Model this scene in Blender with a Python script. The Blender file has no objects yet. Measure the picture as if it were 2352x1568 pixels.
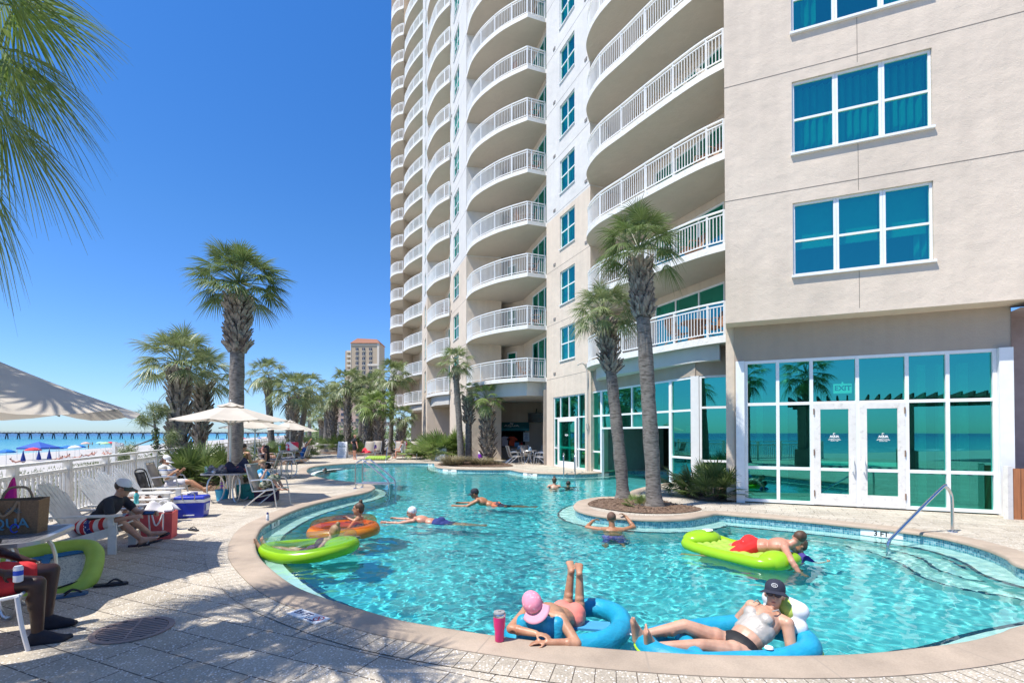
import bpy, bmesh, math, random
import numpy as np
from mathutils import Vector, Matrix, Euler, Quaternion
from mathutils.geometry import tessellate_polygon
R = math.radians
PI = math.pi
sc = bpy.context.scene
COL = sc.collection
rng = random.Random(7)

# ------------------------------------------------------------------ camera
F0, CX, HY, EYE, PITCH = 1150.0, 1176.0, 994.0, 1.7, R(0.8)
cd = bpy.data.cameras.new('camera')
cam = bpy.data.objects.new('camera', cd)
COL.objects.link(cam)
cam.location = (0, 0, EYE)
cam.rotation_euler = (PI / 2 + PITCH, 0, 0)
cd.sensor_width = 36.0
cd.lens = 36.0 * F0 / 2352.0
cd.shift_y = ((HY - 784.0) / F0 - math.tan(PITCH)) * F0 / 2352.0
cd.clip_start = 0.05
cd.clip_end = 30000
sc.camera = cam

# ------------------------------------------------------------------ sky and sun
SUN_D = Vector((0.404, 0.24, -0.883)).normalized()
w = bpy.data.worlds.new('World')
sc.world = w
w.use_nodes = True
wn = w.node_tree
bg = wn.nodes['Background']
sky = wn.nodes.new('ShaderNodeTexSky')
sky.sky_type = 'NISHITA'
sky.sun_disc = False
sky.sun_elevation = math.asin(-SUN_D.z)
sky.sun_rotation = math.atan2(-SUN_D.x, -SUN_D.y)
sky.air_density = 1.0
sky.dust_density = 0.15
sky.ozone_density = 3.0
hs = wn.nodes.new('ShaderNodeHueSaturation')
hs.inputs['Saturation'].default_value = 1.32
hs.inputs['Hue'].default_value = .508
wn.links.new(sky.outputs[0], hs.inputs['Color'])
# hold back the very bright band at the horizon, as the camera's processing did
tc = wn.nodes.new('ShaderNodeTexCoord'); sx_ = wn.nodes.new('ShaderNodeSeparateXYZ'); wn.links.new(tc.outputs['Generated'], sx_.inputs[0])
cr = wn.nodes.new('ShaderNodeValToRGB'); wn.links.new(sx_.outputs[2], cr.inputs[0])
for e_, (p_, c_) in zip([cr.color_ramp.elements[0], cr.color_ramp.elements[1], cr.color_ramp.elements.new(.12), cr.color_ramp.elements.new(.35)],
                        [(0.0, (.36, .50, .86)), (1.0, (.90, .93, 1)), (.10, (.50, .61, .80)), (.35, (.72, .77, .80))]):
    e_.position = p_; e_.color = (*c_, 1)
mx_ = wn.nodes.new('ShaderNodeMix'); mx_.data_type = 'RGBA'; mx_.blend_type = 'MULTIPLY'; mx_.inputs[0].default_value = 1
wn.links.new(hs.outputs[0], mx_.inputs[6]); wn.links.new(cr.outputs[0], mx_.inputs[7])
wn.links.new(mx_.outputs[2], bg.inputs[0])
bg.inputs[1].default_value = 0.15
sl = bpy.data.lights.new('sun', 'SUN')
sl.energy = 4.2
sl.angle = R(0.5)
sl.color = (1.0, 0.95, 0.87)
sl.cycles.is_caustics_light = True
so = bpy.data.objects.new('sun', sl)
so.rotation_euler = SUN_D.to_track_quat('-Z', 'Y').to_euler()
so.location = (-20, -12, 45)
COL.objects.link(so)
sc.view_settings.view_transform = 'Standard'
sc.view_settings.look = 'None'
sc.view_settings.exposure = 0.68
sc.cycles.max_bounces = 10
sc.cycles.transparent_max_bounces = 16
sc.cycles.sample_clamp_indirect = 6

# ------------------------------------------------------------------ pixel helpers (2352 x 1568 view of the photograph)
def ray(px, py):
    u = (px - CX) / F0
    v = (HY - py) / F0 - math.tan(PITCH)
    c, s = math.cos(PITCH), math.sin(PITCH)
    return Vector((u, c - v * s, s + v * c))
def G(px, py, z=0.0):
    r = ray(px, py); t = (z - EYE) / r.z
    return Vector((r.x * t, r.y * t, z))
def D(px, py, Y):
    r = ray(px, py); t = Y / r.y
    return Vector((r.x * t, Y, EYE + r.z * t))

# ------------------------------------------------------------------ mesh builder
class MB:
    def __init__(s):
        s.v = []; s.f = []; s.m = []; s.uv = []; s.cur = 0; s.has_uv = False
    def add(s, vs, fs, M=None, uvs=None):
        b = len(s.v)
        if M is not None:
            vs = [M @ Vector(p) for p in vs]
        s.v.extend([tuple(p) for p in vs])
        for k, f in enumerate(fs):
            s.f.append([b + i for i in f]); s.m.append(s.cur)
            if uvs is not None:
                s.has_uv = True; s.uv.append(uvs[k])
            else:
                s.uv.append([(0, 0)] * len(f))
        return s
    def box(s, c, d, M=None, rot=None):
        hx, hy, hz = d[0] / 2, d[1] / 2, d[2] / 2
        vs = [Vector((x, y, z)) for x in (-hx, hx) for y in (-hy, hy) for z in (-hz, hz)]
        if rot is not None:
            m = rot if isinstance(rot, Matrix) else Euler(rot).to_matrix()
            vs = [m @ p for p in vs]
        vs = [p + Vector(c) for p in vs]
        return s.add(vs, [(0, 1, 3, 2), (4, 6, 7, 5), (0, 4, 5, 1), (2, 3, 7, 6), (0, 2, 6, 4), (1, 5, 7, 3)], M)
    def bar(s, a, b, w, h, M=None, up=(0, 0, 1)):
        a = Vector(a); b = Vector(b); d = b - a; L = d.length
        if L < 1e-6: return s
        d.normalize(); u = Vector(up)
        if abs(d.dot(u)) > .98: u = Vector((0, 1, 0)) if abs(d.y) < .9 else Vector((1, 0, 0))
        sd = d.cross(u).normalized(); u = sd.cross(d)
        vs = []
        for p in (a, b):
            for i, j in ((-1, -1), (1, -1), (1, 1), (-1, 1)):
                vs.append(p + sd * (i * w / 2) + u * (j * h / 2))
        return s.add(vs, [(3, 2, 1, 0), (4, 5, 6, 7), (0, 1, 5, 4), (1, 2, 6, 5), (2, 3, 7, 6), (3, 0, 4, 7)], M)
    def tube(s, pts, r, n=8, closed=False, caps=True, M=None, flat=1.0, up=None):
        pts = [Vector(p) for p in pts]; k = len(pts)
        rs = [r] * k if not isinstance(r, (list, tuple)) else r
        vs = []; prev = None
        for i in range(k):
            if closed: t = pts[(i + 1) % k] - pts[i - 1]
            else: t = pts[min(i + 1, k - 1)] - pts[max(i - 1, 0)]
            t.normalize()
            if prev is None:
                a = Vector(up) if up else (Vector((0, 0, 1)) if abs(t.z) < .9 else Vector((1, 0, 0)))
                prev = (a - t * a.dot(t)).normalized()
            else:
                prev = (prev - t * prev.dot(t))
                if prev.length < 1e-6: prev = t.orthogonal()
                prev.normalize()
            bn = t.cross(prev)
            for j in range(n):
                a = 2 * PI * j / n
                vs.append(pts[i] + prev * (math.cos(a) * rs[i] * flat) + bn * (math.sin(a) * rs[i]))
        fs = []
        for i in range(k if closed else k - 1):
            i2 = (i + 1) % k
            for j in range(n):
                j2 = (j + 1) % n
                fs.append((i * n + j, i * n + j2, i2 * n + j2, i2 * n + j))
        if caps and not closed:
            fs.append(tuple(range(n - 1, -1, -1))); fs.append(tuple((k - 1) * n + j for j in range(n)))
        return s.add(vs, fs, M)
    def lathe(s, prof, n=24, M=None, cap=True):
        vs = []; k = len(prof)
        for (r, z) in prof:
            for j in range(n):
                a = 2 * PI * j / n
                vs.append((r * math.cos(a), r * math.sin(a), z))
        fs = [(i * n + j, i * n + (j + 1) % n, (i + 1) * n + (j + 1) % n, (i + 1) * n + j) for i in range(k - 1) for j in range(n)]
        if cap:
            fs.append(tuple(range(n - 1, -1, -1))); fs.append(tuple((k - 1) * n + j for j in range(n)))
        return s.add(vs, fs, M)
    def prism(s, ol, z0, z1, M=None, cap0=True, cap1=True):
        n = len(ol)
        ar = sum(ol[i][0] * ol[(i + 1) % n][1] - ol[(i + 1) % n][0] * ol[i][1] for i in range(n))
        if ar < 0: ol = list(ol)[::-1]
        vs = [(p[0], p[1], z0) for p in ol] + [(p[0], p[1], z1) for p in ol]
        fs = [(i, (i + 1) % n, n + (i + 1) % n, n + i) for i in range(n)]
        if cap0: fs.append(tuple(range(n - 1, -1, -1)))
        if cap1: fs.append(tuple(range(n, 2 * n)))
        return s.add(vs, fs, M)
    def ball(s, c, r, nu=14, nv=9, rot=None, M=None):
        if not isinstance(r, (tuple, list)): r = (r, r, r)
        vs = [Vector((0, 0, r[2]))]
        for i in range(1, nv):
            a = PI * i / nv
            for j in range(nu):
                b = 2 * PI * j / nu
                vs.append(Vector((r[0] * math.sin(a) * math.cos(b), r[1] * math.sin(a) * math.sin(b), r[2] * math.cos(a))))
        vs.append(Vector((0, 0, -r[2])))
        if rot is not None: vs = [rot @ p for p in vs]
        vs = [p + Vector(c) for p in vs]
        fs = [(0, 1 + j, 1 + (j + 1) % nu) for j in range(nu)]
        for i in range(nv - 2):
            for j in range(nu):
                a = 1 + i * nu
                fs.append((a + j, a + nu + j, a + nu + (j + 1) % nu, a + (j + 1) % nu))
        a = 1 + (nv - 2) * nu; e = len(vs) - 1
        fs += [(a + j, e, a + (j + 1) % nu) for j in range(nu)]
        return s.add(vs, fs, M)
    def capsule(s, a, ra, b, rb, n=12, M=None):
        a = Vector(a); b = Vector(b); d = b - a; L = d.length
        if L < 1e-5: return s.ball(a, max(ra, rb), M=M)
        d.normalize(); pts = []; rs = []
        for k in range(4):
            t = PI / 2 * (k + .3) / 4
            pts.append(a - d * (ra * math.cos(t))); rs.append(ra * math.sin(t))
        pts.append(a); rs.append(ra); pts.append(b); rs.append(rb)
        for k in range(4):
            t = PI / 2 * (1 - (k + .7) / 4)
            pts.append(b + d * (rb * math.cos(t))); rs.append(rb * math.sin(t))
        return s.tube(pts, rs, n, M=M)
    def sheet(s, fn, nu, nv, M=None):
        vs = [fn(i / (nu - 1), j / (nv - 1)) for j in range(nv) for i in range(nu)]
        fs = [(j * nu + i, j * nu + i + 1, (j + 1) * nu + i + 1, (j + 1) * nu + i) for j in range(nv - 1) for i in range(nu - 1)]
        return s.add(vs, fs, M)
    def build(s, name, mats, parent=None, smooth=False, world=False, ang=40, thick=None):
        me = bpy.data.meshes.new(name)
        vs = s.v
        if world and parent is not None:
            l = parent.location
            vs = [(p[0] - l.x, p[1] - l.y, p[2] - l.z) for p in vs]
        me.from_pydata(vs, [], s.f)
        if not isinstance(mats, (list, tuple)): mats = [mats]
        for m in mats: me.materials.append(m)
        if len(mats) > 1: me.polygons.foreach_set('material_index', s.m)
        if s.has_uv:
            ul = me.uv_layers.new(name='UVMap')
            flat = [c for f in s.uv for p in f for c in p]
            ul.data.foreach_set('uv', flat)
        me.update()
        if smooth:
            me.polygons.foreach_set('use_smooth', [True] * len(me.polygons))
            me.set_sharp_from_angle(angle=R(ang))
        o = bpy.data.objects.new(name, me)
        COL.objects.link(o)
        if parent is not None: o.parent = parent
        if thick:
            md = o.modifiers.new('solidify', 'SOLIDIFY'); md.thickness = thick; md.offset = 0
        return o

def tag(o, label=None, cat=None, group=None, kind=None):
    if label: o['label'] = label
    if cat: o['category'] = cat
    if group: o['group'] = group
    if kind: o['kind'] = kind
    return o
def thing(name, label, cat, loc=(0, 0, 0), rz=0.0, group=None):
    o = bpy.data.objects.new(name, None); COL.objects.link(o)
    o.location = loc; o.rotation_euler = (0, 0, rz)
    o.empty_display_size = .2
    return tag(o, label, cat, group)
def copy_tree(o, parent=None):
    c = o.copy(); COL.objects.link(c)
    if parent is not None: c.parent = parent
    for ch in [x for x in o.children]:
        copy_tree(ch, c)
    return c
def dup(o, loc, rz=None, label=None, group=None, scale=None):
    c = copy_tree(o); c.location = loc
    if rz is not None: c.rotation_euler = (0, 0, rz)
    if label: c['label'] = label
    if group: c['group'] = group
    if scale: c.scale = (scale, scale, scale)
    return c
def evalmesh(o, name):
    dg = bpy.context.evaluated_depsgraph_get()
    dg.update()
    me = bpy.data.meshes.new_from_object(o.evaluated_get(dg))
    me.name = name
    return me
def text(name, body, size, mat, parent, M, extrude=.002, align='CENTER', world=False, bold=0.0):
    cu = bpy.data.curves.new(name, 'FONT')
    cu.body = body; cu.size = size; cu.extrude = extrude; cu.align_x = align; cu.align_y = 'CENTER'
    cu.offset = bold; cu.resolution_u = 3; cu.space_line = .9
    t = bpy.data.objects.new('tmp_text', cu); COL.objects.link(t)
    me = evalmesh(t, name)
    bpy.data.objects.remove(t); bpy.data.curves.remove(cu)
    if world: M = Matrix.Translation(-parent.location) @ M
    me.transform(M)
    me.materials.clear(); me.materials.append(mat)
    o = bpy.data.objects.new(name, me); COL.objects.link(o)
    if parent is not None: o.parent = parent
    return o
def recv(o):
    o.cycles.is_caustics_receiver = True
    for c in o.children: recv(c)
    return o
def smoothline(pts, closed=False, n=6):
    pts = [Vector(p) for p in pts]; k = len(pts); out = []
    for i in range(k if closed else k - 1):
        p0 = pts[i - 1] if (closed or i > 0) else pts[0]
        p1 = pts[i]; p2 = pts[(i + 1) % k]
        p3 = pts[(i + 2) % k] if (closed or i + 2 < k) else pts[-1]
        for j in range(n):
            t = j / n
            out.append(.5 * ((2 * p1) + (p2 - p0) * t + (2 * p0 - 5 * p1 + 4 * p2 - p3) * t * t + (3 * p1 - p0 - 3 * p2 + p3) * t ** 3))
    if not closed: out.append(pts[-1])
    return out
def resample(pts, step, closed=False):
    pts = [Vector(p) for p in pts]
    if closed: pts = pts + [pts[0]]
    out = [pts[0]]; acc = 0
    for a, b in zip(pts, pts[1:]):
        L = (b - a).length; d = step - acc
        while d <= L:
            out.append(a.lerp(b, d / L)); d += step
        acc = (L - (d - step))
    if closed and (out[-1] - out[0]).length < step * .5: out.pop()
    if not closed and (out[-1] - pts[-1]).length > 1e-4: out.append(pts[-1])
    return out

# ------------------------------------------------------------------ materials
def nodes(name):
    m = bpy.data.materials.new(name); m.use_nodes = True
    n = m.node_tree
    return m, n, n.nodes['Principled BSDF'], n.nodes['Material Output']
def nn(n, t, **k):
    x = n.nodes.new(t)
    for a, b in k.items():
        if hasattr(x, a): setattr(x, a, b)
        else: x.inputs[a].default_value = b
    return x
def mix(n, fac, a, b, blend='MIX'):
    x = n.nodes.new('ShaderNodeMix'); x.data_type = 'RGBA'; x.blend_type = blend
    for k, v in ((0, fac), (6, a), (7, b)):
        if isinstance(v, bpy.types.NodeSocket): n.links.new(v, x.inputs[k])
        elif k == 0: x.inputs[0].default_value = v
        else: x.inputs[k].default_value = (v[0], v[1], v[2], 1)
    return x.outputs[2]
def ramp(n, src, stops):
    x = n.nodes.new('ShaderNodeValToRGB'); n.links.new(src, x.inputs[0])
    el = x.color_ramp.elements
    while len(el) < len(stops): el.new(.5)
    for e, (p, c) in zip(el, stops):
        e.position = p; e.color = (c[0], c[1], c[2], 1) if isinstance(c, (tuple, list)) else (c, c, c, 1)
    return x.outputs[0]
def coord(n, kind='Object', scale=None):
    t = n.nodes.new('ShaderNodeTexCoord'); o = t.outputs[kind]
    if kind == 'World':
        pass
    if scale:
        mp = n.nodes.new('ShaderNodeMapping'); mp.inputs['Scale'].default_value = scale
        n.links.new(o, mp.inputs[0]); o = mp.outputs[0]
    return o
def wpos(n, scale=None, rz=0):
    g = n.nodes.new('ShaderNodeNewGeometry'); o = g.outputs['Position']
    if scale or rz:
        mp = n.nodes.new('ShaderNodeMapping'); mp.inputs['Scale'].default_value = scale or (1, 1, 1)
        mp.inputs['Rotation'].default_value = (0, 0, rz)
        n.links.new(o, mp.inputs[0]); o = mp.outputs[0]
    return o
def noise(n, vec, scale, detail=4, rough=.55):
    x = nn(n, 'ShaderNodeTexNoise'); x.inputs['Scale'].default_value = scale
    x.inputs['Detail'].default_value = detail; x.inputs['Roughness'].default_value = rough
    n.links.new(vec, x.inputs['Vector'])
    return x.outputs[0]
def bump(n, b, src, strength, dist=.01):
    x = nn(n, 'ShaderNodeBump'); x.inputs['Strength'].default_value = strength; x.inputs['Distance'].default_value = dist
    n.links.new(src, x.inputs['Height']); n.links.new(x.outputs[0], b.inputs['Normal'])
    return x
MATS = {}
def M_(name, c, rough=.6, metal=0, var=.12, vs=6, bmp=0, bs=60, spec=.5, sss=0, c2=None, c2s=3, c2w=(.5, .62), trans=0, sheen=0, coat=0, stretch=None):
    if name in MATS: return MATS[name]
    m, n, b, o = nodes(name)
    v = coord(n, 'Object', stretch)
    base = c
    if c2 is not None:
        f = ramp(n, noise(n, v, c2s, 5), [(c2w[0], 0), (c2w[1], 1)])
        base = mix(n, f, c, c2)
    if var:
        f = ramp(n, noise(n, v, vs, 4), [(.3, 1 - var), (.7, 1 + var * .5)])
        base = mix(n, 1.0, base, f, 'MULTIPLY')
    if isinstance(base, bpy.types.NodeSocket): n.links.new(base, b.inputs['Base Color'])
    else: b.inputs['Base Color'].default_value = (*base, 1)
    b.inputs['Roughness'].default_value = rough; b.inputs['Metallic'].default_value = metal
    b.inputs['Specular IOR Level'].default_value = spec
    if sss:
        b.inputs['Subsurface Weight'].default_value = sss
        b.inputs['Subsurface Radius'].default_value = (.012, .004, .002); b.inputs['Subsurface Scale'].default_value = 1
    if coat: b.inputs['Coat Weight'].default_value = coat
    if sheen: b.inputs['Sheen Weight'].default_value = sheen
    if trans:   # thin cloth or leaf that lets light through
        t = nn(n, 'ShaderNodeBsdfTranslucent'); s = nn(n, 'ShaderNodeMixShader'); s.inputs[0].default_value = trans
        if isinstance(base, bpy.types.NodeSocket): n.links.new(base, t.inputs[0])
        else: t.inputs[0].default_value = (*base, 1)
        n.links.new(b.outputs[0], s.inputs[1]); n.links.new(t.outputs[0], s.inputs[2]); n.links.new(s.outputs[0], o.inputs[0])
    if bmp: bump(n, b, noise(n, v, bs, 5), bmp)
    MATS[name] = m
    return m

def stucco(name, c, stain=.14):
    m, n, b, o = nodes(name)
    p = wpos(n)
    big = ramp(n, noise(n, p, .35, 6, .62), [(.3, 1 - stain), (.7, 1.04)])
    st = ramp(n, noise(n, wpos(n, (3.0, 3.0, .25)), 1.2, 5), [(.35, 1 - stain * .6), (.6, 1.0)])
    col = mix(n, 1, mix(n, 1, c, big, 'MULTIPLY'), st, 'MULTIPLY')
    n.links.new(col, b.inputs['Base Color']); b.inputs['Roughness'].default_value = .85
    b.inputs['Specular IOR Level'].default_value = .25
    a = noise(n, p, 38, 6, .6); c_ = noise(n, p, 2.2, 4, .5)
    add = nn(n, 'ShaderNodeMath', operation='MULTIPLY_ADD'); n.links.new(c_, add.inputs[0]); add.inputs[1].default_value = 5.5; n.links.new(a, add.inputs[2])
    bump(n, b, add.outputs[0], .5, .012)
    MATS[name] = m
    return m
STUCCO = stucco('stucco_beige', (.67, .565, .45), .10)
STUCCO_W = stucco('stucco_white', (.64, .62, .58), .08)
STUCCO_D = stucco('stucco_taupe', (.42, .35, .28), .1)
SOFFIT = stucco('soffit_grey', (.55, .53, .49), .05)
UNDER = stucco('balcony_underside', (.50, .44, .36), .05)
WHITE = M_('white_paint', (.80, .80, .78), .45, var=.08, vs=3)
WHITE_OLD = M_('white_weathered_paint', (.75, .725, .67), .6, var=.1, vs=5, c2=(.56, .54, .50), c2s=9, c2w=(.55, .75), bmp=.2, bs=40)
FRAMEW = M_('white_frame_metal', (.80, .81, .80), .35, var=.05)
STEEL = M_('stainless_steel', (.62, .62, .63), .16, 1.0, var=.03)
ALU = M_('aluminium', (.62, .62, .62), .35, .85, var=.05)
BLACK = M_('black_plastic', (.015, .015, .018), .45, var=0)
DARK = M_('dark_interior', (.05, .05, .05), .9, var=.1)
ROOM = M_('room_wall', (.30, .28, .24), .9, var=.08)
ROOMFL = M_('room_floor', (.33, .30, .25), .6, var=.1)
CURT = M_('curtain_cloth', (.66, .63, .56), .8, var=.05, trans=.25)
SLING = M_('sling_mesh_taupe', (.33, .29, .24), .75, var=.08, bmp=.3, bs=300)
CANVAS = M_('canvas_cream', (.62, .56, .47), .85, var=.1, vs=2.5, bmp=.15, bs=90, trans=.22)
TRUNK = M_('palm_bark', (.21, .185, .16), .9, var=.4, vs=9, bmp=.9, bs=22, c2=(.11, .095, .08), c2s=6, stretch=(1, 1, 3.5))
BOOT = M_('palm_boot', (.33, .28, .225), .85, var=.4, vs=7, bmp=.5, bs=30, c2=(.14, .105, .08), c2s=4)
def leafmat(name, c, c2, tr=.3):
    m, n, b, o = nodes(name)
    oi = nn(n, 'ShaderNodeNewGeometry')
    f = ramp(n, oi.outputs['Random Per Island'], [(0, 0), (1, 1)])
    base = mix(n, f, c, c2)
    v = ramp(n, noise(n, coord(n), 2.2, 3), [(.3, .72), (.7, 1.15)])
    base = mix(n, 1, base, v, 'MULTIPLY')
    n.links.new(base, b.inputs['Base Color']); b.inputs['Roughness'].default_value = .42
    t = nn(n, 'ShaderNodeBsdfTranslucent'); n.links.new(base, t.inputs[0])
    s = nn(n, 'ShaderNodeMixShader'); s.inputs[0].default_value = tr
    n.links.new(b.outputs[0], s.inputs[1]); n.links.new(t.outputs[0], s.inputs[2]); n.links.new(s.outputs[0], o.inputs[0])
    MATS[name] = m
    return m
LEAF = leafmat('palm_leaf', (.11, .175, .042), (.20, .255, .09))
LEAF2 = leafmat('palm_leaf_bright', (.16, .25, .05), (.27, .35, .11))
LEAFN = leafmat('palm_leaf_pale', (.17, .225, .07), (.30, .34, .165))
LEAF3 = leafmat('shrub_leaf', (.075, .125, .028), (.17, .225, .07))
DRYLEAF = leafmat('dry_grass', (.22, .19, .10), (.36, .31, .19))
def skin(name, c): return M_(name, c, .42, var=.22, vs=9, spec=.5, sss=.08, bmp=.08, bs=70, c2=(c[0] * .85, c[1] * .68, c[2] * .62), c2s=6, c2w=(.45, .75))
SK1 = skin('skin_light', (.54, .31, .21)); SK2 = skin('skin_tan', (.47, .25, .15)); SK3 = skin('skin_dark', (.055, .024, .018)); SK4 = skin('skin_sunburnt', (.56, .27, .18)); SK5 = skin('skin_bronzed', (.40, .19, .095))
def plain(name, c, rough=.7, **k): return M_(name, c, rough, **k)

# glass that both mirrors the sky and shows the room behind it
def glass(name, tr, gl, fac):
    m, n, b, o = nodes(name); n.nodes.remove(b)
    t = nn(n, 'ShaderNodeBsdfTransparent'); t.inputs[0].default_value = (*tr, 1)
    g = nn(n, 'ShaderNodeBsdfGlossy'); g.inputs['Color'].default_value = (*gl, 1); g.inputs['Roughness'].default_value = 0.0
    bp = nn(n, 'ShaderNodeBump'); bp.inputs['Strength'].default_value = .02; bp.inputs['Distance'].default_value = .01
    n.links.new(noise(n, coord(n), 1.3, 2), bp.inputs['Height']); n.links.new(bp.outputs[0], g.inputs['Normal'])
    s = nn(n, 'ShaderNodeMixShader'); s.inputs[0].default_value = fac
    n.links.new(t.outputs[0], s.inputs[1]); n.links.new(g.outputs[0], s.inputs[2]); n.links.new(s.outputs[0], o.inputs[0])
    MATS[name] = m
    return m
GLASS = glass('tinted_teal_glass', (.06, .68, .56), (.13, .80, .68), .41)
CLEARP = glass('clear_vinyl', (.86, .92, .88), (.9, .9, .9), .16)

# pavers with shell aggregate
def paver(name, rz, bw, bh, uvmode=False):
    m, n, b, o = nodes(name)
    p = wpos(n, rz=rz)
    bt = nn(n, 'ShaderNodeTexBrick'); bt.offset = .5
    n.links.new(p, bt.inputs['Vector'])
    bt.inputs['Scale'].default_value = 1; bt.inputs['Brick Width'].default_value = bw; bt.inputs['Row Height'].default_value = bh
    bt.inputs['Mortar Size'].default_value = .006 if not uvmode else .0
    bt.inputs['Mortar Smooth'].default_value = .3; bt.inputs['Bias'].default_value = 0
    bt.inputs['Color1'].default_value = (.46, .40, .315, 1); bt.inputs['Color2'].default_value = (.55, .485, .39, 1); bt.inputs['Mortar'].default_value = (.13, .11, .09, 1)
    w_ = wpos(n)
    blot = ramp(n, noise(n, w_, 1.1, 6, .65), [(.32, .74), (.68, 1.1)])
    fine = ramp(n, noise(n, w_, 70, 4), [(.35, .72), (.65, 1.15)])
    col = mix(n, 1, mix(n, 1, bt.outputs[0], blot, 'MULTIPLY'), fine, 'MULTIPLY')
    vo = nn(n, 'ShaderNodeTexVoronoi'); vo.inputs['Scale'].default_value = 44; n.links.new(w_, vo.inputs['Vector'])
    fl = ramp(n, vo.outputs[0], [(.25, 1), (.34, 0)])
    sel = ramp(n, vo.outputs[1], [(.50, 0), (.55, 1)])
    fm = mix(n, 1, fl, sel, 'MULTIPLY')
    col = mix(n, fm, col, (.80, .77, .72))
    pit = ramp(n, noise(n, w_, 120, 3), [(.28, 1), (.36, 0)])
    col = mix(n, pit, col, (.17, .15, .125))
    n.links.new(col, b.inputs['Base Color']); b.inputs['Roughness'].default_value = .8; b.inputs['Specular IOR Level'].default_value = .3
    mul = mix(n, 1, ramp(n, bt.outputs[1], [(0, 1), (1, 0)]), ramp(n, noise(n, w_, 45, 4), [(.3, .6), (.7, 1)]), 'MULTIPLY')
    bump(n, b, mul, .6, .008)
    MATS[name] = m
    return m
PAVER = paver('shell_pavers', R(24), .62, .31)
PAVER_B = paver('shell_border_pavers', R(24), 4, 4, True)
GROUT = M_('paver_grout', (.12, .10, .08), .95)
def coping_mat():
    m, n, b, o = nodes('coping_stone')
    uv = coord(n, 'UV'); sx = nn(n, 'ShaderNodeSeparateXYZ'); n.links.new(uv, sx.inputs[0])
    md = nn(n, 'ShaderNodeMath', operation='PINGPONG'); n.links.new(sx.outputs[0], md.inputs[0]); md.inputs[1].default_value = .62
    j = ramp(n, md.outputs[0], [(.004, 0), (.009, 1)])
    p = wpos(n)
    v = ramp(n, noise(n, p, 1.7, 6, .6), [(.3, .74), (.7, 1.08)])
    v2 = ramp(n, noise(n, p, 90, 3), [(.3, .88), (.7, 1.06)])
    col = mix(n, 1, mix(n, 1, (.44, .35, .265), v, 'MULTIPLY'), v2, 'MULTIPLY')
    stn = ramp(n, noise(n, p, .8, 5), [(.62, 0), (.72, .5)])
    col = mix(n, stn, col, (.30, .21, .145))
    col = mix(n, j, (.33, .27, .21), col)
    n.links.new(col, b.inputs['Base Color']); b.inputs['Roughness'].default_value = .72
    bump(n, b, noise(n, p, 110, 4), .25, .004)
    MATS['coping_stone'] = m
    return m
COPING = coping_mat()
def tile_mat(name, s, c1, c2, c3, grout):
    m, n, b, o = nodes(name)
    uv = coord(n, 'UV')
    bt = nn(n, 'ShaderNodeTexBrick'); bt.offset = 0
    n.links.new(uv, bt.inputs['Vector']); bt.inputs['Scale'].default_value = 1
    bt.inputs['Brick Width'].default_value = s; bt.inputs['Row Height'].default_value = s; bt.inputs['Mortar Size'].default_value = s * .06
    vo = nn(n, 'ShaderNodeTexWhiteNoise'); vo.noise_dimensions = '2D'
    dv = nn(n, 'ShaderNodeVectorMath', operation='SCALE'); n.links.new(uv, dv.inputs[0]); dv.inputs['Scale'].default_value = 1 / s
    fl = nn(n, 'ShaderNodeVectorMath', operation='FLOOR'); n.links.new(dv.outputs[0], fl.inputs[0]); n.links.new(fl.outputs[0], vo.inputs['Vector'])
    c = ramp(n, vo.outputs[0], [(0, c1), (.45, c2), (1, c3)])
    col = mix(n, bt.outputs[1], c, grout)
    n.links.new(col, b.inputs['Base Color']); b.inputs['Roughness'].default_value = .12
    MATS[name] = m
    return m
TILE = tile_mat('mosaic_tile', .035, (.02, .16, .24), (.05, .29, .37), (.26, .48, .52), (.40, .48, .48))
def plaster(name, c):
    m, n, b, o = nodes(name); p = wpos(n)
    v = ramp(n, noise(n, p, .9, 5), [(.3, .88), (.7, 1.06)])
    n.links.new(mix(n, 1, c, v, 'MULTIPLY'), b.inputs['Base Color']); b.inputs['Roughness'].default_value = .7
    MATS[name] = m
    return m
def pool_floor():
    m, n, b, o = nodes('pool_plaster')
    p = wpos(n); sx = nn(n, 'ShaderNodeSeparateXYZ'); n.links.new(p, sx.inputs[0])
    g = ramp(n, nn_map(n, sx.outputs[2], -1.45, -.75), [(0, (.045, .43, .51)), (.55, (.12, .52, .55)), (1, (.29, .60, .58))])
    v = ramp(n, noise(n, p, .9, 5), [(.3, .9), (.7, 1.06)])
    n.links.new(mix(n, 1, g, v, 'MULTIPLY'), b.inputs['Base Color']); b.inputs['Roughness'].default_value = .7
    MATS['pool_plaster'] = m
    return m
def nn_map(n, s, a, b):
    x = nn(n, 'ShaderNodeMapRange'); n.links.new(s, x.inputs[0]); x.inputs[1].default_value = a; x.inputs[2].default_value = b
    return x.outputs[0]
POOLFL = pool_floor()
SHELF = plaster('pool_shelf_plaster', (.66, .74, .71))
NAVYT = M_('navy_tile_line', (.015, .03, .06), .25, var=.2)
def water_mat():
    m, n, b, o = nodes('pool_water'); n.nodes.remove(b)
    g = nn(n, 'ShaderNodeBsdfGlass'); g.inputs['IOR'].default_value = 1.33; g.inputs['Roughness'].default_value = 0
    g.inputs['Color'].default_value = (.84, 1, .97, 1)
    n.links.new(g.outputs[0], o.inputs[0]); MATS['pool_water'] = m
    return m
WATER = water_mat()
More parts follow.
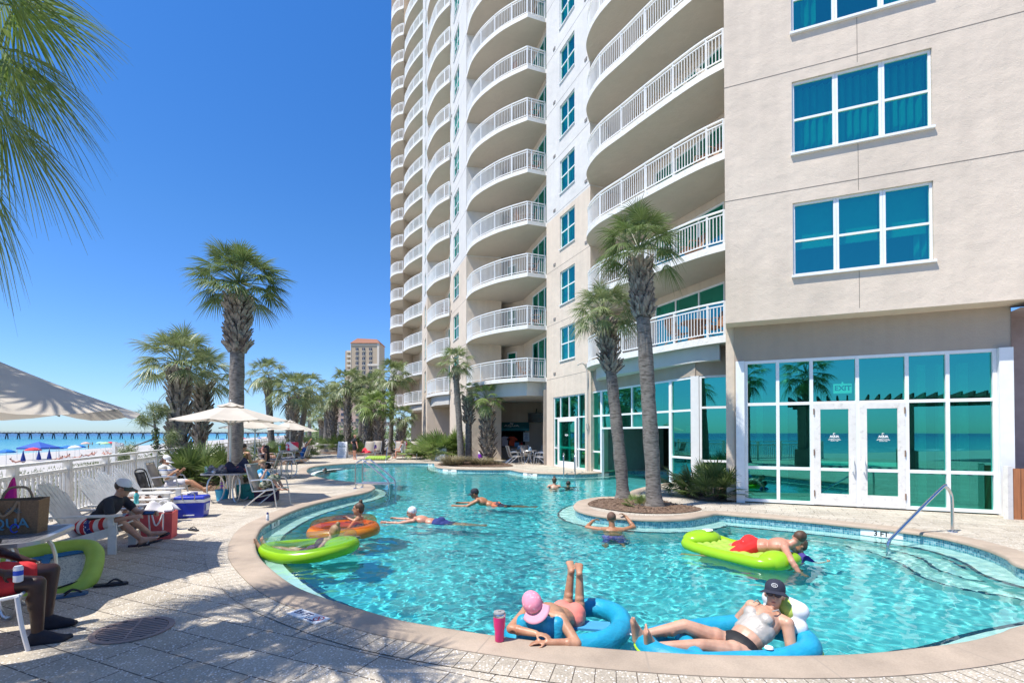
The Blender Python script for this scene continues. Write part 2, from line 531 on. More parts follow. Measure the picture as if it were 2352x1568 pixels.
# ================================================================== SETTING: ground, sea, deck, pool
FD = Vector((-.386, 1.0, 0)).normalized()          # direction of the sea fence
FN = Vector((-FD.y, FD.x, 0))                      # towards the sea
FO = Vector((-8.54, 9.26, 0))                      # a point of the fence
def ab(a, b, z=0.0):
    p = FO + FD * a + FN * b
    return Vector((p.x, p.y, z))
BPROF = [(-4000, -.35), (-95, -.35), (-90, -3.0), (-.4, -3.0), (-.2, -.35), (0, -.35), (2, -.5), (4.5, -1.0), (8, -1.9), (12, -2.3), (20, -2.4), (45, -2.55), (58, -3.05), (66, -3.5), (90, -4.2), (140, -6)]
def ground_z(b):
    for (b0, z0), (b1, z1) in zip(BPROF, BPROF[1:]):
        if b0 <= b <= b1: return z0 + (z1 - z0) * (b - b0) / (b1 - b0)
    return -6
def sand_mat():
    m, n, b, o = nodes('white_sand'); p = wpos(n)
    v = ramp(n, noise(n, p, .5, 6, .65), [(.3, .86), (.7, 1.05)])
    n.links.new(mix(n, 1, (.46, .43, .385), v, 'MULTIPLY'), b.inputs['Base Color']); b.inputs['Roughness'].default_value = .95
    bump(n, b, noise(n, p, 3, 6, .7), .8, .08)
    return m
SAND = sand_mat()
AA = [-800, -60, -20, 0, 20, 60, 150, 400, 1000, 4000]
mb = MB(); vs = [ab(a, b, z) for a in AA for (b, z) in BPROF]; nb = len(BPROF)
mb.add(vs, [(i * nb + j, i * nb + j + 1, (i + 1) * nb + j + 1, (i + 1) * nb + j) for i in range(len(AA) - 1) for j in range(nb - 1)])
tag(mb.build('ground', SAND, smooth=True), kind='structure')

def sea_mat():
    m, n, b, o = nodes('sea_water'); p = wpos(n)
    off = nn(n, 'ShaderNodeVectorMath', operation='SUBTRACT'); n.links.new(p, off.inputs[0]); off.inputs[1].default_value = FO
    dt = nn(n, 'ShaderNodeVectorMath', operation='DOT_PRODUCT'); n.links.new(off.outputs[0], dt.inputs[0]); dt.inputs[1].default_value = FN
    nz = noise(n, p, .03, 4)
    ad = nn(n, 'ShaderNodeMath', operation='MULTIPLY_ADD'); n.links.new(nz, ad.inputs[0]); ad.inputs[1].default_value = 26; n.links.new(dt.outputs['Value'], ad.inputs[2])
    t = nn_map(n, ad.outputs[0], 70, 560)
    col = ramp(n, t, [(0, (.28, .44, .40)), (.05, (.09, .34, .35)), (.25, (.028, .22, .28)), (.62, (.010, .11, .21)), (1, (.005, .045, .14))])
    # foam: long lines parallel to the shore
    mp = nn(n, 'ShaderNodeMapping'); mp.inputs['Rotation'].default_value = (0, 0, math.atan2(FD.x, FD.y)); mp.inputs['Scale'].default_value = (.32, .035, 1); n.links.new(p, mp.inputs[0])
    fo = ramp(n, noise(n, mp.outputs[0], 1, 5, .6), [(.56, 0), (.64, 1)])
    near = ramp(n, nn_map(n, ad.outputs[0], 66, 125), [(0, 1), (1, 0)])
    col = mix(n, mix(n, 1, fo, near, 'MULTIPLY'), col, (.75, .78, .77))
    n.links.new(col, b.inputs['Base Color']); b.inputs['Roughness'].default_value = .22; b.inputs['Specular IOR Level'].default_value = .3
    mp2 = nn(n, 'ShaderNodeMapping'); mp2.inputs['Rotation'].default_value = (0, 0, math.atan2(FD.x, FD.y)); mp2.inputs['Scale'].default_value = (.6, .2, 1); n.links.new(p, mp2.inputs[0])
    bump(n, b, noise(n, mp2.outputs[0], 1.0, 7, .65), 1.0, .9)
    return m
mb = MB(); sv = []
SA = [-9000, -300, 0, 100, 400, 1000, 14000]; SB = [50, 90, 200, 600, 2000, 16000]
mb.add([ab(a, b, -3.2) for a in SA for b in SB], [(i * 6 + j, i * 6 + j + 1, i * 6 + 7 + j, i * 6 + 6 + j) for i in range(6) for j in range(5)])
tag(mb.build('sea', sea_mat()), kind='structure')

# ------------------------------------------------------------------ pool outline (edge of the coping, clockwise)
PX = [(1058, 1452), (1020, 1446), (933, 1431), (858, 1412), (735, 1373.5), (660, 1340), (595.4, 1286), (582, 1256), (585.4, 1231.7),
      (600, 1209), (630, 1191.7), (670, 1173), (720, 1156.7), (783, 1141.7), (833, 1131.7), (853, 1125), (859.6, 1119), (852, 1113.7), (832, 1109.5),
      (800, 1106), (766, 1102), (735, 1097), (714, 1090.5), (704, 1084), (704.5, 1078), (712, 1073), (733, 1069), (770, 1065.5),
      (815, 1063), (895, 1061.5), (960, 1061.5), (994, 1062.5), (999, 1065), (1000, 1069.5), (1016, 1074), (1066, 1076.6), (1130, 1077.2), (1166, 1077), (1179, 1078.5), (1204, 1083), (1254, 1086),
      (1326, 1087), (1391, 1083.7)]
pool = [G(x, y) for x, y in PX]
pool += [Vector(p + (0,)) for p in ((5.2, 23.2), (7.4, 22.4), (8.4, 19.8), (7.6, 17.9), (6.3, 17.4))]
pool += [G(x, y) for x, y in [(1541, 1108), (1512, 1112), (1483.5, 1118), (1456, 1125.5), (1444, 1133), (1436, 1139), (1412, 1141), (1376, 1141.7), (1338.5, 1148), (1322, 1157), (1323, 1167),
      (1346, 1176.5), (1388.5, 1184), (1451, 1189.5), (1513.5, 1191.7), (1576, 1189.7), (1622, 1182.5), (1649, 1177.5), (1701, 1181.7), (1764, 1186.5),
      (1876.5, 1197), (1989, 1208.5), (2064, 1217), (2139, 1227), (2201.5, 1240), (2264, 1257), (2314, 1277), (2352, 1298.5)]]
pool += [Vector((6.78, 5.85, 0)), Vector((6.2, 5.05, 0))]
pool += [G(x, y) for x, y in [(2352, 1440), (2314, 1453.5), (2239, 1474.7), (2139, 1489.7), (2014, 1503.5), (1889, 1509.7), (1764, 1510.5), (1600, 1507), (1464, 1499), (1340, 1489), (1231, 1476), (1140, 1464)]]
pool = resample(smoothline(pool, True, 8), .13, True)
NP = len(pool)
def offs(d):
    out = []
    for i in range(NP):
        t = (pool[(i + 1) % NP] - pool[i - 1]).normalized()
        out.append(pool[i] + Vector((t.y, -t.x, 0)) * d)
    for _ in range(3 if abs(d) > .1 else 0):   # relax the offset line a little
        out = [(out[i - 1] + out[i] * 2 + out[(i + 1) % NP]) / 4 for i in range(NP)]
    return out
arc = [0.0]
for i in range(NP): arc.append(arc[-1] + (pool[(i + 1) % NP] - pool[i]).length)
def ring_strip(rows, mat, name, uvscale=True):
    """rows: list of (offset line, z, v)"""
    mb = MB(); k = len(rows); vs = []
    for (ln, z, v) in rows: vs += [(p.x, p.y, z) for p in ln]
    fs = []; uvs = []
    for r in range(k - 1):
        for i in range(NP):
            j = (i + 1) % NP
            fs.append((r * NP + i, r * NP + j, (r + 1) * NP + j, (r + 1) * NP + i))
            uvs.append([(arc[i], rows[r][2]), (arc[i + 1], rows[r][2]), (arc[i + 1], rows[r + 1][2]), (arc[i], rows[r + 1][2])])
    mb.add(vs, fs, None, uvs)
    return mb.build(name, mat, smooth=True, ang=50)
WZ = -.17
o_out = offs(-.33); o_in = offs(.035); o_mid = offs(.015); o_sh = offs(.36); o_sh2 = offs(.41)
tag(ring_strip([(o_out, -.02, 0), (o_out, .012, .02), (offs(-.02), .018, .34), (o_mid, .012, .36), (o_in, -.008, .38), (o_in, -.035, .4), (o_mid, -.05, .42), (pool, -.05, .44)], COPING, 'pool_coping'), kind='structure')
s1 = ring_strip([(pool, -.04, 0), (pool, -.245, .205)], TILE, 'pool_tile_band'); tag(s1, kind='structure')
s2 = ring_strip([(pool, -.245, 0), (pool, -.25, 0), (o_sh, -.25, .36)], SHELF, 'pool_bench'); tag(s2, kind='structure')
s3 = ring_strip([(o_sh, -.246, 0), (o_sh2, -.246, .05), (o_sh2, -.30, .1)], NAVYT, 'pool_tile_line'); tag(s3, kind='structure')
def pool_depth(p): return -1.38 if p.x < 0 else -1.38 + min(1, p.x / 5.5) * .38
mb = MB()
vs = [(p.x, p.y, -.30) for p in o_sh2] + [(p.x, p.y, pool_depth(p)) for p in o_sh2]
mb.add(vs, [(i, (i + 1) % NP, NP + (i + 1) % NP, NP + i) for i in range(NP)])
gx = np.arange(-9, 10.01, .5); gy = np.arange(2, 34.01, .5)
mb.add([(x, y, pool_depth(Vector((x, y, 0)))) for y in gy for x in gx], [(j * len(gx) + i, j * len(gx) + i + 1, (j + 1) * len(gx) + i + 1, (j + 1) * len(gx) + i) for j in range(len(gy) - 1) for i in range(len(gx) - 1)])
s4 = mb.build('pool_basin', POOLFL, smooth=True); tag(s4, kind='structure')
# entry steps in the right-hand corner
def app(px, py, z):  # a point seen through the water, at true height z
    h = G(px, py, WZ); d = ray(px, py).normalized(); d = Vector((d.x / 1.33, d.y / 1.33, 0)); d.z = -math.sqrt(1 - d.length_squared)
    return h + d * ((z - WZ) / d.z)
STEPS = [(-.42, [(1770, 1217), (1900, 1229), (2010, 1241), (2076, 1252), (2139, 1268), (2189, 1292), (2226, 1309), (2277, 1320), (2335, 1326)]),
         (-.58, [(1775, 1224), (1900, 1238), (1995, 1251), (2051, 1263), (2114, 1283), (2151, 1309), (2214, 1327), (2289, 1341), (2345, 1348)]),
         (-.74, [(1790, 1232), (1900, 1247), (1960, 1258), (2014, 1273), (2064, 1293), (2114, 1325), (2189, 1348), (2294, 1368), (2345, 1376)])]
STEPM = plaster('pool_step_plaster', (.46, .66, .62))
mb = MB(); mb2 = MB()
for z, pts in STEPS:
    ln = resample(smoothline([app(x, y, z) for x, y in pts], False, 6), .15)
    ol = [(p.x, p.y) for p in ln] + [(8.3, ln[-1].y), (8.3, 9.5), (ln[0].x, 11.6)]
    mb.prism(ol, -1.6, z, cap0=False)
    inn = []
    for i in range(len(ln)):
        t = (ln[min(i + 1, len(ln) - 1)] - ln[max(i - 1, 0)]).normalized(); inn.append(ln[i] + Vector((-t.y, t.x, 0)) * .05)
    k = len(ln)
    mb2.add([(p.x, p.y, z + .004) for p in ln] + [(p.x, p.y, z + .004) for p in inn], [(i, i + 1, k + i + 1, k + i) for i in range(k - 1)])
s5 = mb.build('pool_steps', STEPM); tag(s5, kind='structure')
s6 = mb2.build('pool_step_line', NAVYT); tag(s6, kind='structure')
for s_ in (s1, s2, s3, s4, s5, s6): recv(s_)

# water surface with real ripples
waves = []
wr = random.Random(3)
for i in range(60):
    lam = .085 * 2.0 ** (wr.random() * 2.5); th = wr.gauss(.5, 1.0)
    waves.append((2 * PI / lam * math.cos(th), 2 * PI / lam * math.sin(th), .0022 * lam ** .95, wr.uniform(0, 6.28)))
def wave(X, Y):
    Z = np.zeros_like(X)
    X2 = X + .10 * np.sin(Y * 1.3 + 1) + .06 * np.sin(Y * 3.1 + X * 1.1); Y2 = Y + .10 * np.sin(X * 1.7) + .05 * np.sin(X * 3.7 + 2)
    for kx, ky, a, ph in waves: Z += a * np.sin(kx * X2 + ky * Y2 + ph)
    return Z * (.75 + .35 * np.sin(X * .55 + Y * .31 + 1) * np.sin(Y * .43 - X * .2))
def inside(X, Y, poly):
    r = np.zeros(X.shape, bool); n = len(poly)
    for i in range(n):
        a = poly[i]; b = poly[(i + 1) % n]
        if a.y == b.y: continue
        c = ((a.y > Y) != (b.y > Y)) & (X < (b.x - a.x) * (Y - a.y) / (b.y - a.y) + a.x)
        r ^= c
    return r
wpoly = offs(-.06)
VW = []; FW = []
for (y0, y1, c) in ((3.0, 9.0, .022), (9.0, 16.0, .032), (16.0, 34.0, .06)):
    xs = np.arange(-9, 9.2, c); ys = np.linspace(y0, y1, int(round((y1 - y0) / c)) + 1)
    X, Y = np.meshgrid(xs, ys); ins = inside(X, Y, wpoly)
    Z = wave(X, Y) + WZ
    keep = ins[:-1, :-1] | ins[1:, :-1] | ins[:-1, 1:] | ins[1:, 1:]
    nx = len(xs); idx = np.arange(X.size).reshape(X.shape)
    F = np.stack([idx[:-1, :-1][keep], idx[:-1, 1:][keep], idx[1:, 1:][keep], idx[1:, :-1][keep]], 1)
    used = np.unique(F); rm = np.full(X.size, -1); rm[used] = np.arange(len(used)) + sum(len(v) for v in VW)
    VW.append(np.stack([X.ravel()[used], Y.ravel()[used], Z.ravel()[used]], 1)); FW.append(rm[F])
me = bpy.data.meshes.new('pool_water'); me.from_pydata(np.concatenate(VW).tolist(), [], np.concatenate(FW).tolist())
me.materials.append(WATER); me.polygons.foreach_set('use_smooth', [True] * len(me.polygons))
wo = bpy.data.objects.new('pool_water', me); COL.objects.link(wo); tag(wo, kind='structure')
wo.cycles.is_caustics_caster = True

# ------------------------------------------------------------------ deck with the pool cut out
hole = offs(-.15)
outer = [ab(-26, .25), ab(18, .25), ab(90, .25), Vector((60, 95, 0)), Vector((60, -15, 0))]
tri = tessellate_polygon([[Vector((p.x, p.y, 0)) for p in outer], [Vector((p.x, p.y, 0)) for p in hole]])
allp = outer + hole
mb = MB(); mb.add([(p.x, p.y, 0) for p in allp], [t for t in tri])
k = len(outer); mb.add([(p.x, p.y, 0) for p in outer] + [(p.x, p.y, -3.1) for p in outer], [(i, (i + 1) % k, k + (i + 1) % k, k + i) for i in range(k)])
deck = mb.build('pool_deck', PAVER)
bm = bmesh.new(); bm.from_mesh(deck.data); bmesh.ops.recalc_face_normals(bm, faces=bm.faces); bm.to_mesh(deck.data); bm.free()
tag(deck, kind='structure')
# soldier course of narrow pavers round the coping
o_b1 = offs(-.335); o_b2 = offs(-.60)
mb = MB(); step = 1
vs = []; fs = []
def lerp_ring(ln, s):
    i = int(s) % NP; return ln[i].lerp(ln[(i + 1) % NP], s - int(s))
nbk = int(arc[-1] / .135); acc = 0
for q in range(nbk):
    a = q / nbk * NP; b = (q + .95) / nbk * NP
    p = [lerp_ring(o_b1, a), lerp_ring(o_b1, b), lerp_ring(o_b2, b), lerp_ring(o_b2, a)]
    mb.add([(v.x, v.y, .007) for v in p], [(0, 1, 2, 3)])
tag(mb.build('paver_border', PAVER_B), kind='structure')
mb = MB(); mb.add([(p.x, p.y, .0035) for p in o_b1] + [(p.x, p.y, .0035) for p in o_b2], [(i, (i + 1) % NP, NP + (i + 1) % NP, NP + i) for i in range(NP)])
tag(mb.build('paver_grout_line', GROUT), kind='structure')

# mulch beds
def mulch_mat():
    m, n, b, o = nodes('wood_mulch'); p = wpos(n)
    vo = nn(n, 'ShaderNodeTexVoronoi'); vo.inputs['Scale'].default_value = 34; n.links.new(wpos(n, (1, 2.2, 1), .5), vo.inputs['Vector'])
    c = ramp(n, vo.outputs[1], [(.2, (.075, .042, .026)), (.5, (.17, .10, .062)), (.8, (.27, .185, .12))])
    n.links.new(c, b.inputs['Base Color']); b.inputs['Roughness'].default_value = .95
    bump(n, b, vo.outputs[1], 1, .03)
    return m
MULCH = mulch_mat()
def bed(pts, h=.05):
    ln = resample(smoothline(pts, True, 5), .2, True); n_ = len(ln); c = sum(ln, Vector()) / n_
    mb = MB(); vs = []; R_ = 8
    for r in range(R_):
        for p in ln:
            q = c.lerp(p, 1 - r / R_); vs.append((q.x, q.y, .02 + h * min(1, r / 3) + rng.uniform(-.012, .012) * (r > 0)))
    vs.append((c.x, c.y, .02 + h))
    fs = [(r * n_ + i, r * n_ + (i + 1) % n_, (r + 1) * n_ + (i + 1) % n_, (r + 1) * n_ + i) for r in range(R_ - 1) for i in range(n_)]
    fs += [((R_ - 1) * n_ + i, (R_ - 1) * n_ + (i + 1) % n_, len(vs) - 1) for i in range(n_)]
    mb.add(vs, fs)
    for q in range(260):   # loose chips
        a, b = rng.choice(ln), rng.random()
        p = c.lerp(a, b ** .5 * .97); mb.box((p.x, p.y, .02 + h * min(1, (1 - b) * 2.6) + .006), (rng.uniform(.03, .08), rng.uniform(.008, .02), .008), rot=(rng.uniform(-.4, .4), rng.uniform(-.4, .4), rng.uniform(0, 3.1)))
    return tag(mb.build('mulch', MULCH, smooth=True), kind='stuff')
bed([G(x, y) for x, y in ((1350, 1157), (1366, 1149), (1393, 1145.5), (1426, 1148), (1455, 1146), (1518, 1150), (1551, 1158), (1611, 1168), (1588, 1176.7), (1526, 1180.5), (1451, 1177.5), (1388, 1169), (1356, 1163))])
bed([G(x, y) for x, y in ((1016, 1063), (1008, 1067.5), (1060, 1071.5), (1165, 1072), (1172, 1066), (1120, 1058), (1060, 1056))])
bed([G(x, y) for x, y in ((1560, 1128), (1600, 1148), (1660, 1153), (1712, 1148), (1700, 1128), (1640, 1115))])
bed([G(x, y) for x, y in ((398, 1112), (440, 1126), (520, 1124), (568, 1106), (575, 1080), (470, 1068), (400, 1080))])
bed([G(x, y) for x, y in ((585, 1078), (640, 1068), (690, 1064), (712, 1050), (690, 1038), (600, 1052))])
bed([G(x, y) for x, y in ((735, 1040), (800, 1044), (860, 1046), (990, 1049), (990, 1040), (900, 1033), (760, 1030))])
bed([G(x, y) for x, y in ((982, 1050), (1000, 1056), (1045, 1057), (1056, 1049), (1010, 1044))])

# ------------------------------------------------------------------ white sea fence
fen = thing('picket_fence', 'long white picket fence with double top rail between the pool deck and the beach', 'fence', FO)
def flp(a): return FD * a
rl = MB(); rl.bar(flp(-24) + Vector((0, 0, 1.16)), flp(85) + Vector((0, 0, 1.16)), .11, .05); rl.build('top_rail', WHITE_OLD, fen)
rl = MB(); rl.bar(flp(-24) + Vector((0, 0, .97)), flp(85) + Vector((0, 0, .97)), .07, .06); rl.bar(flp(-24) + Vector((0, 0, .12)), flp(85) + Vector((0, 0, .12)), .07, .06); rl.build('rail', WHITE_OLD, fen)
pk = MB(); rt = Matrix.Rotation(math.atan2(FD.y, FD.x), 3, 'Z')
a = -24.0
while a < 85:
    p = flp(a); pk.box((p.x, p.y, .52), (.05, .03, .94), rot=rt); a += .165 if a < 30 else .2
pk.build('pickets', WHITE_OLD, fen)
a = -24.0; pmesh = None
while a < 85:
    p = flp(a)
    if pmesh is None:
        q = MB(); q.box((0, 0, .57), (.12, .12, 1.13), rot=rt); po = q.build('post', WHITE_OLD, fen); pmesh = po.data; po.location = p
    else:
        po = bpy.data.objects.new('post', pmesh); COL.objects.link(po); po.parent = fen; po.location = p
    a += 1.9 if a < 40 else 3.8
# dune plants behind the fence
gc = MB()
for q in range(22000):
    a = rng.uniform(-4, 34); b = .35 + 7.5 * rng.random() ** 1.3
    h = rng.uniform(.05, 1.3) * max(.15, 1 - b / 6)
    p = ab(a, b, ground_z(b) + h); s_ = rng.uniform(.05, .13)
    e = Euler((rng.uniform(-.9, .9), rng.uniform(-.9, .9), rng.uniform(0, 6.28))).to_matrix()
    gc.add([p + e @ Vector(v) for v in ((-s_ * .3, 0, 0), (0, -s_ * .2, .01), (s_ * .5, 0, .02), (0, s_ * .2, .01), )], [(0, 1, 2, 3)])
tag(None or gc.build('dune_ground_cover', leafmat('dune_leaf', (.11, .15, .05), (.30, .32, .16))), kind='stuff')

gc = MB()   # sparse sea oats farther down the sand
for q in range(7000):
    a = rng.gauss(rng.choice((4, 14, 30, 48, 70, 100)), 5); b = 9 + 16 * rng.random() ** 1.5; p = ab(a, b, ground_z(b)); h = rng.uniform(.15, .5); s_ = rng.uniform(.02, .05); e = Vector((rng.gauss(0, .3), rng.gauss(0, .3), 1)).normalized(); o_ = e.orthogonal().normalized() * s_
    gc.add([p - o_, p + o_, p + e * h], [(0, 1, 2)])
tag(gc.build('sea_oats', MATS['dune_leaf']), kind='stuff')
# ================================================================== THE CONDO TOWER
FH = 2.79; SB0 = 4.45; ST = .22; TOPZ = 53.0
tower = thing('condo_tower', 'tall curved beige and white condo tower with rows of rounded balconies beside the pool', 'building', (3.5, 22.25, 0))
TL = tower.location
def FM(p0, p1):
    t = Vector((p1[0] - p0[0], p1[1] - p0[1], 0)); L = t.length; t.normalize()
    n = Vector((-t.y, t.x, 0))
    return Matrix(((t.x, n.x, 0, p0[0]), (t.y, n.y, 0, p0[1]), (0, 0, 1, 0), (0, 0, 0, 1))), L
def wall_panel(mb, M, s0, s1, z0, z1, ops=(), rev=.14):
    ss = sorted({s0, s1, *[o[0] for o in ops], *[o[1] for o in ops]}); zs = sorted({z0, z1, *[o[2] for o in ops], *[o[3] for o in ops]})
    for a, b in zip(ss, ss[1:]):
        run = None
        for c, d in zip(zs, zs[1:]):
            hit = any(o[0] - 1e-6 <= a and b <= o[1] + 1e-6 and o[2] - 1e-6 <= c and d <= o[3] + 1e-6 for o in ops)
            if not hit: mb.add([(a, 0, c), (b, 0, c), (b, 0, d), (a, 0, d)], [(0, 1, 2, 3)], M)
    for (a, b, c, d) in ops:
        mb.add([(a, 0, c), (b, 0, c), (b, 0, d), (a, 0, d), (a, rev, c), (b, rev, c), (b, rev, d), (a, rev, d)], [(0, 1, 5, 4), (1, 2, 6, 5), (2, 3, 7, 6), (3, 0, 4, 7)], M)
def grid_frame(mb, pn, M, s0, s1, z0, z1, xs, zs, fw=.06, dep=.10, th=.07, skip=()):
    """frame bars at xs / zs (inner lines) + border; panes into pn; skip = cells (i, j) left open"""
    X = [s0] + list(xs) + [s1]; Z = [z0] + list(zs) + [z1]
    for i, x in enumerate(X):
        w = fw; c = min(max(x, s0 + w / 2), s1 - w / 2)
        mb.box((c, dep, (z0 + z1) / 2), (w, th, z1 - z0), M)
    for z in Z:
        c = min(max(z, z0 + fw / 2), z1 - fw / 2)
        for a, b in zip(X, X[1:]): mb.box(((a + b) / 2, dep, c), (b - a - fw * .98, th * .92, fw), M)
    for i, (a, b) in enumerate(zip(X, X[1:])):
        for j, (c, d) in enumerate(zip(Z, Z[1:])):
            if (i, j) in skip: continue
            pn.add([(a + .01, dep, c + .01), (b - .01, dep, c + .01), (b - .01, dep, d - .01), (a + .01, dep, d - .01)], [(0, 1, 2, 3)], M)
def curtain(mb, M, s0, s1, z0, z1, y=.42, amp=.045, n=None, seed=0):
    r = random.Random(seed); n = n or int((s1 - s0) / .035)
    ph = r.uniform(0, 6); vs = []
    for i in range(n + 1):
        s = s0 + (s1 - s0) * i / n
        for z in (z0, z1): vs.append((s, y + amp * math.sin(s * 38 + ph + 1.2 * math.sin(s * 7)) + .02 * math.sin(s * 90), z))
    mb.add(vs, [(2 * i, 2 * i + 2, 2 * i + 3, 2 * i + 1) for i in range(n)], M)
def room(mb, M, s0, s1, z0, z1, y0=.18, d=3.0):
    mb.add([(s0, y0, z0), (s1, y0, z0), (s1, y0, z1), (s0, y0, z1), (s0, d, z0), (s1, d, z0), (s1, d, z1), (s0, d, z1)], [(0, 1, 5, 4), (1, 2, 6, 5), (2, 3, 7, 6), (3, 0, 4, 7), (4, 5, 6, 7)], M)
def levels(o, ks):
    for k in ks:
        c = copy_tree(o, tower); c.location = (0, 0, FH * k)
def wbuild(mb, name, mat, **k): return mb.build(name, mat, tower, world=True, **k)
def sub(mb, name, mat, par, **k):
    vs = [(p[0] - TL.x, p[1] - TL.y, p[2] - TL.z) for p in mb.v]; mb.v = vs
    return mb.build(name, mat, par, **k)

# ---- plan
A0 = (5.11, 11.94); A1 = (A0[0] + .914 * 13, A0[1] - .405 * 13)
MA, LA = FM(A0, A1)
B0 = (5.785 - .914 * .25, 12.3 + .405 * .25); B1 = (B0[0] + .914 * 5.18, B0[1] - .405 * 5.18)
MBm, LB = FM(B0, B1)
C0 = (1.83, 26.4); C1 = (3.5, 22.25); MC, LC = FM(C0, C1)
F0_ = (-4.45, 35.8); F1 = (-2.87, 31.2); MF, LF = FM(F0_, F1)
H0 = (-8.37, 46.5); H1 = (-6.87, 40.5); MH, LH = FM(H0, H1)
SPLIT = 12.75            # white stucco above, beige below

# ---- block A (near right) with three-light windows
aw = []
for k in range(0, 5): aw.append((1.42, 3.98, 5.28 + FH * k, 6.94 + FH * k))
mb = MB(); wall_panel(mb, MA, 0, LA, 4.32, 21.0, aw)
ml = Matrix(((.405, -.914, 0, A0[0]), (.914, .405, 0, A0[1]), (0, 0, 1, 0), (0, 0, 0, 1)))
mb.add([(0, 0, 4.32), (6, 0, 4.32), (6, 0, 21), (0, 0, 21)], [(0, 1, 2, 3)], ml)       # left side
mb.add([(0, 0, 4.32), (LA, 0, 4.32), (LA, .8, 4.32), (0, .8, 4.32)], [(0, 1, 2, 3)], MA)  # soffit
mb.add([(0, 0, 21), (LA, 0, 21), (LA, 6, 21), (0, 6, 21)], [(0, 1, 2, 3)], MA)
wbuild(mb, 'front_wall', STUCCO)
jm = MB()
for z in (7.24, 9.99, 12.78): jm.box((LA / 2, -.001, z), (LA, .006, .014), MA)
for z0, z1 in ((4.4, 5.24), (6.98, 8.03), (9.80, 10.82)): jm.box((2.68, -.001, (z0 + z1) / 2), (.009, .006, z1 - z0 - .03), MA)
wbuild(jm, 'wall_joint', M_('joint_dark', (.20, .17, .14), .9, var=0))  # dark seam lines on the stucco
for k in range(3):
    fm = MB(); pn = MB(); cu = MB(); z0 = 5.28 + FH * k; z1 = 6.94 + FH * k
    w3 = (3.98 - 1.42) / 3
    for i in range(3):
        grid_frame(fm, pn, MA, 1.42 + i * w3, 1.42 + (i + 1) * w3 - .004, z0, z1, (), (z0 + .80,), .05, .09, .07)
    fm.box((2.70, -.02, z0 - .025), (2.62, .10, .05), MA)
    f = wbuild(fm, 'window', FRAMEW); sub(pn, 'pane', GLASS, f)
    if k == 1: curtain(cu, MA, 1.44, 3.96, z0 + .01, z1, .36, seed=1)
    elif k == 2: curtain(cu, MA, 1.44, 1.95, z0, z1, .36, seed=2); curtain(cu, MA, 3.2, 3.96, z0, z1, .36, seed=3)
    else:
        for i in range(3): cu.box((1.42 + (i + .5) * w3, .3, z0 + .69 + .5), (w3 - .1, .02, .94), MA); cu.box((1.42 + (i + .5) * w3, .29, z0 + .69), (w3 - .1, .05, .05), MA)
        curtain(cu, MA, 3.74, 3.95, z0, z1, .36, seed=5)
    sub(cu, 'curtain' if k else 'roller_shade', CURT, f)
rm = MB()
for k in range(3): room(rm, MA, .9, 4.4, 4.9 + FH * k, 7.3 + FH * k, .16, 3.2)
wbuild(rm, 'apartment_room', ROOM)

# ---- block B (ground floor glass front with the double door)
mb = MB(); mb.add([(.0, 0, 3.46), (LB, 0, 3.46), (LB, 0, 4.33), (0, 0, 4.33)], [(0, 1, 2, 3)], MBm)
mb.box((-.02, .9, 2.2), (.04, 1.8, 4.3), MBm)
wbuild(mb, 'entrance_band_wall', STUCCO_D)
mb = MB(); mb.box((-.12, .33, 2.16), (.22, .6, 4.33), MBm); wbuild(mb, 'corner_pier', STUCCO)
mb = MB(); mb.box((.09, .0, 1.73), (.19, .22, 3.455), MBm); wbuild(mb, 'white_post', FRAMEW)
mb = MB(); mb.box((LB - .115, 0, 1.73), (.225, .22, 3.455), MBm); wbuild(mb, 'white_post', FRAMEW)
bx0, bx1 = .19, LB - .23; bw = bx1 - bx0
def bx(px):     # pixel column -> distance along B
    u = (px - CX) / F0; t = Vector((MBm[0][0], MBm[1][0])); return (u * B0[1] - B0[0]) / (t.x - u * t.y)
def bpx(z): return z
cols = [bx(1646.4 + x / 3.333) for x in (468, 726, 1078, 1458, 1770)]
fm = MB(); pn = MB()
Zt = 2.40; Zm = .86
grid_frame(fm, pn, MBm, bx0, bx1, .03, 3.46, cols, (Zm, Zt), .07, .05, .12, skip=((2, 0), (2, 1), (3, 0), (3, 1)))
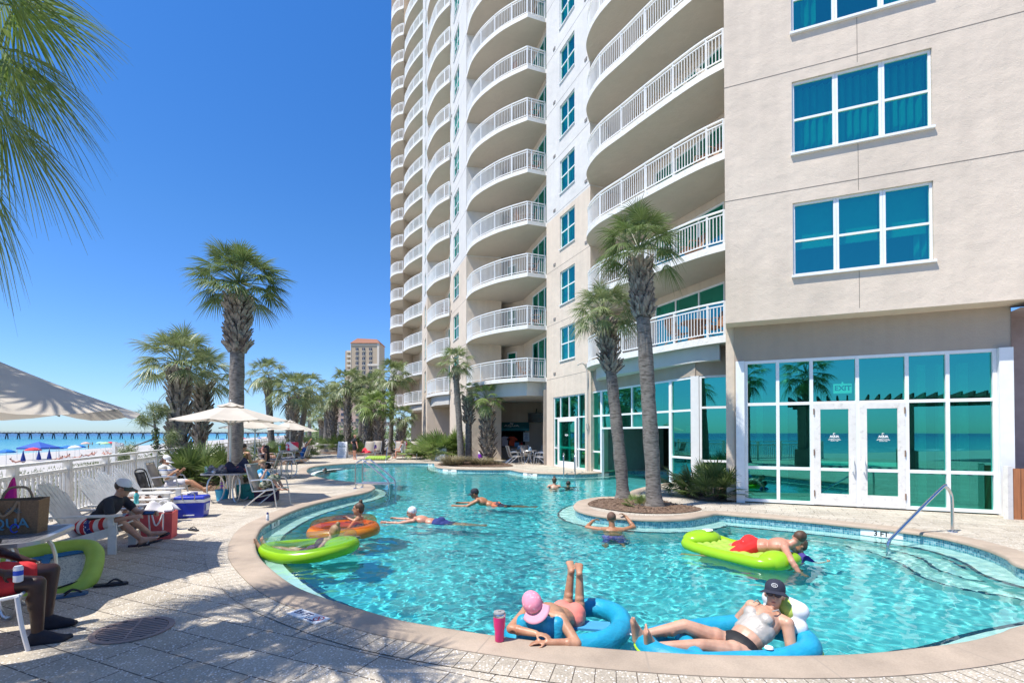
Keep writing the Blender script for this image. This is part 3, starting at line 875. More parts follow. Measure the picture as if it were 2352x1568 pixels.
# no middle rail or sill across the doors: cover frame cells rebuilt below
f = wbuild(fm, 'storefront_window', FRAMEW); sub(pn, 'pane', GLASS, f)
LET = M_('white_vinyl_lettering', (.82, .82, .80), .5, var=0)
for i, (a, b) in enumerate(((cols[1], cols[2]), (cols[2], cols[3]))):
    a += .035; b -= .035
    dm = MB(); dp = MB(); y = .015
    for x, wx in ((a + .07, .14), (b - .07, .14)): dm.box((x, y, 1.21), (wx, .06, 2.34), MBm)
    dm.box(((a + b) / 2, y, 2.32), (b - a - .28, .058, .14), MBm); dm.box(((a + b) / 2, y, .17), (b - a - .28, .058, .26), MBm)
    dm.box(((a + b) / 2, y + .02, 1.0), (b - a - .28, .03, .09), MBm)
    dr = wbuild(dm, 'door', WHITE_OLD)
    dp.add([(a + .12, y, .28), (b - .12, y, .28), (b - .12, y, 2.28), (a + .12, y, 2.28)], [(0, 1, 2, 3)], MBm); sub(dp, 'pane', GLASS, dr)
    hx = b - .07 if i == 0 else a + .07
    hm = MB(); sg = 1 if i == 0 else -1
    hm.tube([(hx, -.02, 1.13), (hx, -.09, 1.13), (hx, -.10, 1.0), (hx, -.09, .83), (hx, -.02, .83)], .014, 8, M=MBm); hm.box((hx, -.005, .98), (.05, .03, .4), MBm)
    sub(hm, 'handle', FRAMEW, dr, smooth=True)
    hg = MB(); ex = a + .01 if i == 0 else b - .01
    for z in (.3, 1.25, 2.2): hg.tube([(ex, -.03, z - .07), (ex, -.03, z + .07)], .014, 6, M=MBm)
    sub(hg, 'hinge', M_('rusty_steel', (.30, .22, .17), .6, .5, c2=(.30, .12, .05), c2s=40), dr)
    Mt = Matrix.Translation(-TL) @ MBm @ Matrix.Translation((lambda: ((a + b) / 2 + (.02 if i else 0), -.006, 1.62))()) @ Matrix.Rotation(PI / 2, 4, 'X')
    text('door_lettering', 'AQUA', .062, LET, dr, Mt, .001, bold=.004)
    text('door_lettering', 'PLEASE NO FOOD\nOR DRINK ALLOWED\nIN HOT TUB', .026, LET, dr, Mt @ Matrix.Translation((0, -.078, 0)), .001, bold=.0006)
    lg = MB(); lg.tube([(.022 * math.cos(t), .058 + .019 * math.sin(t), 0) for t in np.linspace(.6, 5.2, 12)], [.002 + .004 * math.sin(q) for q in np.linspace(.3, 2.8, 12)], 5)
    lo_ = lg.build('door_emblem', LET, dr); lo_.data.transform(Mt)
rm = MB(); room(rm, MBm, .1, LB - .05, .006, 3.44, .14, 6.5); wbuild(rm, 'lobby_room', ROOM)
ib = MB()
for s_ in (.6, 1.2, 4.0, 4.4, 4.8): ib.box((s_ if s_ < 3 else s_ + .1, 2.0 if s_ < 3 else 1.6, 1.7), (.16, .2, 3.3), MBm)
wbuild(ib, 'lobby_column', M_('pale_column', (.62, .62, .50), .7))
es = thing('exit_sign', 'lit EXIT sign hanging behind the glass above the double doors', 'sign', MBm @ Vector((bx(1941), .26, 2.63)))
Me = Matrix.Rotation(math.atan2(MBm[1][0], MBm[0][0]), 4, 'Z')
q = MB(); q.box((0, 0, .11), (.36, .06, .22), Me); q.box((0, 0, .24), (.03, .03, .05), Me); lit_ = M_('sign_lit_cream', (.75, .72, .55), .5, var=0); lb_ = lit_.node_tree.nodes['Principled BSDF']; lb_.inputs['Emission Color'].default_value = (1, .93, .62, 1); lb_.inputs['Emission Strength'].default_value = .35; q.build('housing', lit_, es)
text('exit_lettering', 'EXIT', .16, M_('exit_red', (.65, .05, .04), .5, var=0), es, Me @ Matrix.Translation((0, -.036, .11)) @ Matrix.Rotation(PI / 2, 4, 'X'), .004, bold=.006)
# wall beyond the glass front
mb = MB(); mb.add([(LB, -.02, 0), (LB, 0.75, 0), (LB, .75, 4.3), (LB, -.02, 4.3), (LB + 7, .75, 0), (LB + 7, .75, 4.3)], [(0, 1, 2, 3), (1, 4, 5, 2)], MBm)
mb.add([(LB, -.4, 4.2), (LB + 7, -.4, 4.2), (LB + 7, .75, 4.2), (LB, .75, 4.2)], [(0, 1, 2, 3)], MBm)
wbuild(mb, 'side_wall', M_('stucco_shaded_mauve', (.34, .28, .27), .9, bmp=.3))  # mauve-grey of this wall in shade, put into the stucco colour

# ---- walls C, F, H : the piers between the balcony bays
def pier(M, L, win, ret0, ret1, k_top, splitz, gops=(), name='pier_wall'):
    ops = [(win[0], win[1], win[2] + FH * k, win[3] + FH * k) for k in range(k_top)]
    lo = [o for o in ops if o[3] < splitz] + list(gops); hi = [o for o in ops if o[2] > splitz]
    for z0, z1, oo, m in ((0, splitz, lo, STUCCO), (splitz, TOPZ, hi, STUCCO_W)):
        mb = MB(); wall_panel(mb, M, 0, L, z0, z1, oo)
        for e, dirv in ((0, ret0), (L, ret1)):
            if dirv: mb.add([(e, 0, z0), (e + dirv[0], dirv[1], z0), (e + dirv[0], dirv[1], z1), (e, 0, z1)], [(0, 1, 2, 3)], M)
        wbuild(mb, name, m)
    for k in range(0, int((TOPZ - 4) / FH)):
        pass
    jm = MB()
    for k in range(0, 17): jm.box((L / 2, -.001, 4.46 + .02 + FH * k), (L, .006, .013), M)
    wbuild(jm, 'wall_joint', MATS['joint_dark'])
def lwin(M, win, cols, rows, ks, fw=.055, curt=True):
    fm = MB(); pn = MB(); cu = MB()
    s0, s1, z0, z1 = win
    grid_frame(fm, pn, M, s0, s1, z0, z1, [s0 + (s1 - s0) * i / cols for i in range(1, cols)], [z0 + (z1 - z0) * .5] * (rows - 1), fw, .09, .07)
    fm.box(((s0 + s1) / 2, -.015, z0 - .02), (s1 - s0 + .06, .08, .04), M)
    f = wbuild(fm, 'window', FRAMEW); sub(pn, 'pane', GLASS, f)
    curtain(cu, M, s0 + .02, s0 + (s1 - s0) * .55, z0, z1, .28, seed=4); curtain(cu, M, s1 - (s1 - s0) * .36, s1 - .02, z0, z1, .28, seed=9)
    sub(cu, 'curtain', CURT, f)
    levels(f, ks)
    rm = MB()
    for k in [0] + list(ks): room(rm, M, s0 - .2, s1 + .2, z0 - .3 + FH * k, z1 + .2 + FH * k, .16, 1.6)
    wbuild(rm, 'apartment_room', ROOM)
WC = (1.54, 3.05, 5.28, 6.94); WF = (1.16, 2.80, 5.28, 6.94); WH = (3.2, 4.7, 5.28, 6.94)
pier(MC, LC, WC, None, (.0, .9), 9, SPLIT, [(.78, 3.97, .03, 3.52)])
pier(MF, LF, WF, None, (.35, 2.2), 12, SPLIT)
pier(MH, LH, WH, None, (.3, 1.8), 15, SPLIT, [(3.6, 4.7, 1.2, 3.1)])
lwin(MC, WC, 2, 2, range(1, 8)); lwin(MF, WF, 2, 2, range(1, 11)); lwin(MH, WH, 2, 2, range(1, 14))
vm = MB(); vm.box((0, 0, 0), (.22, .03, .13)); VENT = M_('vent_grey', (.22, .20, .18), .7, var=0)
vents = None
for M, ss, kk in ((MC, (.95, LC - .35), range(0, 7)), (MF, (.5,), range(0, 8))):
    for s_ in ss:
        for k in kk:
            z = 4.72 + FH * k if s_ < 2 else 4.75 + FH * k + (FH * .0)
            P_ = M @ Vector((s_, -.012, z + 2.0 if False else z)) - TL
            if vents is None: vents = vm.build('wall_vent', VENT, tower); o = vents
            else: o = vents.copy(); COL.objects.link(o); o.parent = tower
            o.location = P_; o.rotation_euler = (0, 0, math.atan2(M[1][0], M[0][0]))
lv = MB()
for M, s_, z in ((MF, 1.8, 3.7), (MH, 4.2, 3.85)):
    for i in range(5): lv.box((s_, -.01, z + i * .09), (.75, .03, .05), M)
wbuild(lv, 'louvre_vent', MATS['vent_grey'])
# storefront at the foot of pier C
fm = MB(); pn = MB(); s0, s1 = .78, 3.97
c4 = [s0 + (s1 - s0) * f for f in (.22, .50, .79)]
grid_frame(fm, pn, MC, s0, s1, .03, 3.52, c4, (.95, 2.45), .06, .09, .09, skip=((1, 0), (1, 1), (2, 0), (2, 1)))
f = wbuild(fm, 'storefront_window', FRAMEW); sub(pn, 'pane', GLASS, f)
dm = MB(); dp = MB(); a, b = s0 + (s1 - s0) * .15, s0 + (s1 - s0) * .75
for x in (a + .08, b - .08): dm.box((x, .03, 1.22), (.16, .07, 2.4), MC)
dm.box(((a + b) / 2, .03, 2.34), (b - a - .32, .065, .16), MC); dm.box(((a + b) / 2, .03, .17), (b - a - .32, .065, .30), MC); dm.box(((a + b) / 2, .05, 1.0), (b - a - .32, .03, .08), MC)
dr = wbuild(dm, 'door', WHITE); dp.add([(a + .15, .03, .3), (b - .15, .03, .3), (b - .15, .03, 2.28), (a + .15, .03, 2.28)], [(0, 1, 2, 3)], MC); sub(dp, 'pane', GLASS, dr)
hm = MB(); hm.tube([(a + .08, -.02, 1.15), (a + .08, -.08, 1.12), (a + .08, -.08, .88), (a + .08, -.02, .85)], .014, 8, M=MC); sub(hm, 'handle', STEEL, dr, smooth=True)
Mt = Matrix.Translation(-TL) @ MC @ Matrix.Translation(((a + b) / 2, -.006, 1.6)) @ Matrix.Rotation(PI / 2, 4, 'X')
text('door_lettering', 'AQUA', .11, LET, dr, Mt, .001, bold=.004)
rm = MB(); room(rm, MC, .5, LC - .05, .01, 3.6, .2, 4); wbuild(rm, 'lobby_room', ROOM)

# ---- bays: back walls with glass doors
def bay(pts, zmax, door_seg, ks, dframe=3, z0=SB0, mat=STUCCO, glassmat=GLASS, zlow=None):
    """pts right -> left along the back of the bay"""
    for i in range(len(pts) - 1):
        p1, p0 = pts[i], pts[i + 1]
        M, L = FM(p0, p1)
        ops = []
        if i == door_seg: ops = [(.1, L - .1, SB0 + ST + FH * k, SB0 + ST + 2.3 + FH * k) for k in [0] + list(ks)]
        mb = MB(); wall_panel(mb, M, 0, L, z0, zmax, ops, .1); wbuild(mb, 'bay_wall', mat)
        if i == door_seg:
            fm = MB(); pn = MB(); a, b = .1, L - .1
            grid_frame(fm, pn, M, a, b, SB0 + ST + .01, SB0 + ST + 2.3, [a + (b - a) * q / dframe for q in range(1, dframe)], (), .07, .06, .07)
            f = wbuild(fm, 'sliding_door', FRAMEW); sub(pn, 'pane', glassmat, f)
            cu = MB(); curtain(cu, M, a + .05, a + (b - a) * .3, SB0 + ST, SB0 + ST + 2.3, .3, seed=12); sub(cu, 'curtain', CURT, f)
            levels(f, ks)
            rm = MB()
            for k in [0] + list(ks): room(rm, M, 0, L, SB0 + ST + FH * k, SB0 + ST + 2.4 + FH * k, .15, 3)
            wbuild(rm, 'apartment_room', ROOM)
E_ = [(1.83, 26.42), (2.08, 26.55), (1.15, 29.6), (.7, 31.3), (-.7, 32.7), (-1.95, 33.3), (-2.15, 33.0)]
D_ = [(6.55, 15.25), (7.4, 17.2), (5.9, 20.9), (5.05, 23.2), (3.85, 23.1), (3.5, 22.25)]
G_ = [(-4.45, 35.8), (-4.2, 36.0), (-5.0, 39.0), (-5.7, 41.4), (-6.3, 42.4)]
I_ = [(-8.37, 46.5), (-8.1, 46.8), (-9.0, 50.0), (-9.9, 53.0), (-10.7, 53.8), (-11.35, 52.0)]
J_ = [(-11.35, 52.0), (-11.2, 54.0), (-12.2, 57.0), (-13.55, 55.6), (-12.5, 60)]
bay(E_, TOPZ, 1, range(1, 9)); bay(D_, TOPZ, 1, range(1, 6)); bay(G_, TOPZ, 1, range(1, 12), 2); bay(I_, TOPZ, 1, range(1, 15), 2); bay(J_, TOPZ, 9, ())
# small rooms' doors at the back of the bays
for pts, seg, ks in ((E_, 3, range(1, 4)), (G_, 3, range(1, 3))):
    M, L = FM(pts[seg + 1], pts[seg]); fm = MB(); pn = MB(); z = SB0 + ST
    grid_frame(fm, pn, M, L * .3, L * .3 + .85, z + .02, z + 2.2, (), (z + 1.5,), .09, -.02, .05)
    f = wbuild(fm, 'balcony_door', FRAMEW); sub(pn, 'pane', GLASS, f); levels(f, ks)

# ---- balconies
def balcony(front, nsm, back, ks, post=1.25, z=SB0):
    fr = smoothline([Vector((p[0], p[1], 0)) for p in front[:nsm]], False, 7) + [Vector((p[0], p[1], 0)) for p in front[nsm:]]
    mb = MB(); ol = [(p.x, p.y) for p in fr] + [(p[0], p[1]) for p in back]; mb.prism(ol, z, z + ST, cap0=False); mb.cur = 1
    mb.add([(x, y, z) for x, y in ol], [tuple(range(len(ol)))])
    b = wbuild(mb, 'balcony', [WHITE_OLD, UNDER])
    ins = []
    cen = Vector((sum(p[0] for p in back) / len(back), sum(p[1] for p in back) / len(back), 0))
    for p in fr: ins.append(p + (cen - p).normalized() * .07)
    path = []
    for a_, b_ in zip(ins, ins[1:]): path.append(a_)
    path.append(ins[-1])
    up = Vector((0, 0, 1)); zt = z + ST
    rb = MB()
    for h, wd, ht in ((1.02, .07, .045), (.90, .04, .03), (.10, .04, .03)):
        for a_, b_ in zip(path, path[1:]): rb.bar(a_ + up * (zt + h), b_ + up * (zt + h), wd, ht)
    for p in resample(path, .11)[1:-1]: rb.box((p.x, p.y, zt + .5), (.022, .022, .8))
    pp = resample(path, post)
    if nsm < len(front): pp.append(ins[-2])
    for p in pp: rb.box((p.x, p.y, zt + .52), (.055, .055, 1.04))
    sub(rb, 'railing', WHITE, b)
    levels(b, ks)
    return fr
EF = [(-2.86, 31.15), (-2.45, 29.85), (-1.83, 28.8), (-.9, 27.76), (-.12, 27.13), (.833, 26.52), (1.82, 26.9)]
frE = balcony(EF, 6, [(2.06, 26.6), (1.14, 29.62), (.7, 31.3), (-.7, 32.7), (-1.95, 33.3), (-2.1, 33.0)], range(1, 9))
DF = [(3.48, 22.3), (3.18, 21.2), (3.42, 19.9), (4.2, 18.5), (4.88, 17.34), (5.85, 15.82), (6.47, 15.1)]
frD = balcony(DF, 7, [(7.38, 17.2), (5.9, 20.88), (5.05, 23.18), (3.85, 23.08)], range(1, 6))
GF = [(-6.86, 40.5), (-6.72, 39.3), (-6.05, 37.6), (-5.43, 36.5), (-4.47, 35.45)]
frG = balcony(GF, 5, [(-4.22, 36.0), (-5.0, 39), (-5.7, 41.4), (-6.3, 42.4)], range(1, 12))
IF = [(-11.3, 52.0), (-11.05, 51.0), (-10.3, 49.5), (-9.4, 48.2), (-8.34, 46.9)]
frI = balcony(IF, 5, [(-8.1, 46.8), (-9.0, 50), (-9.9, 53), (-10.7, 53.8)], range(1, 15))
JF = [(-13.5, 55.6), (-13.3, 54.4), (-12.9, 53.3), (-12.2, 52.4), (-11.4, 52.0)]
frJ = balcony(JF, 5, [(-11.2, 54), (-12.2, 57)], range(1, 16))

# ---- ground floor under the bays
def beam(fr, back, inset, z0, name):
    cen = Vector((sum(p[0] for p in back) / len(back), sum(p[1] for p in back) / len(back), 0))
    mb = MB(); mb.prism([(lambda q: (q.x, q.y))(p + (cen - p).normalized() * inset) for p in fr] + [(p[0], p[1]) for p in back], z0, SB0 - .002)
    wbuild(mb, name, SOFFIT)
beam(frE, [(2.06, 26.6), (2.3, 33.8), (-2.9, 33.8)], .45, 3.72, 'canopy_beam')
beam(frD, [(7.3, 17.2), (6.6, 24), (3.9, 23.0)], .40, 3.98, 'canopy_beam')
beam(frG, [(-4.22, 36.0), (-5.0, 42), (-6.3, 42.4)], .35, 3.75, 'canopy_beam')
beam(frI, [(-8.1, 46.8), (-9.0, 53), (-10.7, 53.8)], .3, 3.9, 'canopy_beam')
# bar wall under bay E with the serving hatch
MBar, LBar = FM((-3.0, 33.3), (2.4, 33.3))
def barx(px): return (px - CX) / F0 * 33.3 + 3.0
h0, h1 = barx(1140), barx(1206)
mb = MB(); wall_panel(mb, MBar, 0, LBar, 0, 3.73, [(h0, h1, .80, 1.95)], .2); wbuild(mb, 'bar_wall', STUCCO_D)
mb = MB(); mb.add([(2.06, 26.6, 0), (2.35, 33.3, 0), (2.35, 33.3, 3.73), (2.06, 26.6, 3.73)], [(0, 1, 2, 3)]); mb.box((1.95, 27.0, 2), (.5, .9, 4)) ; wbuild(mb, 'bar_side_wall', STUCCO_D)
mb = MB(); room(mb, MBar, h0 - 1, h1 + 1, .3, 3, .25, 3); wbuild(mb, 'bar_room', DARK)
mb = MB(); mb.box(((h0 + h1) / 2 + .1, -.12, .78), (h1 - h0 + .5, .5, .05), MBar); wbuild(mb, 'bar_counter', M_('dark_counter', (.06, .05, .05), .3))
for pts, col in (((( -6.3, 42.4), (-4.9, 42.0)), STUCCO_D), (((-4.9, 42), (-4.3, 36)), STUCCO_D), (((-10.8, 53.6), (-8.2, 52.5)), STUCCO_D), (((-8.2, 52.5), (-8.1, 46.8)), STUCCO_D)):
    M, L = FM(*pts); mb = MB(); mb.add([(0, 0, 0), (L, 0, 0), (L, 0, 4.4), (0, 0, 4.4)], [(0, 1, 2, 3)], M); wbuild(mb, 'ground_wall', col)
mb = MB(); M, L = FM((-6.2, 42.2), (-4.9, 41.8)); mb.box((.75, -.03, 1.2), (.9, .05, 2.4), M); wbuild(mb, 'service_door', M_('brown_door', (.20, .14, .09), .6))
# glass enclosure of the indoor pool under bay D
ME1, L1 = FM((3.51, 22.7), (5.95, 16.4)); ME2, L2 = FM((6.05, 16.28), (6.87, 15.87))
fm = MB(); pn = MB()
xs = [1.09, 2.22, 3.35, 4.5, 5.65]
for (a, b, zs, zb) in ((.03, 1.09, (.88, 2.45), .02), (5.65, L1, (.88, 2.45), .02)):
    grid_frame(fm, pn, ME1, a, b, zb, 3.55, (), zs, .07, 0, .1)
grid_frame(fm, pn, ME1, 1.09, 5.65, 1.87, 3.55, xs[1:4], (2.45,), .07, .0, .1)
fm.box((1.09, 0, 1.2), (.12, .12, 3.1), ME1); fm.box((5.65, 0, 1.2), (.12, .12, 3.1), ME1)
grid_frame(fm, pn, ME2, .05, L2, .02, 3.55, (), (.80, 2.52), .07, 0, .1)
fm.prism([(5.90, 16.50), (5.82, 16.30), (6.05, 16.20), (6.13, 16.34)], .01, 3.55)
f = wbuild(fm, 'storefront_window', FRAMEW); sub(pn, 'pane', GLASS, f)
mb = MB()
for M, a, L in ((ME1, 0, L1 + .16), (ME2, -.10, L2 + .3)): mb.add([(a, -.06, 3.55), (L, -.06, 3.55), (L, -.06, 4.44), (a, -.06, 4.44)], [(0, 1, 2, 3)], M)
wbuild(mb, 'enclosure_band_wall', STUCCO_D)
mb = MB(); pts = [(3.5, 22.9), (5.0, 26.4), (11, 25), (11, 17.5), (7.1, 16.0)]
for a, b in zip(pts, pts[1:]): mb.add([(*a, -1.5), (*b, -1.5), (*b, 3.7), (*a, 3.7)], [(0, 1, 2, 3)])
mb.prism([(3.5, 22.9), (5.0, 26.4), (11, 25), (11, 17.5), (7.1, 16.0), (6.0, 16.5)], 3.6, 3.7)
wbuild(mb, 'pool_hall_wall', M_('pool_hall_wall', (.20, .165, .13), .9))
mb = MB(); mb.box((5.6, 25.3, 1.4), (1.6, .3, 2.8)); wbuild(mb, 'water_feature', M_('stone_strips', (.45, .40, .33), .8, c2=(.12, .10, .08), c2s=9, stretch=(6, 6, .4), bmp=.8, bs=12))
mb = MB(); mb.box((6.65, 24.9, 1.5), (.5, .5, 3)); wbuild(mb, 'tile_column', M_('slate_tile', (.10, .13, .12), .3, c2=(.25, .25, .2), c2s=4))
wbuild((lambda q: (q.box((8.6, 24.0, 1.9), (.5, .05, .3)), q)[1])(MB()), 'pool_hall_sign', M_('pale_green_sign', (.3, .5, .4), .5))

# ================================================================== FAR BUILDINGS
c = D(826, 985, 290)
hot = thing('hotel_tower', 'tall distant tan hotel with a terracotta roof and white trimmed windows', 'building', (c.x, c.y, 0))
HT = M_('far_tan_wall', (.48, .37, .25), .9, var=.05)
q = MB(); q.box((3.4, 5, 26), (16, 13, 55)); q.box((-6.6, 8, 24), (4.5, 14, 51)); q.build('wall', HT, hot)
q = MB(); q.box((-4.72, -1.55, 26), (.25, .25, 55)); q.box((11.0, -1.6, 26), (1.2, .3, 55)); q.box((3.4, -1.65, 52.6), (16.6, .4, .5)); q.box((8.2, -1.7, 41), (6.5, .4, 1.2)); q.build('trim', M_('far_cream', (.68, .60, .48), .8), hot)
q = MB()
q.add([(-5.2, -2.2, 53.5), (12, -2.2, 53.5), (12, 12, 53.5), (-5.2, 12, 53.5), (-2.5, 3, 57.2), (9, 3, 56.6), (9, 7, 56.6), (-2.5, 7, 57.2)], [(0, 1, 5, 4), (1, 2, 6, 5), (2, 3, 7, 6), (3, 0, 4, 7), (4, 5, 6, 7), (0, 3, 2, 1)])
q.build('roof', M_('terracotta', (.30, .13, .075), .8), hot)
wm_ = MB(); wm_.box((0, 0, 0), (1.5, .3, 1.5)); w0 = wm_.build('window', M_('far_window', (.05, .06, .09), .3), hot); w0.location = (0, -1.6, 50)
tr = MB(); tr.box((0, -.08, -.95), (1.9, .3, .28)); tr.box((0, -.18, 0), (.12, .2, 1.5)); tr.build('window_sill', MATS['far_cream'], w0)
for r in range(17):
    for x in (-1.2, 2.6, 6.6):
        if r == 0 and x == -1.2: w0.location = (x, -1.62, 50.0); continue
        copy_tree(w0, hot).location = (x, -1.62, 50.0 - r * 2.75)
bm_ = MB(); bm_.box((0, 0, 0), (2.6, 1.4, .3)); bm_.box((0, -.65, .6), (2.6, .1, .9)); b0 = bm_.build('balcony', MATS['far_cream'], hot); b0.location = (-6.4, .5, 48.5)
for r in range(1, 17): copy_tree(b0, hot).location = (-6.4, .5, 48.5 - r * 2.75)
c = D(784, 985, 620)
ht2 = thing('glass_tower', 'slim pale grey tower block far off between the palm trunks', 'building', (c.x, c.y, 0))
q = MB(); q.box((3.5, 0, 18), (5, 8, 34)); q.build('wall', M_('far_white', (.66, .66, .66), .8), ht2)
q = MB()
for i in range(15): q.box((-2, -1.5, 2.5 + i * 2.2), (6, 6, 1.1))
q.build('balconies', M_('far_grey', (.42, .46, .52), .7), ht2)
c = D(812, 985, 240)
lb = thing('pink_hotel', 'low distant pinkish hotel wing behind the palms with small dark windows', 'building', (c.x, c.y, 0))
q = MB(); q.box((3, 3, 9), (22, 8, 19)); q.build('wall', M_('far_pink', (.52, .36, .28), .9), lb)
w1 = None
for r in range(6):
    for x in (-5, -1.5, 2, 5.5, 9):
        if w1 is None: wq = MB(); wq.box((0, 0, 0), (1.4, .2, 1.3)); w1 = wq.build('window', MATS['far_window'], lb); o = w1
        else: o = w1.copy(); COL.objects.link(o); o.parent = lb
        o.location = (x, -1.05, 2.5 + r * 2.7)
# ================================================================== PALMS AND OTHER PLANTS
def fan_leaf(mb, base, d, up, lp, L, nseg, spread, droop, r, fuse=.42, cross=4, wide=1.0, pet=True):
    """one palmate leaf: petiole along d, then a fan of drooping segments"""
    d = Vector(d).normalized(); sd = d.cross(Vector(up))
    if sd.length < 1e-3: sd = d.orthogonal()
    sd.normalize(); nrm = sd.cross(d).normalized()
    base = Vector(base); n_p = 4; p = base.copy(); dd = d.copy(); pts = [p.copy()]
    for i in range(n_p):
        dd = (dd + Vector((0, 0, -.10 * droop))).normalized(); p = p + dd * (lp / n_p); pts.append(p.copy())
    if pet: mb.tube(pts, [.022 * L, .018 * L, .016 * L, .014 * L, .011 * L], 4, caps=False)
    d2 = dd; sd = d2.cross(nrm).normalized(); nrm = sd.cross(d2)
    for s in range(nseg):
        f = (s + .5) / nseg * 2 - 1; th = f * spread + r.uniform(-.02, .02)
        Ls = L * (1 - .28 * abs(f) ** 2) * r.uniform(.88, 1.06)
        dirv = d2 * math.cos(th) + sd * math.sin(th) - nrm * (.25 * abs(f) + .05)
        dirv.normalize(); wv = dirv.cross(nrm).normalized()
        fold = r.uniform(-.5, .5); wv = (wv + nrm * fold).normalized()
        dth = 2 * spread / nseg; vs = []
        k = r.uniform(.7, 1.3) * droop
        for i in range(cross + 1):
            t = i / cross; rr = Ls * (.04 + .96 * t)
            if t <= fuse: w = rr * dth * .56 * wide
            else: w = Ls * fuse * dth * .56 * wide * max(0.05, (1 - t) / (1 - fuse)) ** .75
            q = p + dirv * rr + Vector((0, 0, -k * Ls * .55 * t ** 2.3)) + wv * 0
            vs += [q - wv * w, q + wv * w]
        mb.add(vs, [(2 * i, 2 * i + 1, 2 * i + 3, 2 * i + 2) for i in range(cross)])
def crown_mesh(mb, c, R_, nl, nseg, r, droop=.8, el0=85, el1=-35, lp=.55, wide=1.0, wind=None, cross=4, skew=1.0):
    for i in range(nl):
        t = (i + .5) / nl; az = i * 2.39996 + r.uniform(-.25, .25)
        el = R(el0 + (el1 - el0) * t ** skew + r.uniform(-8, 8))
        d = Vector((math.cos(az) * math.cos(el), math.sin(az) * math.cos(el), math.sin(el)))
        if wind: d = (d + Vector(wind) * .35).normalized()
        sc_ = R_ * r.uniform(.85, 1.1) * (.8 if t < .12 else 1)
        fan_leaf(mb, Vector(c) + d * (.05 * R_), d, (0, 0, 1) if abs(d.z) < .95 else (math.cos(az), math.sin(az), 0), sc_ * lp, sc_ * (1 - lp) * 1.12, nseg, R(r.uniform(85, 118)), droop * (.65 + .6 * t), r, wide=wide, cross=cross)
def boots_mesh(mb, axis, z0, z1, rad, r, n, L=.30, w=.055, out=.55):
    for i in range(n):
        t = i / n; z = z0 + (z1 - z0) * t; az = i * 2.39996 + r.uniform(-.15, .15)
        c = axis(z); e = Vector((math.cos(az), math.sin(az), 0)); tn = Vector((-e.y, e.x, 0)) * r.choice((-1, 1)) * r.uniform(.15, .55)
        a = c + e * rad(z) * .72; o = out * r.uniform(.6, 1.3)
        dv = (Vector((0, 0, 1)) + e * o + tn).normalized(); b = a + dv * L * r.uniform(.75, 1.2)
        s_ = e.cross(dv).normalized(); th = dv.cross(s_)
        vs = []
        for p, ww, tt in ((a, w * 1.25, .02), (b, w * .55, .012)):
            for i_, j_ in ((-1, -1), (1, -1), (1, 1), (-1, 1)): vs.append(p + s_ * ww * i_ + th * tt * j_)
        mb.add(vs, [(0, 1, 5, 4), (1, 2, 6, 5), (2, 3, 7, 6), (3, 0, 4, 7), (4, 5, 6, 7)])
PALMG = 'cabbage palms round the pool deck'
def palm(base, label, H, top=(0, 0), rb=.2, rt=.16, crown=1.6, nl=30, nseg=26, boots=None, bn=110, seed=1, droop=.8, leaf=None, el1=-35, dz=.35, wide=1.0, wind=None, brad=1.0, bl=.3, bw=.055, cross=4, bout=.55, skew=1.0, el0=85):
    r = random.Random(seed)
    t = thing('palm_tree', label, 'palm tree', base, 0, PALMG)
    def axis(z):
        f = max(0, min(1.1, z / H)); return Vector((top[0] * f ** 1.15, top[1] * f ** 1.15, z))
    def rad(z):
        f = max(0, min(1, z / H)); return rb + (rt - rb) * f + .07 * max(0, 1 - z / .35) ** 2
    mb = MB(); zz = np.linspace(-.1, H, 40)
    pts = [axis(z) + Vector((r.uniform(-.006, .006), r.uniform(-.006, .006), 0)) for z in zz]
    mb.tube(pts, [rad(z) * (1 + .035 * math.sin(z * 47) + r.uniform(-.02, .02)) for z in zz], 14)
    mb.build('trunk', TRUNK, t, smooth=True, ang=60)
    if boots:
        mb = MB(); boots_mesh(mb, axis, boots[0], boots[1], lambda z: rad(z) * brad, r, bn, bl, bw, bout); mb.build('leaf_bases', BOOT, t)
    mb = MB(); crown_mesh(mb, axis(H + dz), crown, nl, nseg, r, droop, el0, el1, wide=wide, wind=wind, cross=cross, skew=skew)
    mb.build('crown', leaf or LEAF, t)
    return t
def at(px, Y): return Vector(((px - CX) / F0 * Y, Y, 0))
# near left group
palm(at(412, 18.5), 'stout palm with criss-cross leaf stubs all down its trunk behind the woman in the visor', 3.9, (-.1, .1), .24, .24, 1.62, 42, 30, (.3, 3.9), 210, 11, .55, LEAFN, el1=-14, brad=1.2, bl=.5, bw=.085, bout=.5)
palm(at(455, 20.8), 'leaning palm with dark trunk just right of the stout criss-cross palm', 3.7, (.1, .2), .23, .2, 1.55, 30, 28, (1.3, 3.7), 120, 12, .65, LEAFN, el1=-20, brad=1.25, bl=.42, bw=.06, bout=.8)
palm(at(540, 15.9), 'tallest palm of the left group with a shaggy collar of leaf stubs behind the umbrella', 6.0, (.03, .1), .225, .21, 1.55, 54, 32, (4.25, 6.0), 260, 13, .5, LEAF, el1=-14, dz=.5, brad=1.5, bl=.36, bw=.05, bout=.7, skew=.8)
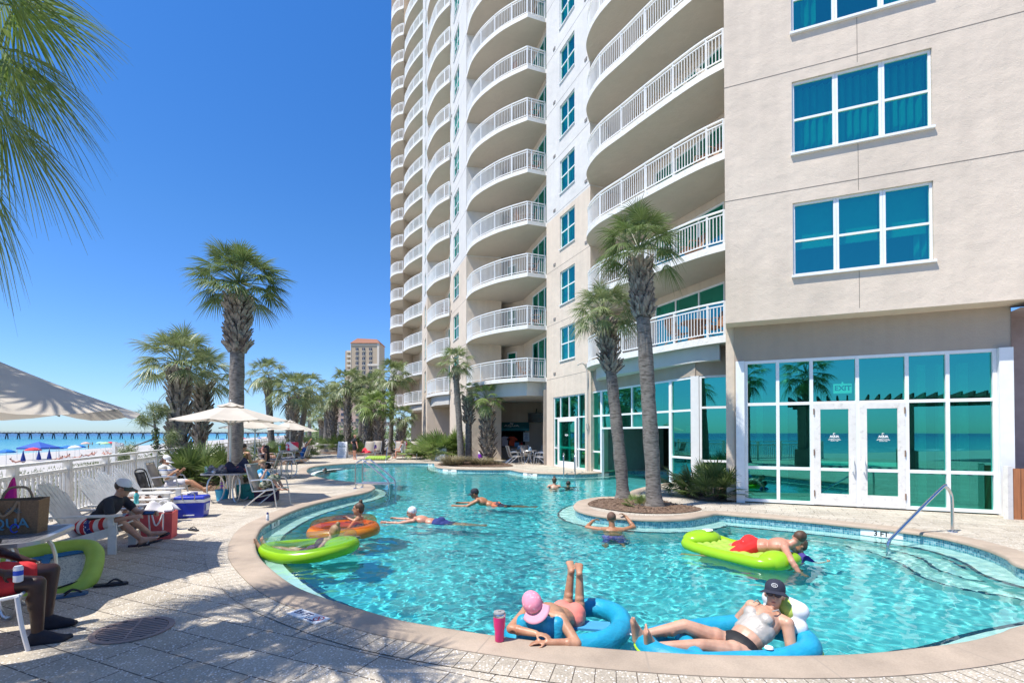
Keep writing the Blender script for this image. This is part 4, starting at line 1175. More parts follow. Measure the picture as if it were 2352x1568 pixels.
# middle distance left
palm(at(626, 34), 'slim palm rising over the fence right of the open umbrella', 5.3, (-.4, 0), .22, .2, 1.55, 34, 22, (4.2, 5.3), 70, 14, .8, LEAFN, brad=1.3)
palm(at(669, 33.5), 'palm with a rough trunk above the small umbrella', 4.1, (.1, 0), .34, .33, 1.75, 36, 22, (.8, 4.1), 130, 15, .8, LEAFN, brad=1.15, bl=.4, bw=.07)
palm(at(684, 36), 'palm crown leaning right behind the rough trunked palm', 4.6, (.7, 0), .2, .18, 1.6, 30, 20, (3.4, 4.6), 50, 16, .9, LEAFN)
palm(at(711, 74), 'small far palm standing alone between the palm groups', 5.0, (0, 0), .3, .25, 1.9, 26, 16, None, 0, 17, .9, LEAFN, cross=3)
palm(at(697, 92), 'second small far palm half hidden behind other crowns', 4.6, (-.6, 0), .3, .25, 2.2, 24, 14, None, 0, 37, .9, LEAFN, cross=3)
# group behind the loungers
GP = [(762, 46, 4.6, 1.85, .40, 'palm with thick dark trunk beside the AQUA sign board', 1), (748, 52, 4.3, 1.8, .3, 'slim palm left of the thick dark trunked palm', 0), (740, 60, 3.4, 1.8, .3, 'low palm at the left end of the far palm group', 0),
      (800, 44, 5.6, 2.1, .25, 'tall palm behind the woman in the black dress', 1), (792, 50, 5.0, 2.1, .25, 'thin palm behind the tall palm near the woman in black', 0), (843, 43, 3.9, 1.9, .42, 'thick palm behind the lounger with the red towel', 1),
      (859, 44, 5.3, 2.1, .22, 'slender palm between two thick trunks behind the loungers', 0), (872, 39.5, 3.35, 1.95, .38, 'bright green palm with pale fan leaves above the loungers', 1), (897, 42, 6.0, 2.2, .2, 'thin tall palm in front of the white railing', 0),
      (919, 39, 2.6, 1.35, .27, 'short palm with shaggy trunk near the wall at the end of the loungers', 1), (826, 56, 6.2, 2.2, .25, 'palm crown in front of the distant tan hotel', 0)]
for i, (px, Y, H, cr, rb, lab, bt) in enumerate(GP):
    palm(at(px, Y), lab, H, (rng.uniform(-.3, .3), 0), rb, rb * .85, cr * .92, 30, 20, (.4, H) if bt else (H - 1.2, H), 120 if bt else 50, 40 + i, .85, LEAF2 if i == 7 else LEAFN, brad=1.2, bl=.42, bw=.075, cross=3, el1=-18, wide=1.15)
# island by the bar
palm(at(1060, 28.2), 'slim straight palm on the island in front of the bar, leftmost of three', 5.3, (-.35, 0), .19, .16, 1.18, 28, 24, (4.6, 5.3), 40, 21, .7, LEAFN, el1=-25)
palm(at(1076, 28.6), 'middle island palm with a ragged brown collar halfway up', 3.7, (.0, .1), .19, .17, .85, 16, 22, (2.2, 3.7), 110, 22, .9, LEAFN, el1=-20, brad=1.6, bout=.9)
palm(at(1121, 28.4), 'short island palm wrapped in pale criss-cross leaf stubs near the bar awning', 3.3, (-.1, 0), .30, .24, 1.12, 24, 26, (.3, 3.3), 210, 23, .75, LEAF2, el1=-25, brad=1.3, bl=.42, bw=.065, bout=.8)
# planter in the pool
palm(G(1432, 1147), 'left of the two leaning palms in the pool planter, the shorter one', 4.5, (-.44, .05), .165, .13, 1.0, 40, 36, (3.25, 4.5), 170, 24, .75, LEAFN, el1=-18, dz=.25, brad=1.45, bl=.26, bw=.034, bout=.9)
palm(G(1503, 1168), 'right of the two leaning palms in the pool planter, the taller one', 5.55, (-.30, .05), .175, .15, 1.10, 44, 40, (4.3, 5.55), 230, 25, .72, LEAF, el1=-10, dz=.3, brad=1.5, bl=.24, bw=.035, bout=.55)
# the near palm whose fronds hang into the top left corner, and one beside it
palm(Vector((-4.55, 2.9, 0)), 'large near palm whose windblown fronds hang into the top left corner', 4.2, (.20, .3), .22, .2, 1.42, 52, 46, (3.0, 3.9), 70, 26, 1.0, LEAF2, el1=-55, wide=.75, wind=(.28, 0, -.05), cross=5)
palm(Vector((-8.1, 4.5, 0)), 'palm at the left edge shading the near umbrella', 5.0, (.2, .2), .22, .2, 1.8, 34, 26, (3.8, 5.0), 60, 27, .9, LEAF, el1=-50)

palm(Vector((-4.0, 1.55, 0)), 'palm just outside the left of the frame, casting frond shadows over the deck', 4.3, (.1, .1), .22, .2, 1.75, 17, 26, (3.2, 4.3), 60, 28, .9, LEAF, el1=-30)  # extra palm out of view, added for its frond shadow on the deck
# fan-leaved bushes
def palmetto(px, py, label, h, w, n, seed, leaf=LEAF3):
    r = random.Random(seed); t = thing('palmetto_bush', label, 'bush', G(px, py), 0, 'fan-leaved bushes on the deck'); mb = MB(); st = MB()
    for i in range(n):
        az = r.uniform(0, 6.283); el = R(r.uniform(18, 88)); d = Vector((math.cos(az) * math.cos(el), math.sin(az) * math.cos(el), math.sin(el)))
        b = Vector((math.cos(az), math.sin(az), 0)) * w * .45 * r.random() ** .5; L = h * r.uniform(.40, .58)
        fan_leaf(mb, b, d, (0, 0, 1) if el < 1.4 else (1, 0, 0), h * r.uniform(.3, .62), L, 20, R(r.uniform(75, 105)), .18, r, fuse=.5, cross=3, wide=1.0)
    for i in range(5): a = r.uniform(0, 6.28); st.tube([(w * .2 * math.cos(a), w * .2 * math.sin(a), 0), (w * .3 * math.cos(a), w * .3 * math.sin(a), h * .25)], [.06, .03], 6)
    st.build('stem', TRUNK, t); mb.build('leaves', leaf, t)
palmetto(1640, 1140, 'large spiky palmetto bush in the mulch beside the glass front', 1.05, 1.45, 84, 51, LEAF)
palmetto(455, 1110, 'palmetto bush at the foot of the left palms behind the umbrella table', 1.5, 1.6, 60, 52, LEAF)
palmetto(500, 1108, 'tall palmetto with wide fans between the palm trunks left of the umbrella pole', 1.35, 1.3, 46, 53)
palmetto(625, 1055, 'palmetto bush behind the older woman in the deck chair', 1.4, 1.8, 46, 54)
palmetto(690, 1052, 'low palmetto under the small umbrella at the far tables', 1.0, 2.2, 40, 55)
palmetto(1018, 1054, 'round palmetto bush behind the leaning sign board', 2.1, 2.4, 90, 56, LEAF2)
palmetto(722, 1032, 'dark palmetto clump by the stone planter wall', 1.6, 3.0, 50, 57)
palmetto(790, 1037, 'clump of palmetto behind the large AQUA sign', 1.7, 3.2, 50, 58)
palmetto(850, 1040, 'palmetto clump between the loungers and the railing', 1.3, 2.6, 46, 59)
palmetto(945, 1043, 'bushy palmetto behind the empty lounger', 1.5, 3.0, 50, 60)
palmetto(1469, 1166, 'tiny yellowish palmetto seedling between the two planter palms', .36, .35, 22, 61, LEAF2)
def grass(px, py, label, h, w, n, seed):
    r = random.Random(seed); t = thing('grass_clump', label, 'grass', G(px, py), 0, 'ornamental grasses on the island'); mb = MB()
    for i in range(n):
        az = r.uniform(0, 6.283); b = Vector((math.cos(az), math.sin(az), 0)) * w * .3 * r.random(); o = r.uniform(.3, 1.1) * w * .6; hh = h * r.uniform(.6, 1.1)
        e = Vector((math.cos(az), math.sin(az), 0)); s_ = Vector((-e.y, e.x, 0)) * .014; vs = []
        for k in range(4):
            f = k / 3; q = b + e * o * f ** 1.5 + Vector((0, 0, hh * (f - .35 * f ** 3))); vs += [q - s_ * (1 - .8 * f), q + s_ * (1 - .8 * f)]
        mb.add(vs, [(2 * k, 2 * k + 1, 2 * k + 3, 2 * k + 2) for k in range(3)])
    mb.build('blades', DRYLEAF, t)
grass(1040, 1068, 'wide dry grass clump at the left end of the bar island', .75, 1.9, 700, 71)
grass(1105, 1068, 'dry grass clump at the foot of the short island palm', .6, 1.7, 600, 72)
grass(1143, 1068, 'small sparse grass tuft at the right end of the bar island', .3, .6, 90, 73)
# scraggly young tree with vine beyond the fence
tb = ab(4.2, 3.2, -.7); tb = Vector((at(362, 16.5).x, 16.5, -.75))
t = thing('pine_tree', 'scraggly young pine wrapped in vines just beyond the fence', 'tree', tb); r = random.Random(5)
mb = MB(); mb.tube([(0, 0, 0), (.02, 0, 1.2), (-.06, 0, 2.4), (-.15, 0, 3.2)], [.07, .055, .04, .02], 8)
tips = []
for (a, b, c) in (((0, 0, 2.3), (-.75, .1, 2.05), (-1.15, 0, 1.75)), ((0, 0, 1.6), (-.6, 0, 1.5), (-1.2, .1, 1.55)), ((0, 0, 2.6), (-.35, 0, 2.75), (-.55, 0, 2.95)), ((0, 0, .9), (-.7, .1, .75), (-1.3, .1, .65)), ((0, 0, 1.9), (.35, 0, 2.1), (.5, 0, 2.35)), ((0, 0, 2.9), (.1, 0, 3.1), (.15, 0, 3.2)), ((0, 0, 1.2), (.3, .05, 1.25), (.55, 0, 1.5))):
    mb.tube([a, b, c], [.03, .02, .012], 6); tips.append(Vector(c)); tips.append(Vector(b).lerp(Vector(c), .5))
tips += [Vector((-.15, 0, 3.25)), Vector((-.1, 0, 2.9))]
mb.build('trunk', TRUNK, t, smooth=True)
mb = MB()
for q in tips:
    for i in range(260):
        d = Vector((r.gauss(0, 1), r.gauss(0, 1), r.gauss(.35, 1))).normalized(); L = r.uniform(.16, .34); s_ = d.orthogonal().normalized() * .006
        p = q + Vector((r.gauss(0, .09), r.gauss(0, .09), r.gauss(0, .10))); mb.add([p - s_, p + s_, p + d * L - Vector((0, 0, .05))], [(0, 1, 2)])
mb.build('needles', LEAFN, t)
mb = MB()
for i in range(900):
    z = r.uniform(.2, 2.6); a = r.uniform(0, 6.28); rr = r.uniform(.04, .2) * (1.3 - z / 3.4); p = Vector((rr * math.cos(a) - .02 * z, rr * math.sin(a), z)); e = Euler((r.uniform(-1, 1), r.uniform(-1, 1), r.uniform(0, 6))).to_matrix(); s_ = r.uniform(.02, .05)
    mb.add([p + e @ Vector(v) for v in ((-s_, 0, 0), (0, -s_ * .7, 0), (s_, 0, 0), (0, s_ * .7, 0))], [(0, 1, 2, 3)])
mb.build('vine_leaves', LEAF3, t)
t = thing('dune_bush', 'tufted green bush poking over the fence left of the vine covered pine', 'bush', Vector((at(290, 15).x, 15, -.7))); mb = MB()
for i in range(420):
    d = Vector((r.gauss(0, .8), r.gauss(0, .8), abs(r.gauss(.8, .6)))).normalized(); L = r.uniform(.3, .6); s_ = d.orthogonal().normalized() * .012; p = Vector((r.gauss(0, .14), r.gauss(0, .14), r.uniform(.5, .9))); mb.add([p - s_, p + s_, p + d * L], [(0, 1, 2)])
mb.build('leaves', LEAF2, t); mb = MB(); mb.tube([(0, 0, 0), (0, 0, .8)], [.05, .03], 6); mb.build('stem', TRUNK, t)
# ================================================================== PEOPLE
def V(*a): return Vector(a)
def remesh(mb, name, mat, parent, vox, smooth=4, sub_=False):
    me = bpy.data.meshes.new('tmp'); me.from_pydata(mb.v, [], mb.f)
    o = bpy.data.objects.new('tmp', me); COL.objects.link(o)
    m = o.modifiers.new('r', 'REMESH'); m.mode = 'VOXEL'; m.voxel_size = vox; m.use_smooth_shade = True
    s = o.modifiers.new('s', 'SMOOTH'); s.factor = .5; s.iterations = smooth
    me2 = evalmesh(o, name); bpy.data.objects.remove(o); bpy.data.meshes.remove(me)
    me2.materials.clear(); me2.materials.append(mat)
    me2.polygons.foreach_set('use_smooth', [True] * len(me2.polygons))
    r = bpy.data.objects.new(name, me2); COL.objects.link(r)
    if parent is not None: r.parent = parent
    return r
def frame(x, y, z):
    return Matrix(((x.x, y.x, z.x), (x.y, y.y, z.y), (x.z, y.z, z.z)))
def nrm(v): return Vector(v).normalized()
class Body: pass
def hand(P, wrist, d, pn, s, curl=.5, side=1, grip=False):
    """palm + four fingers of different length + thumb.  d along the hand, pn = palm normal"""
    d = nrm(d); pn = Vector(pn); pn = (pn - d * pn.dot(d)); pn = pn.normalized() if pn.length > 1e-4 else d.orthogonal().normalized()
    sd = d.cross(pn) * side
    c = wrist + d * .045 * s
    P.append(('b', c, (.040 * s, .014 * s, .048 * s), frame(sd, pn, d)))
    for i, L in enumerate((.070, .080, .074, .058)):
        o = wrist + d * .085 * s + sd * (.030 - .020 * i) * s
        a1 = curl * .7 + .06 * i; a2 = curl * 1.8 + .1
        d1 = d * math.cos(a1) + pn * math.sin(a1); d2 = d * math.cos(a2) + pn * math.sin(a2)
        m = o + d1 * L * .5 * s; e = m + d2 * L * .5 * s
        P.append(('c', o, .0095 * s, m, .0085 * s)); P.append(('c', m, .0085 * s, e, .0072 * s))
    o = wrist + d * .03 * s + sd * .034 * s; t1 = nrm(sd * .75 + d * .6 + pn * .35); m = o + t1 * .035 * s; e = m + nrm(d * .9 + pn * .5 + sd * .1) * .03 * s
    P.append(('c', o, .013 * s, m, .0105 * s)); P.append(('c', m, .0105 * s, e, .0085 * s))
def prims(mb, P, inf=0.0):
    for q in P:
        if q[0] == 'c': mb.capsule(q[1], q[2] + inf, q[3], q[4] + inf, 12)
        else: mb.ball(q[1], tuple(r + inf for r in q[2]), 16, 10, rot=q[3])
def person(label, pel, spine, right, head_up, face, armR, armL, legR, legL, H=1.7, skin_=SK1, g=1.0, fem=False, vox=.011, group=None, chest=None, hands=(.5, .5), bend=0.0, belly=0.0, palm_n=(None, None), hipright=None, headH=None):
    """directions are world directions; returns the thing and a Body record of its joints"""
    s = H / 1.7; hs = (headH or H) / 1.7
    pel = Vector(pel); U0 = nrm(spine); U1 = nrm(chest) if chest else U0
    Rr = Vector(right); Rr = nrm(Rr - U1 * Rr.dot(U1)); Fr = U1.cross(Rr)
    Rh = Vector(hipright or right); Rh = nrm(Rh - U0 * Rh.dot(U0)); Fh = U0.cross(Rh)
    b = Body(); b.pel = pel; b.s = s
    wa = pel + U0 * .17 * s; ch = wa + U1 * .20 * s; nk = ch + U1 * .14 * s
    b.neck = nk; b.R = Rr; b.F = Fr; b.U = U1; b.Rh = Rh; b.Fh = Fh; b.U0 = U0; b.waist = wa; b.chest = ch
    sw = (.165 if fem else .19) * s * (.5 + .5 * g); hw = .09 * s
    b.shR = nk - U1 * .045 * s + Rr * sw; b.shL = nk - U1 * .045 * s - Rr * sw
    b.hipR = pel + Rh * hw; b.hipL = pel - Rh * hw
    P = {}
    fh = frame(Rh, Fh, U0); fc = frame(Rr, Fr, U1)
    P['hip'] = [('b', pel + U0 * .02 * s, (.158 * s * g, .108 * s * g, .115 * s), fh), ('b', pel - Fh * .05 * s + Rh * .07 * s - U0 * .03 * s, (.085 * s * g,) * 3, fh), ('b', pel - Fh * .05 * s - Rh * .07 * s - U0 * .03 * s, (.085 * s * g,) * 3, fh)]
    P['waist'] = [('b', wa - U0 * .02 * s, ((.128 if fem else .142) * s * g, .098 * s * g, .15 * s), frame(Rh, Fh, nrm(U0 + U1)))]
    if belly: P['waist'].append(('b', wa + Fh * (.03 + belly * .4) * s - U0 * .02 * s, (.13 * s * g, (.09 + belly) * s, .12 * s), fh))
    P['chest'] = [('b', ch - U1 * .01 * s, ((.140 if fem else .162) * s * g, .108 * s * g, .165 * s), fc), ('c', b.shR - Rr * .03 * s, .052 * s * g, b.shL + Rr * .03 * s, .052 * s * g), ('c', nk - U1 * .005 * s, .05 * s, nk - U1 * .06 * s + Rr * sw * .6, .048 * s), ('c', nk - U1 * .005 * s, .05 * s, nk - U1 * .06 * s - Rr * sw * .6, .048 * s)]
    if fem: P['chest'] += [('b', ch + Fr * .085 * s * g + Rr * .065 * s * g * k - U1 * .02 * s, (.056 * s * g, .042 * s * g, .054 * s * g), fc) for k in (1, -1)]
    hu = nrm(head_up); fa = Vector(face); fa = nrm(fa - hu * fa.dot(hu)); hr = fa.cross(hu)
    hc = nk + U1 * .03 * s + hu * .135 * hs + fa * .015 * hs
    b.head = hc; b.hu = hu; b.fa = fa; b.hr = hr; b.hs = hs
    f3 = frame(hr, fa, hu)
    P['head'] = [('b', hc + hu * .018 * hs - fa * .012 * hs, (.076 * hs, .097 * hs, .094 * hs), f3), ('b', hc - hu * .045 * hs + fa * .022 * hs, (.060 * hs, .068 * hs, .078 * hs), f3), ('b', hc - hu * .098 * hs + fa * .062 * hs, (.026 * hs, .022 * hs, .018 * hs), f3),
                 ('c', hc + fa * .084 * hs + hu * .012 * hs, .010 * hs, hc + fa * .106 * hs - hu * .030 * hs, .0145 * hs), ('b', hc + fa * .076 * hs - hu * .062 * hs, (.024 * hs, .016 * hs, .012 * hs), f3), ('c', hc + fa * .083 * hs + hu * .027 * hs - hr * .03 * hs, .012 * hs, hc + fa * .083 * hs + hu * .027 * hs + hr * .03 * hs, .012 * hs),
                 ('b', hc + hr * .075 * hs - hu * .012 * hs - fa * .008 * hs, (.012 * hs, .018 * hs, .030 * hs), f3), ('b', hc - hr * .075 * hs - hu * .012 * hs - fa * .008 * hs, (.012 * hs, .018 * hs, .030 * hs), f3)]
    P['neck'] = [('c', nk - U1 * .02 * s, .056 * s * (.6 + .4 * g), hc - hu * .06 * hs - fa * .015 * hs, .052 * s * (.6 + .4 * g))]
    for k, sh, arm, cu, pnv in (('R', b.shR, armR, hands[0], palm_n[0]), ('L', b.shL, armL, hands[1], palm_n[1])):
        if arm is None: continue
        u, f = nrm(arm[0]), nrm(arm[1]); hd = nrm(arm[2]) if len(arm) > 2 else f
        el = sh + u * .285 * s; wr = el + f * .245 * s
        setattr(b, 'el' + k, el); setattr(b, 'wr' + k, wr)
        ga = .55 + .45 * g
        P['uarm' + k] = [('b', sh, (.054 * s * ga,) * 3, None), ('c', sh, .050 * s * ga, el, .040 * s * ga)]
        P['farm' + k] = [('c', el, .040 * s * ga, wr, .027 * s), ('b', el.lerp(wr, .28), (.041 * s * ga,) * 3, None)]
        L = []; pn = pnv or (-b.U * .5 - (Rr if k == 'R' else -Rr)); hand(L, wr, hd, pn, s * .92, cu, 1 if k == 'L' else -1); P['hand' + k] = L
        setattr(b, 'hd' + k, wr + hd * .08 * s)
    for k, hp, leg in (('R', b.hipR, legR), ('L', b.hipL, legL)):
        if leg is None: continue
        t, c, f = nrm(leg[0]), nrm(leg[1]), nrm(leg[2]); kn = hp + t * .41 * s; an = kn + c * .40 * s
        setattr(b, 'kn' + k, kn); setattr(b, 'an' + k, an); setattr(b, 'ft' + k, f)
        gl = .45 + .55 * g
        P['thigh' + k] = [('c', hp, .092 * s * gl, kn, .055 * s * gl), ('b', hp.lerp(kn, .3), (.088 * s * gl,) * 3, None)]
        back = nrm(-f + c * f.dot(c)) if abs(f.dot(c)) < .98 else c.orthogonal()
        P['shin' + k] = [('c', kn, .055 * s * gl, an, .036 * s), ('b', kn.lerp(an, .30) + back * .016 * s, (.051 * s * gl,) * 3, None), ('b', kn.lerp(an, .45) + back * .012 * s, (.045 * s * gl,) * 3, None)]
        he = an + c * .045 * s - f * .035 * s; ba = he + f * .17 * s
        up = nrm(-c + f * f.dot(c)); sd = f.cross(up)
        P['foot' + k] = [('c', an, .037 * s, he, .033 * s), ('c', he, .032 * s, ba, .030 * s), ('c', an + f * .02 * s, .034 * s, ba, .026 * s), ('c', he, .03 * s, ba + sd * .018 * s, .026 * s), ('c', he, .03 * s, ba - sd * .018 * s, .026 * s)]
        for q in range(5):
            o = ba + sd * (.034 - .017 * q) * s * (1 if k == 'L' else -1); P['foot' + k].append(('c', o, .0125 * s, o + f * (.050 - .006 * q) * s + up * .004 * s, (.0125 if q == 0 else .009) * s))
    b.P = P
    allp = [p for k in P for p in P[k]]
    lo = min(min(p[1].z for p in allp), pel.z)
    root = thing('person', label, 'person', (pel.x, pel.y, lo - .05), 0, group)
    b.root = root; b.vox = vox
    mb = MB(); prims(mb, allp)
    l = root.location; mb.v = [(x - l.x, y - l.y, z - l.z) for x, y, z in mb.v]
    body = remesh(mb, 'body', skin_, root, vox)
    recv(body)
    return b
def wear(b, name, mat, keys, inf=.012, cut=None, extra=(), vox=None, smooth=5):
    """clothing grown from the limbs it covers; cut = {key: fraction of the limb that is covered}"""
    L = []
    for k in keys:
        for p in b.P[k]:
            if cut and k in cut and p[0] == 'c':
                f = cut[k]; L.append(('c', p[1], p[2], p[1].lerp(p[3], f), p[2] + (p[4] - p[2]) * f))
            elif cut and k in cut: 
                if cut[k] > .45: L.append(p)
            else: L.append(p)
    mb = MB(); prims(mb, L, inf); prims(mb, list(extra), 0)
    l = b.root.location; mb.v = [(x - l.x, y - l.y, z - l.z) for x, y, z in mb.v]
    return recv(remesh(mb, name, mat, b.root, vox or max(b.vox, .010), smooth))
def addp(b, name, mat, mb, smooth=True, parent=None, ang=45):
    l = b.root.location; mb.v = [(x - l.x, y - l.y, z - l.z) for x, y, z in mb.v]
    return mb.build(name, mat, parent or b.root, smooth=smooth, ang=ang)
HAIRB = M_('hair_brown', (.095, .05, .028), .55, var=.45, vs=30, stretch=(1, 1, .25), bmp=.5, bs=60)
HAIRD = M_('hair_dark', (.022, .016, .013), .5, var=.3, vs=30, bmp=.4, bs=60)
HAIRL = M_('hair_blond', (.30, .19, .095), .55, var=.45, vs=30, stretch=(1, 1, .25), bmp=.5, bs=60)
HAIRG = M_('hair_grey', (.36, .34, .31), .6, var=.3, vs=30, bmp=.4, bs=60)
def hair(b, mat, style='short', name='hair'):
    h, u, f, r, s = b.head, b.hu, b.fa, b.hr, b.hs; f3 = frame(r, f, u)
    L = [('b', h + u * .032 * s - f * .022 * s, (.084 * s, .098 * s, .092 * s), f3)]
    if style in ('bun', 'long', 'pony', 'kid'): L.append(('b', h - f * .05 * s - u * .01 * s, (.078 * s, .062 * s, .085 * s), f3))
    if style == 'bun': L += [('b', h + u * .135 * s - f * .045 * s, (.038 * s, .036 * s, .042 * s), f3), ('c', h + u * .09 * s - f * .04 * s, .03 * s, h + u * .13 * s - f * .045 * s, .028 * s)]
    if style == 'long': L += [('c', h - f * .06 * s, .07 * s, h - f * .075 * s - u * .20 * s, .045 * s)]
    if style == 'pony': L += [('c', h - f * .09 * s + u * .03 * s, .03 * s, h - f * .13 * s - u * .10 * s, .022 * s)]
    if style == 'kid': L += [('b', h + u * .055 * s + f * .04 * s, (.075 * s, .05 * s, .05 * s), f3)]
    mb = MB(); prims(mb, L); l = b.root.location; mb.v = [(x - l.x, y - l.y, z - l.z) for x, y, z in mb.v]
    return remesh(mb, name, mat, b.root, .008 if b.vox < .012 else .013, 3)
def cap(b, mat, mat2=None, brim=.085, name='cap', tilt=.1):
    h, u, f, r, s = b.head, b.hu, b.fa, b.hr, b.hs
    M = Matrix.Translation(h + u * .028 * s - f * .010 * s) @ frame(r, nrm(f - u * tilt), nrm(u + f * tilt)).to_4x4()
    mb = MB(); prof = [(.092, 0), (.093, .02), (.090, .045), (.080, .070), (.062, .090), (.036, .102), (.010, .106), (.001, .107)]
    mb.lathe([(a * s, z * s) for a, z in prof], 24, M @ Matrix.Diagonal((.93, 1.12, 1, 1)), cap=False)
    c = addp(b, name, mat, mb)
    m2 = MB()
    def br(i, j):
        a = (i - .5) * 2.3; rr = .092 + j * brim * math.cos(a * .62)
        return M @ V(rr * math.sin(a) * .93 * s, rr * math.cos(a) * 1.12 * s, (.006 - .018 * j - .022 * abs(math.sin(a)) ** 2 * j) * s)
    m2.sheet(br, 15, 5); o = addp(b, 'brim', mat2 or mat, m2, parent=c); o.modifiers.new('t', 'SOLIDIFY').thickness = .004
    return c
def shades(b, mat=None):
    h, u, f, r, s = b.head, b.hu, b.fa, b.hr, b.hs
    mb = MB(); f3 = frame(r, f, u)
    for k in (1, -1): mb.ball(h + f * .098 * s + r * .032 * k * s + u * .008 * s, (.030 * s, .010 * s, .023 * s), 12, 8, rot=f3); mb.tube([h + f * .095 * s + r * .058 * k * s + u * .014 * s, h + r * .079 * k * s + u * .010 * s - f * .01 * s], .003 * s, 5)
    mb.tube([h + f * .106 * s - r * .012 * s + u * .012 * s, h + f * .106 * s + r * .012 * s + u * .012 * s], .003 * s, 5)
    return addp(b, 'sunglasses', mat or BLACK, mb)
def eyes(b):
    h, u, f, r, s = b.head, b.hu, b.fa, b.hr, b.hs; m = M_('eye_dark', (.03, .02, .015), .2, var=0); f3 = frame(r, f, u)
    for k in (1, -1): mb = MB(); mb.ball(h + f * .083 * s + r * .031 * k * s + u * .008 * s, (.013 * s, .008 * s, .006 * s), 8, 6, rot=f3); addp(b, 'eye', m, mb)
    mb = MB(); mb.ball(h + f * .0895 * s - u * .062 * s, (.019 * s, .006 * s, .005 * s), 8, 6, rot=f3); addp(b, 'mouth', M_('lips', (.36, .13, .11), .4, var=0), mb)
    mb = MB()
    for k in (1, -1): mb.tube([h + f * .092 * s + r * .016 * k * s + u * .026 * s, h + f * .088 * s + r * .044 * k * s + u * .026 * s], .0035 * s, 5)
    addp(b, 'eyebrow', HAIRB, mb)
def sandals(b, mat, strap=BLACK):
    for k in ('R', 'L'):
        if not hasattr(b, 'an' + k): continue
        an, f = getattr(b, 'an' + k), getattr(b, 'ft' + k); c = nrm(getattr(b, 'an' + k) - getattr(b, 'kn' + k)); s = b.s
        up = nrm(-c + f * f.dot(c)); sd = f.cross(up); he = an + c * .045 * s - f * .04 * s - up * .036 * s
        mb = MB(); M = Matrix.Translation(he) @ frame(sd, f, up).to_4x4()
        mb.prism([(-.032 * s, -.04 * s), (.032 * s, -.04 * s), (.034 * s, .06 * s), (.048 * s, .16 * s), (.042 * s, .23 * s), (.012 * s, .26 * s), (-.03 * s, .245 * s), (-.047 * s, .17 * s), (-.034 * s, .06 * s)], -.018, 0, M)
        o = addp(b, 'sandal', mat, mb, smooth=False)
        mb = MB(); mb.tube([M @ V(-.045 * s, .07 * s, 0), M @ V(-.02 * s, .12 * s, .05 * s), M @ V(.008 * s, .19 * s, .03 * s), M @ V(.02 * s, .12 * s, .055 * s), M @ V(.045 * s, .07 * s, 0)], .009, 6); addp(b, 'strap', strap, mb, parent=o)
SWIM = M_('navy_swim_cloth', (.012, .016, .045), .7); REDC = M_('red_cloth', (.62, .025, .03), .75, var=.12); PURP = M_('purple_cloth', (.10, .04, .22), .75)
def stripes(name, cols, scale, axis=2, rough=.85):
    m, n, b, o = nodes(name); v = coord(n); sp = nn(n, 'ShaderNodeSeparateXYZ'); n.links.new(v, sp.inputs[0])
    k = nn(n, 'ShaderNodeMath', operation='MULTIPLY'); n.links.new(sp.outputs[axis], k.inputs[0]); k.inputs[1].default_value = scale
    nz = nn(n, 'ShaderNodeMath', operation='ADD'); n.links.new(k.outputs[0], nz.inputs[0]); nz.inputs[1].default_value = 50
    fr = nn(n, 'ShaderNodeMath', operation='FRACT'); n.links.new(nz.outputs[0], fr.inputs[0])
    r = n.nodes.new('ShaderNodeValToRGB'); r.color_ramp.interpolation = 'CONSTANT'; n.links.new(fr.outputs[0], r.inputs[0]); el = r.color_ramp.elements
    while len(el) < len(cols): el.new(.5)
    for e, (p, c) in zip(el, cols): e.position = p; e.color = (*c, 1)
    n.links.new(r.outputs[0], b.inputs['Base Color']); b.inputs['Roughness'].default_value = rough; MATS[name] = m
    return m
def blotch(name, c1, c2, sc_=14, w_=(.48, .54), c3=None):
    m, n, b, o = nodes(name); v = coord(n); col = mix(n, ramp(n, noise(n, v, sc_, 3), [(w_[0], 0), (w_[1], 1)]), c1, c2)
    if c3: 
        v2 = nn(n, 'ShaderNodeTexVoronoi'); v2.inputs['Scale'].default_value = sc_ * 1.3; n.links.new(v, v2.inputs['Vector']); col = mix(n, ramp(n, v2.outputs[0], [(.22, 1), (.3, 0)]), col, c3)
    n.links.new(col, b.inputs['Base Color']); b.inputs['Roughness'].default_value = .85; MATS[name] = m
    return m
FLAGR = stripes('flag_stripes', [(0, (.62, .04, .05)), (.5, (.78, .76, .74))], 9, 0)
FLAGB = blotch('flag_stars', (.03, .05, .22), (.03, .05, .22), 20, c3=(.8, .8, .8))
TEEBL = M_('charcoal_tee', (.028, .03, .04), .85, bmp=.3, bs=14)

# --- man in the front adirondack chair
b = person('man in grey tee, two-tone cap and flag shorts seated in the front adirondack chair', (-6.08, 7.25, .35), (.62, .15, .77), (.2, -.97, 0), (.25, .08, .96), (.93, .30, -.12),
           ((.45, -.3, -.84), (.88, .35, .12)), ((.72, .1, -.68), (.80, -.1, .0)), ((.93, .16, .22), (.52, .36, -.74), (.78, .52, .22)), ((.86, .44, .20), (.34, .58, -.70), (.75, .55, .25)), H=1.72, skin_=SK1, vox=.0085, g=1.03, hands=(.9, .8))
hair(b, HAIRB); cap(b, M_('cap_white', (.75, .75, .75), .8), M_('cap_olive', (.06, .07, .045), .8)); shades(b)
wear(b, 'tee_shirt', TEEBL, ['waist', 'chest', 'uarmR', 'uarmL'], .016, {'uarmR': .6, 'uarmL': .6})
wear(b, 'shorts', FLAGR, ['hip', 'thighR', 'thighL'], .02, {'thighR': .88, 'thighL': .88})
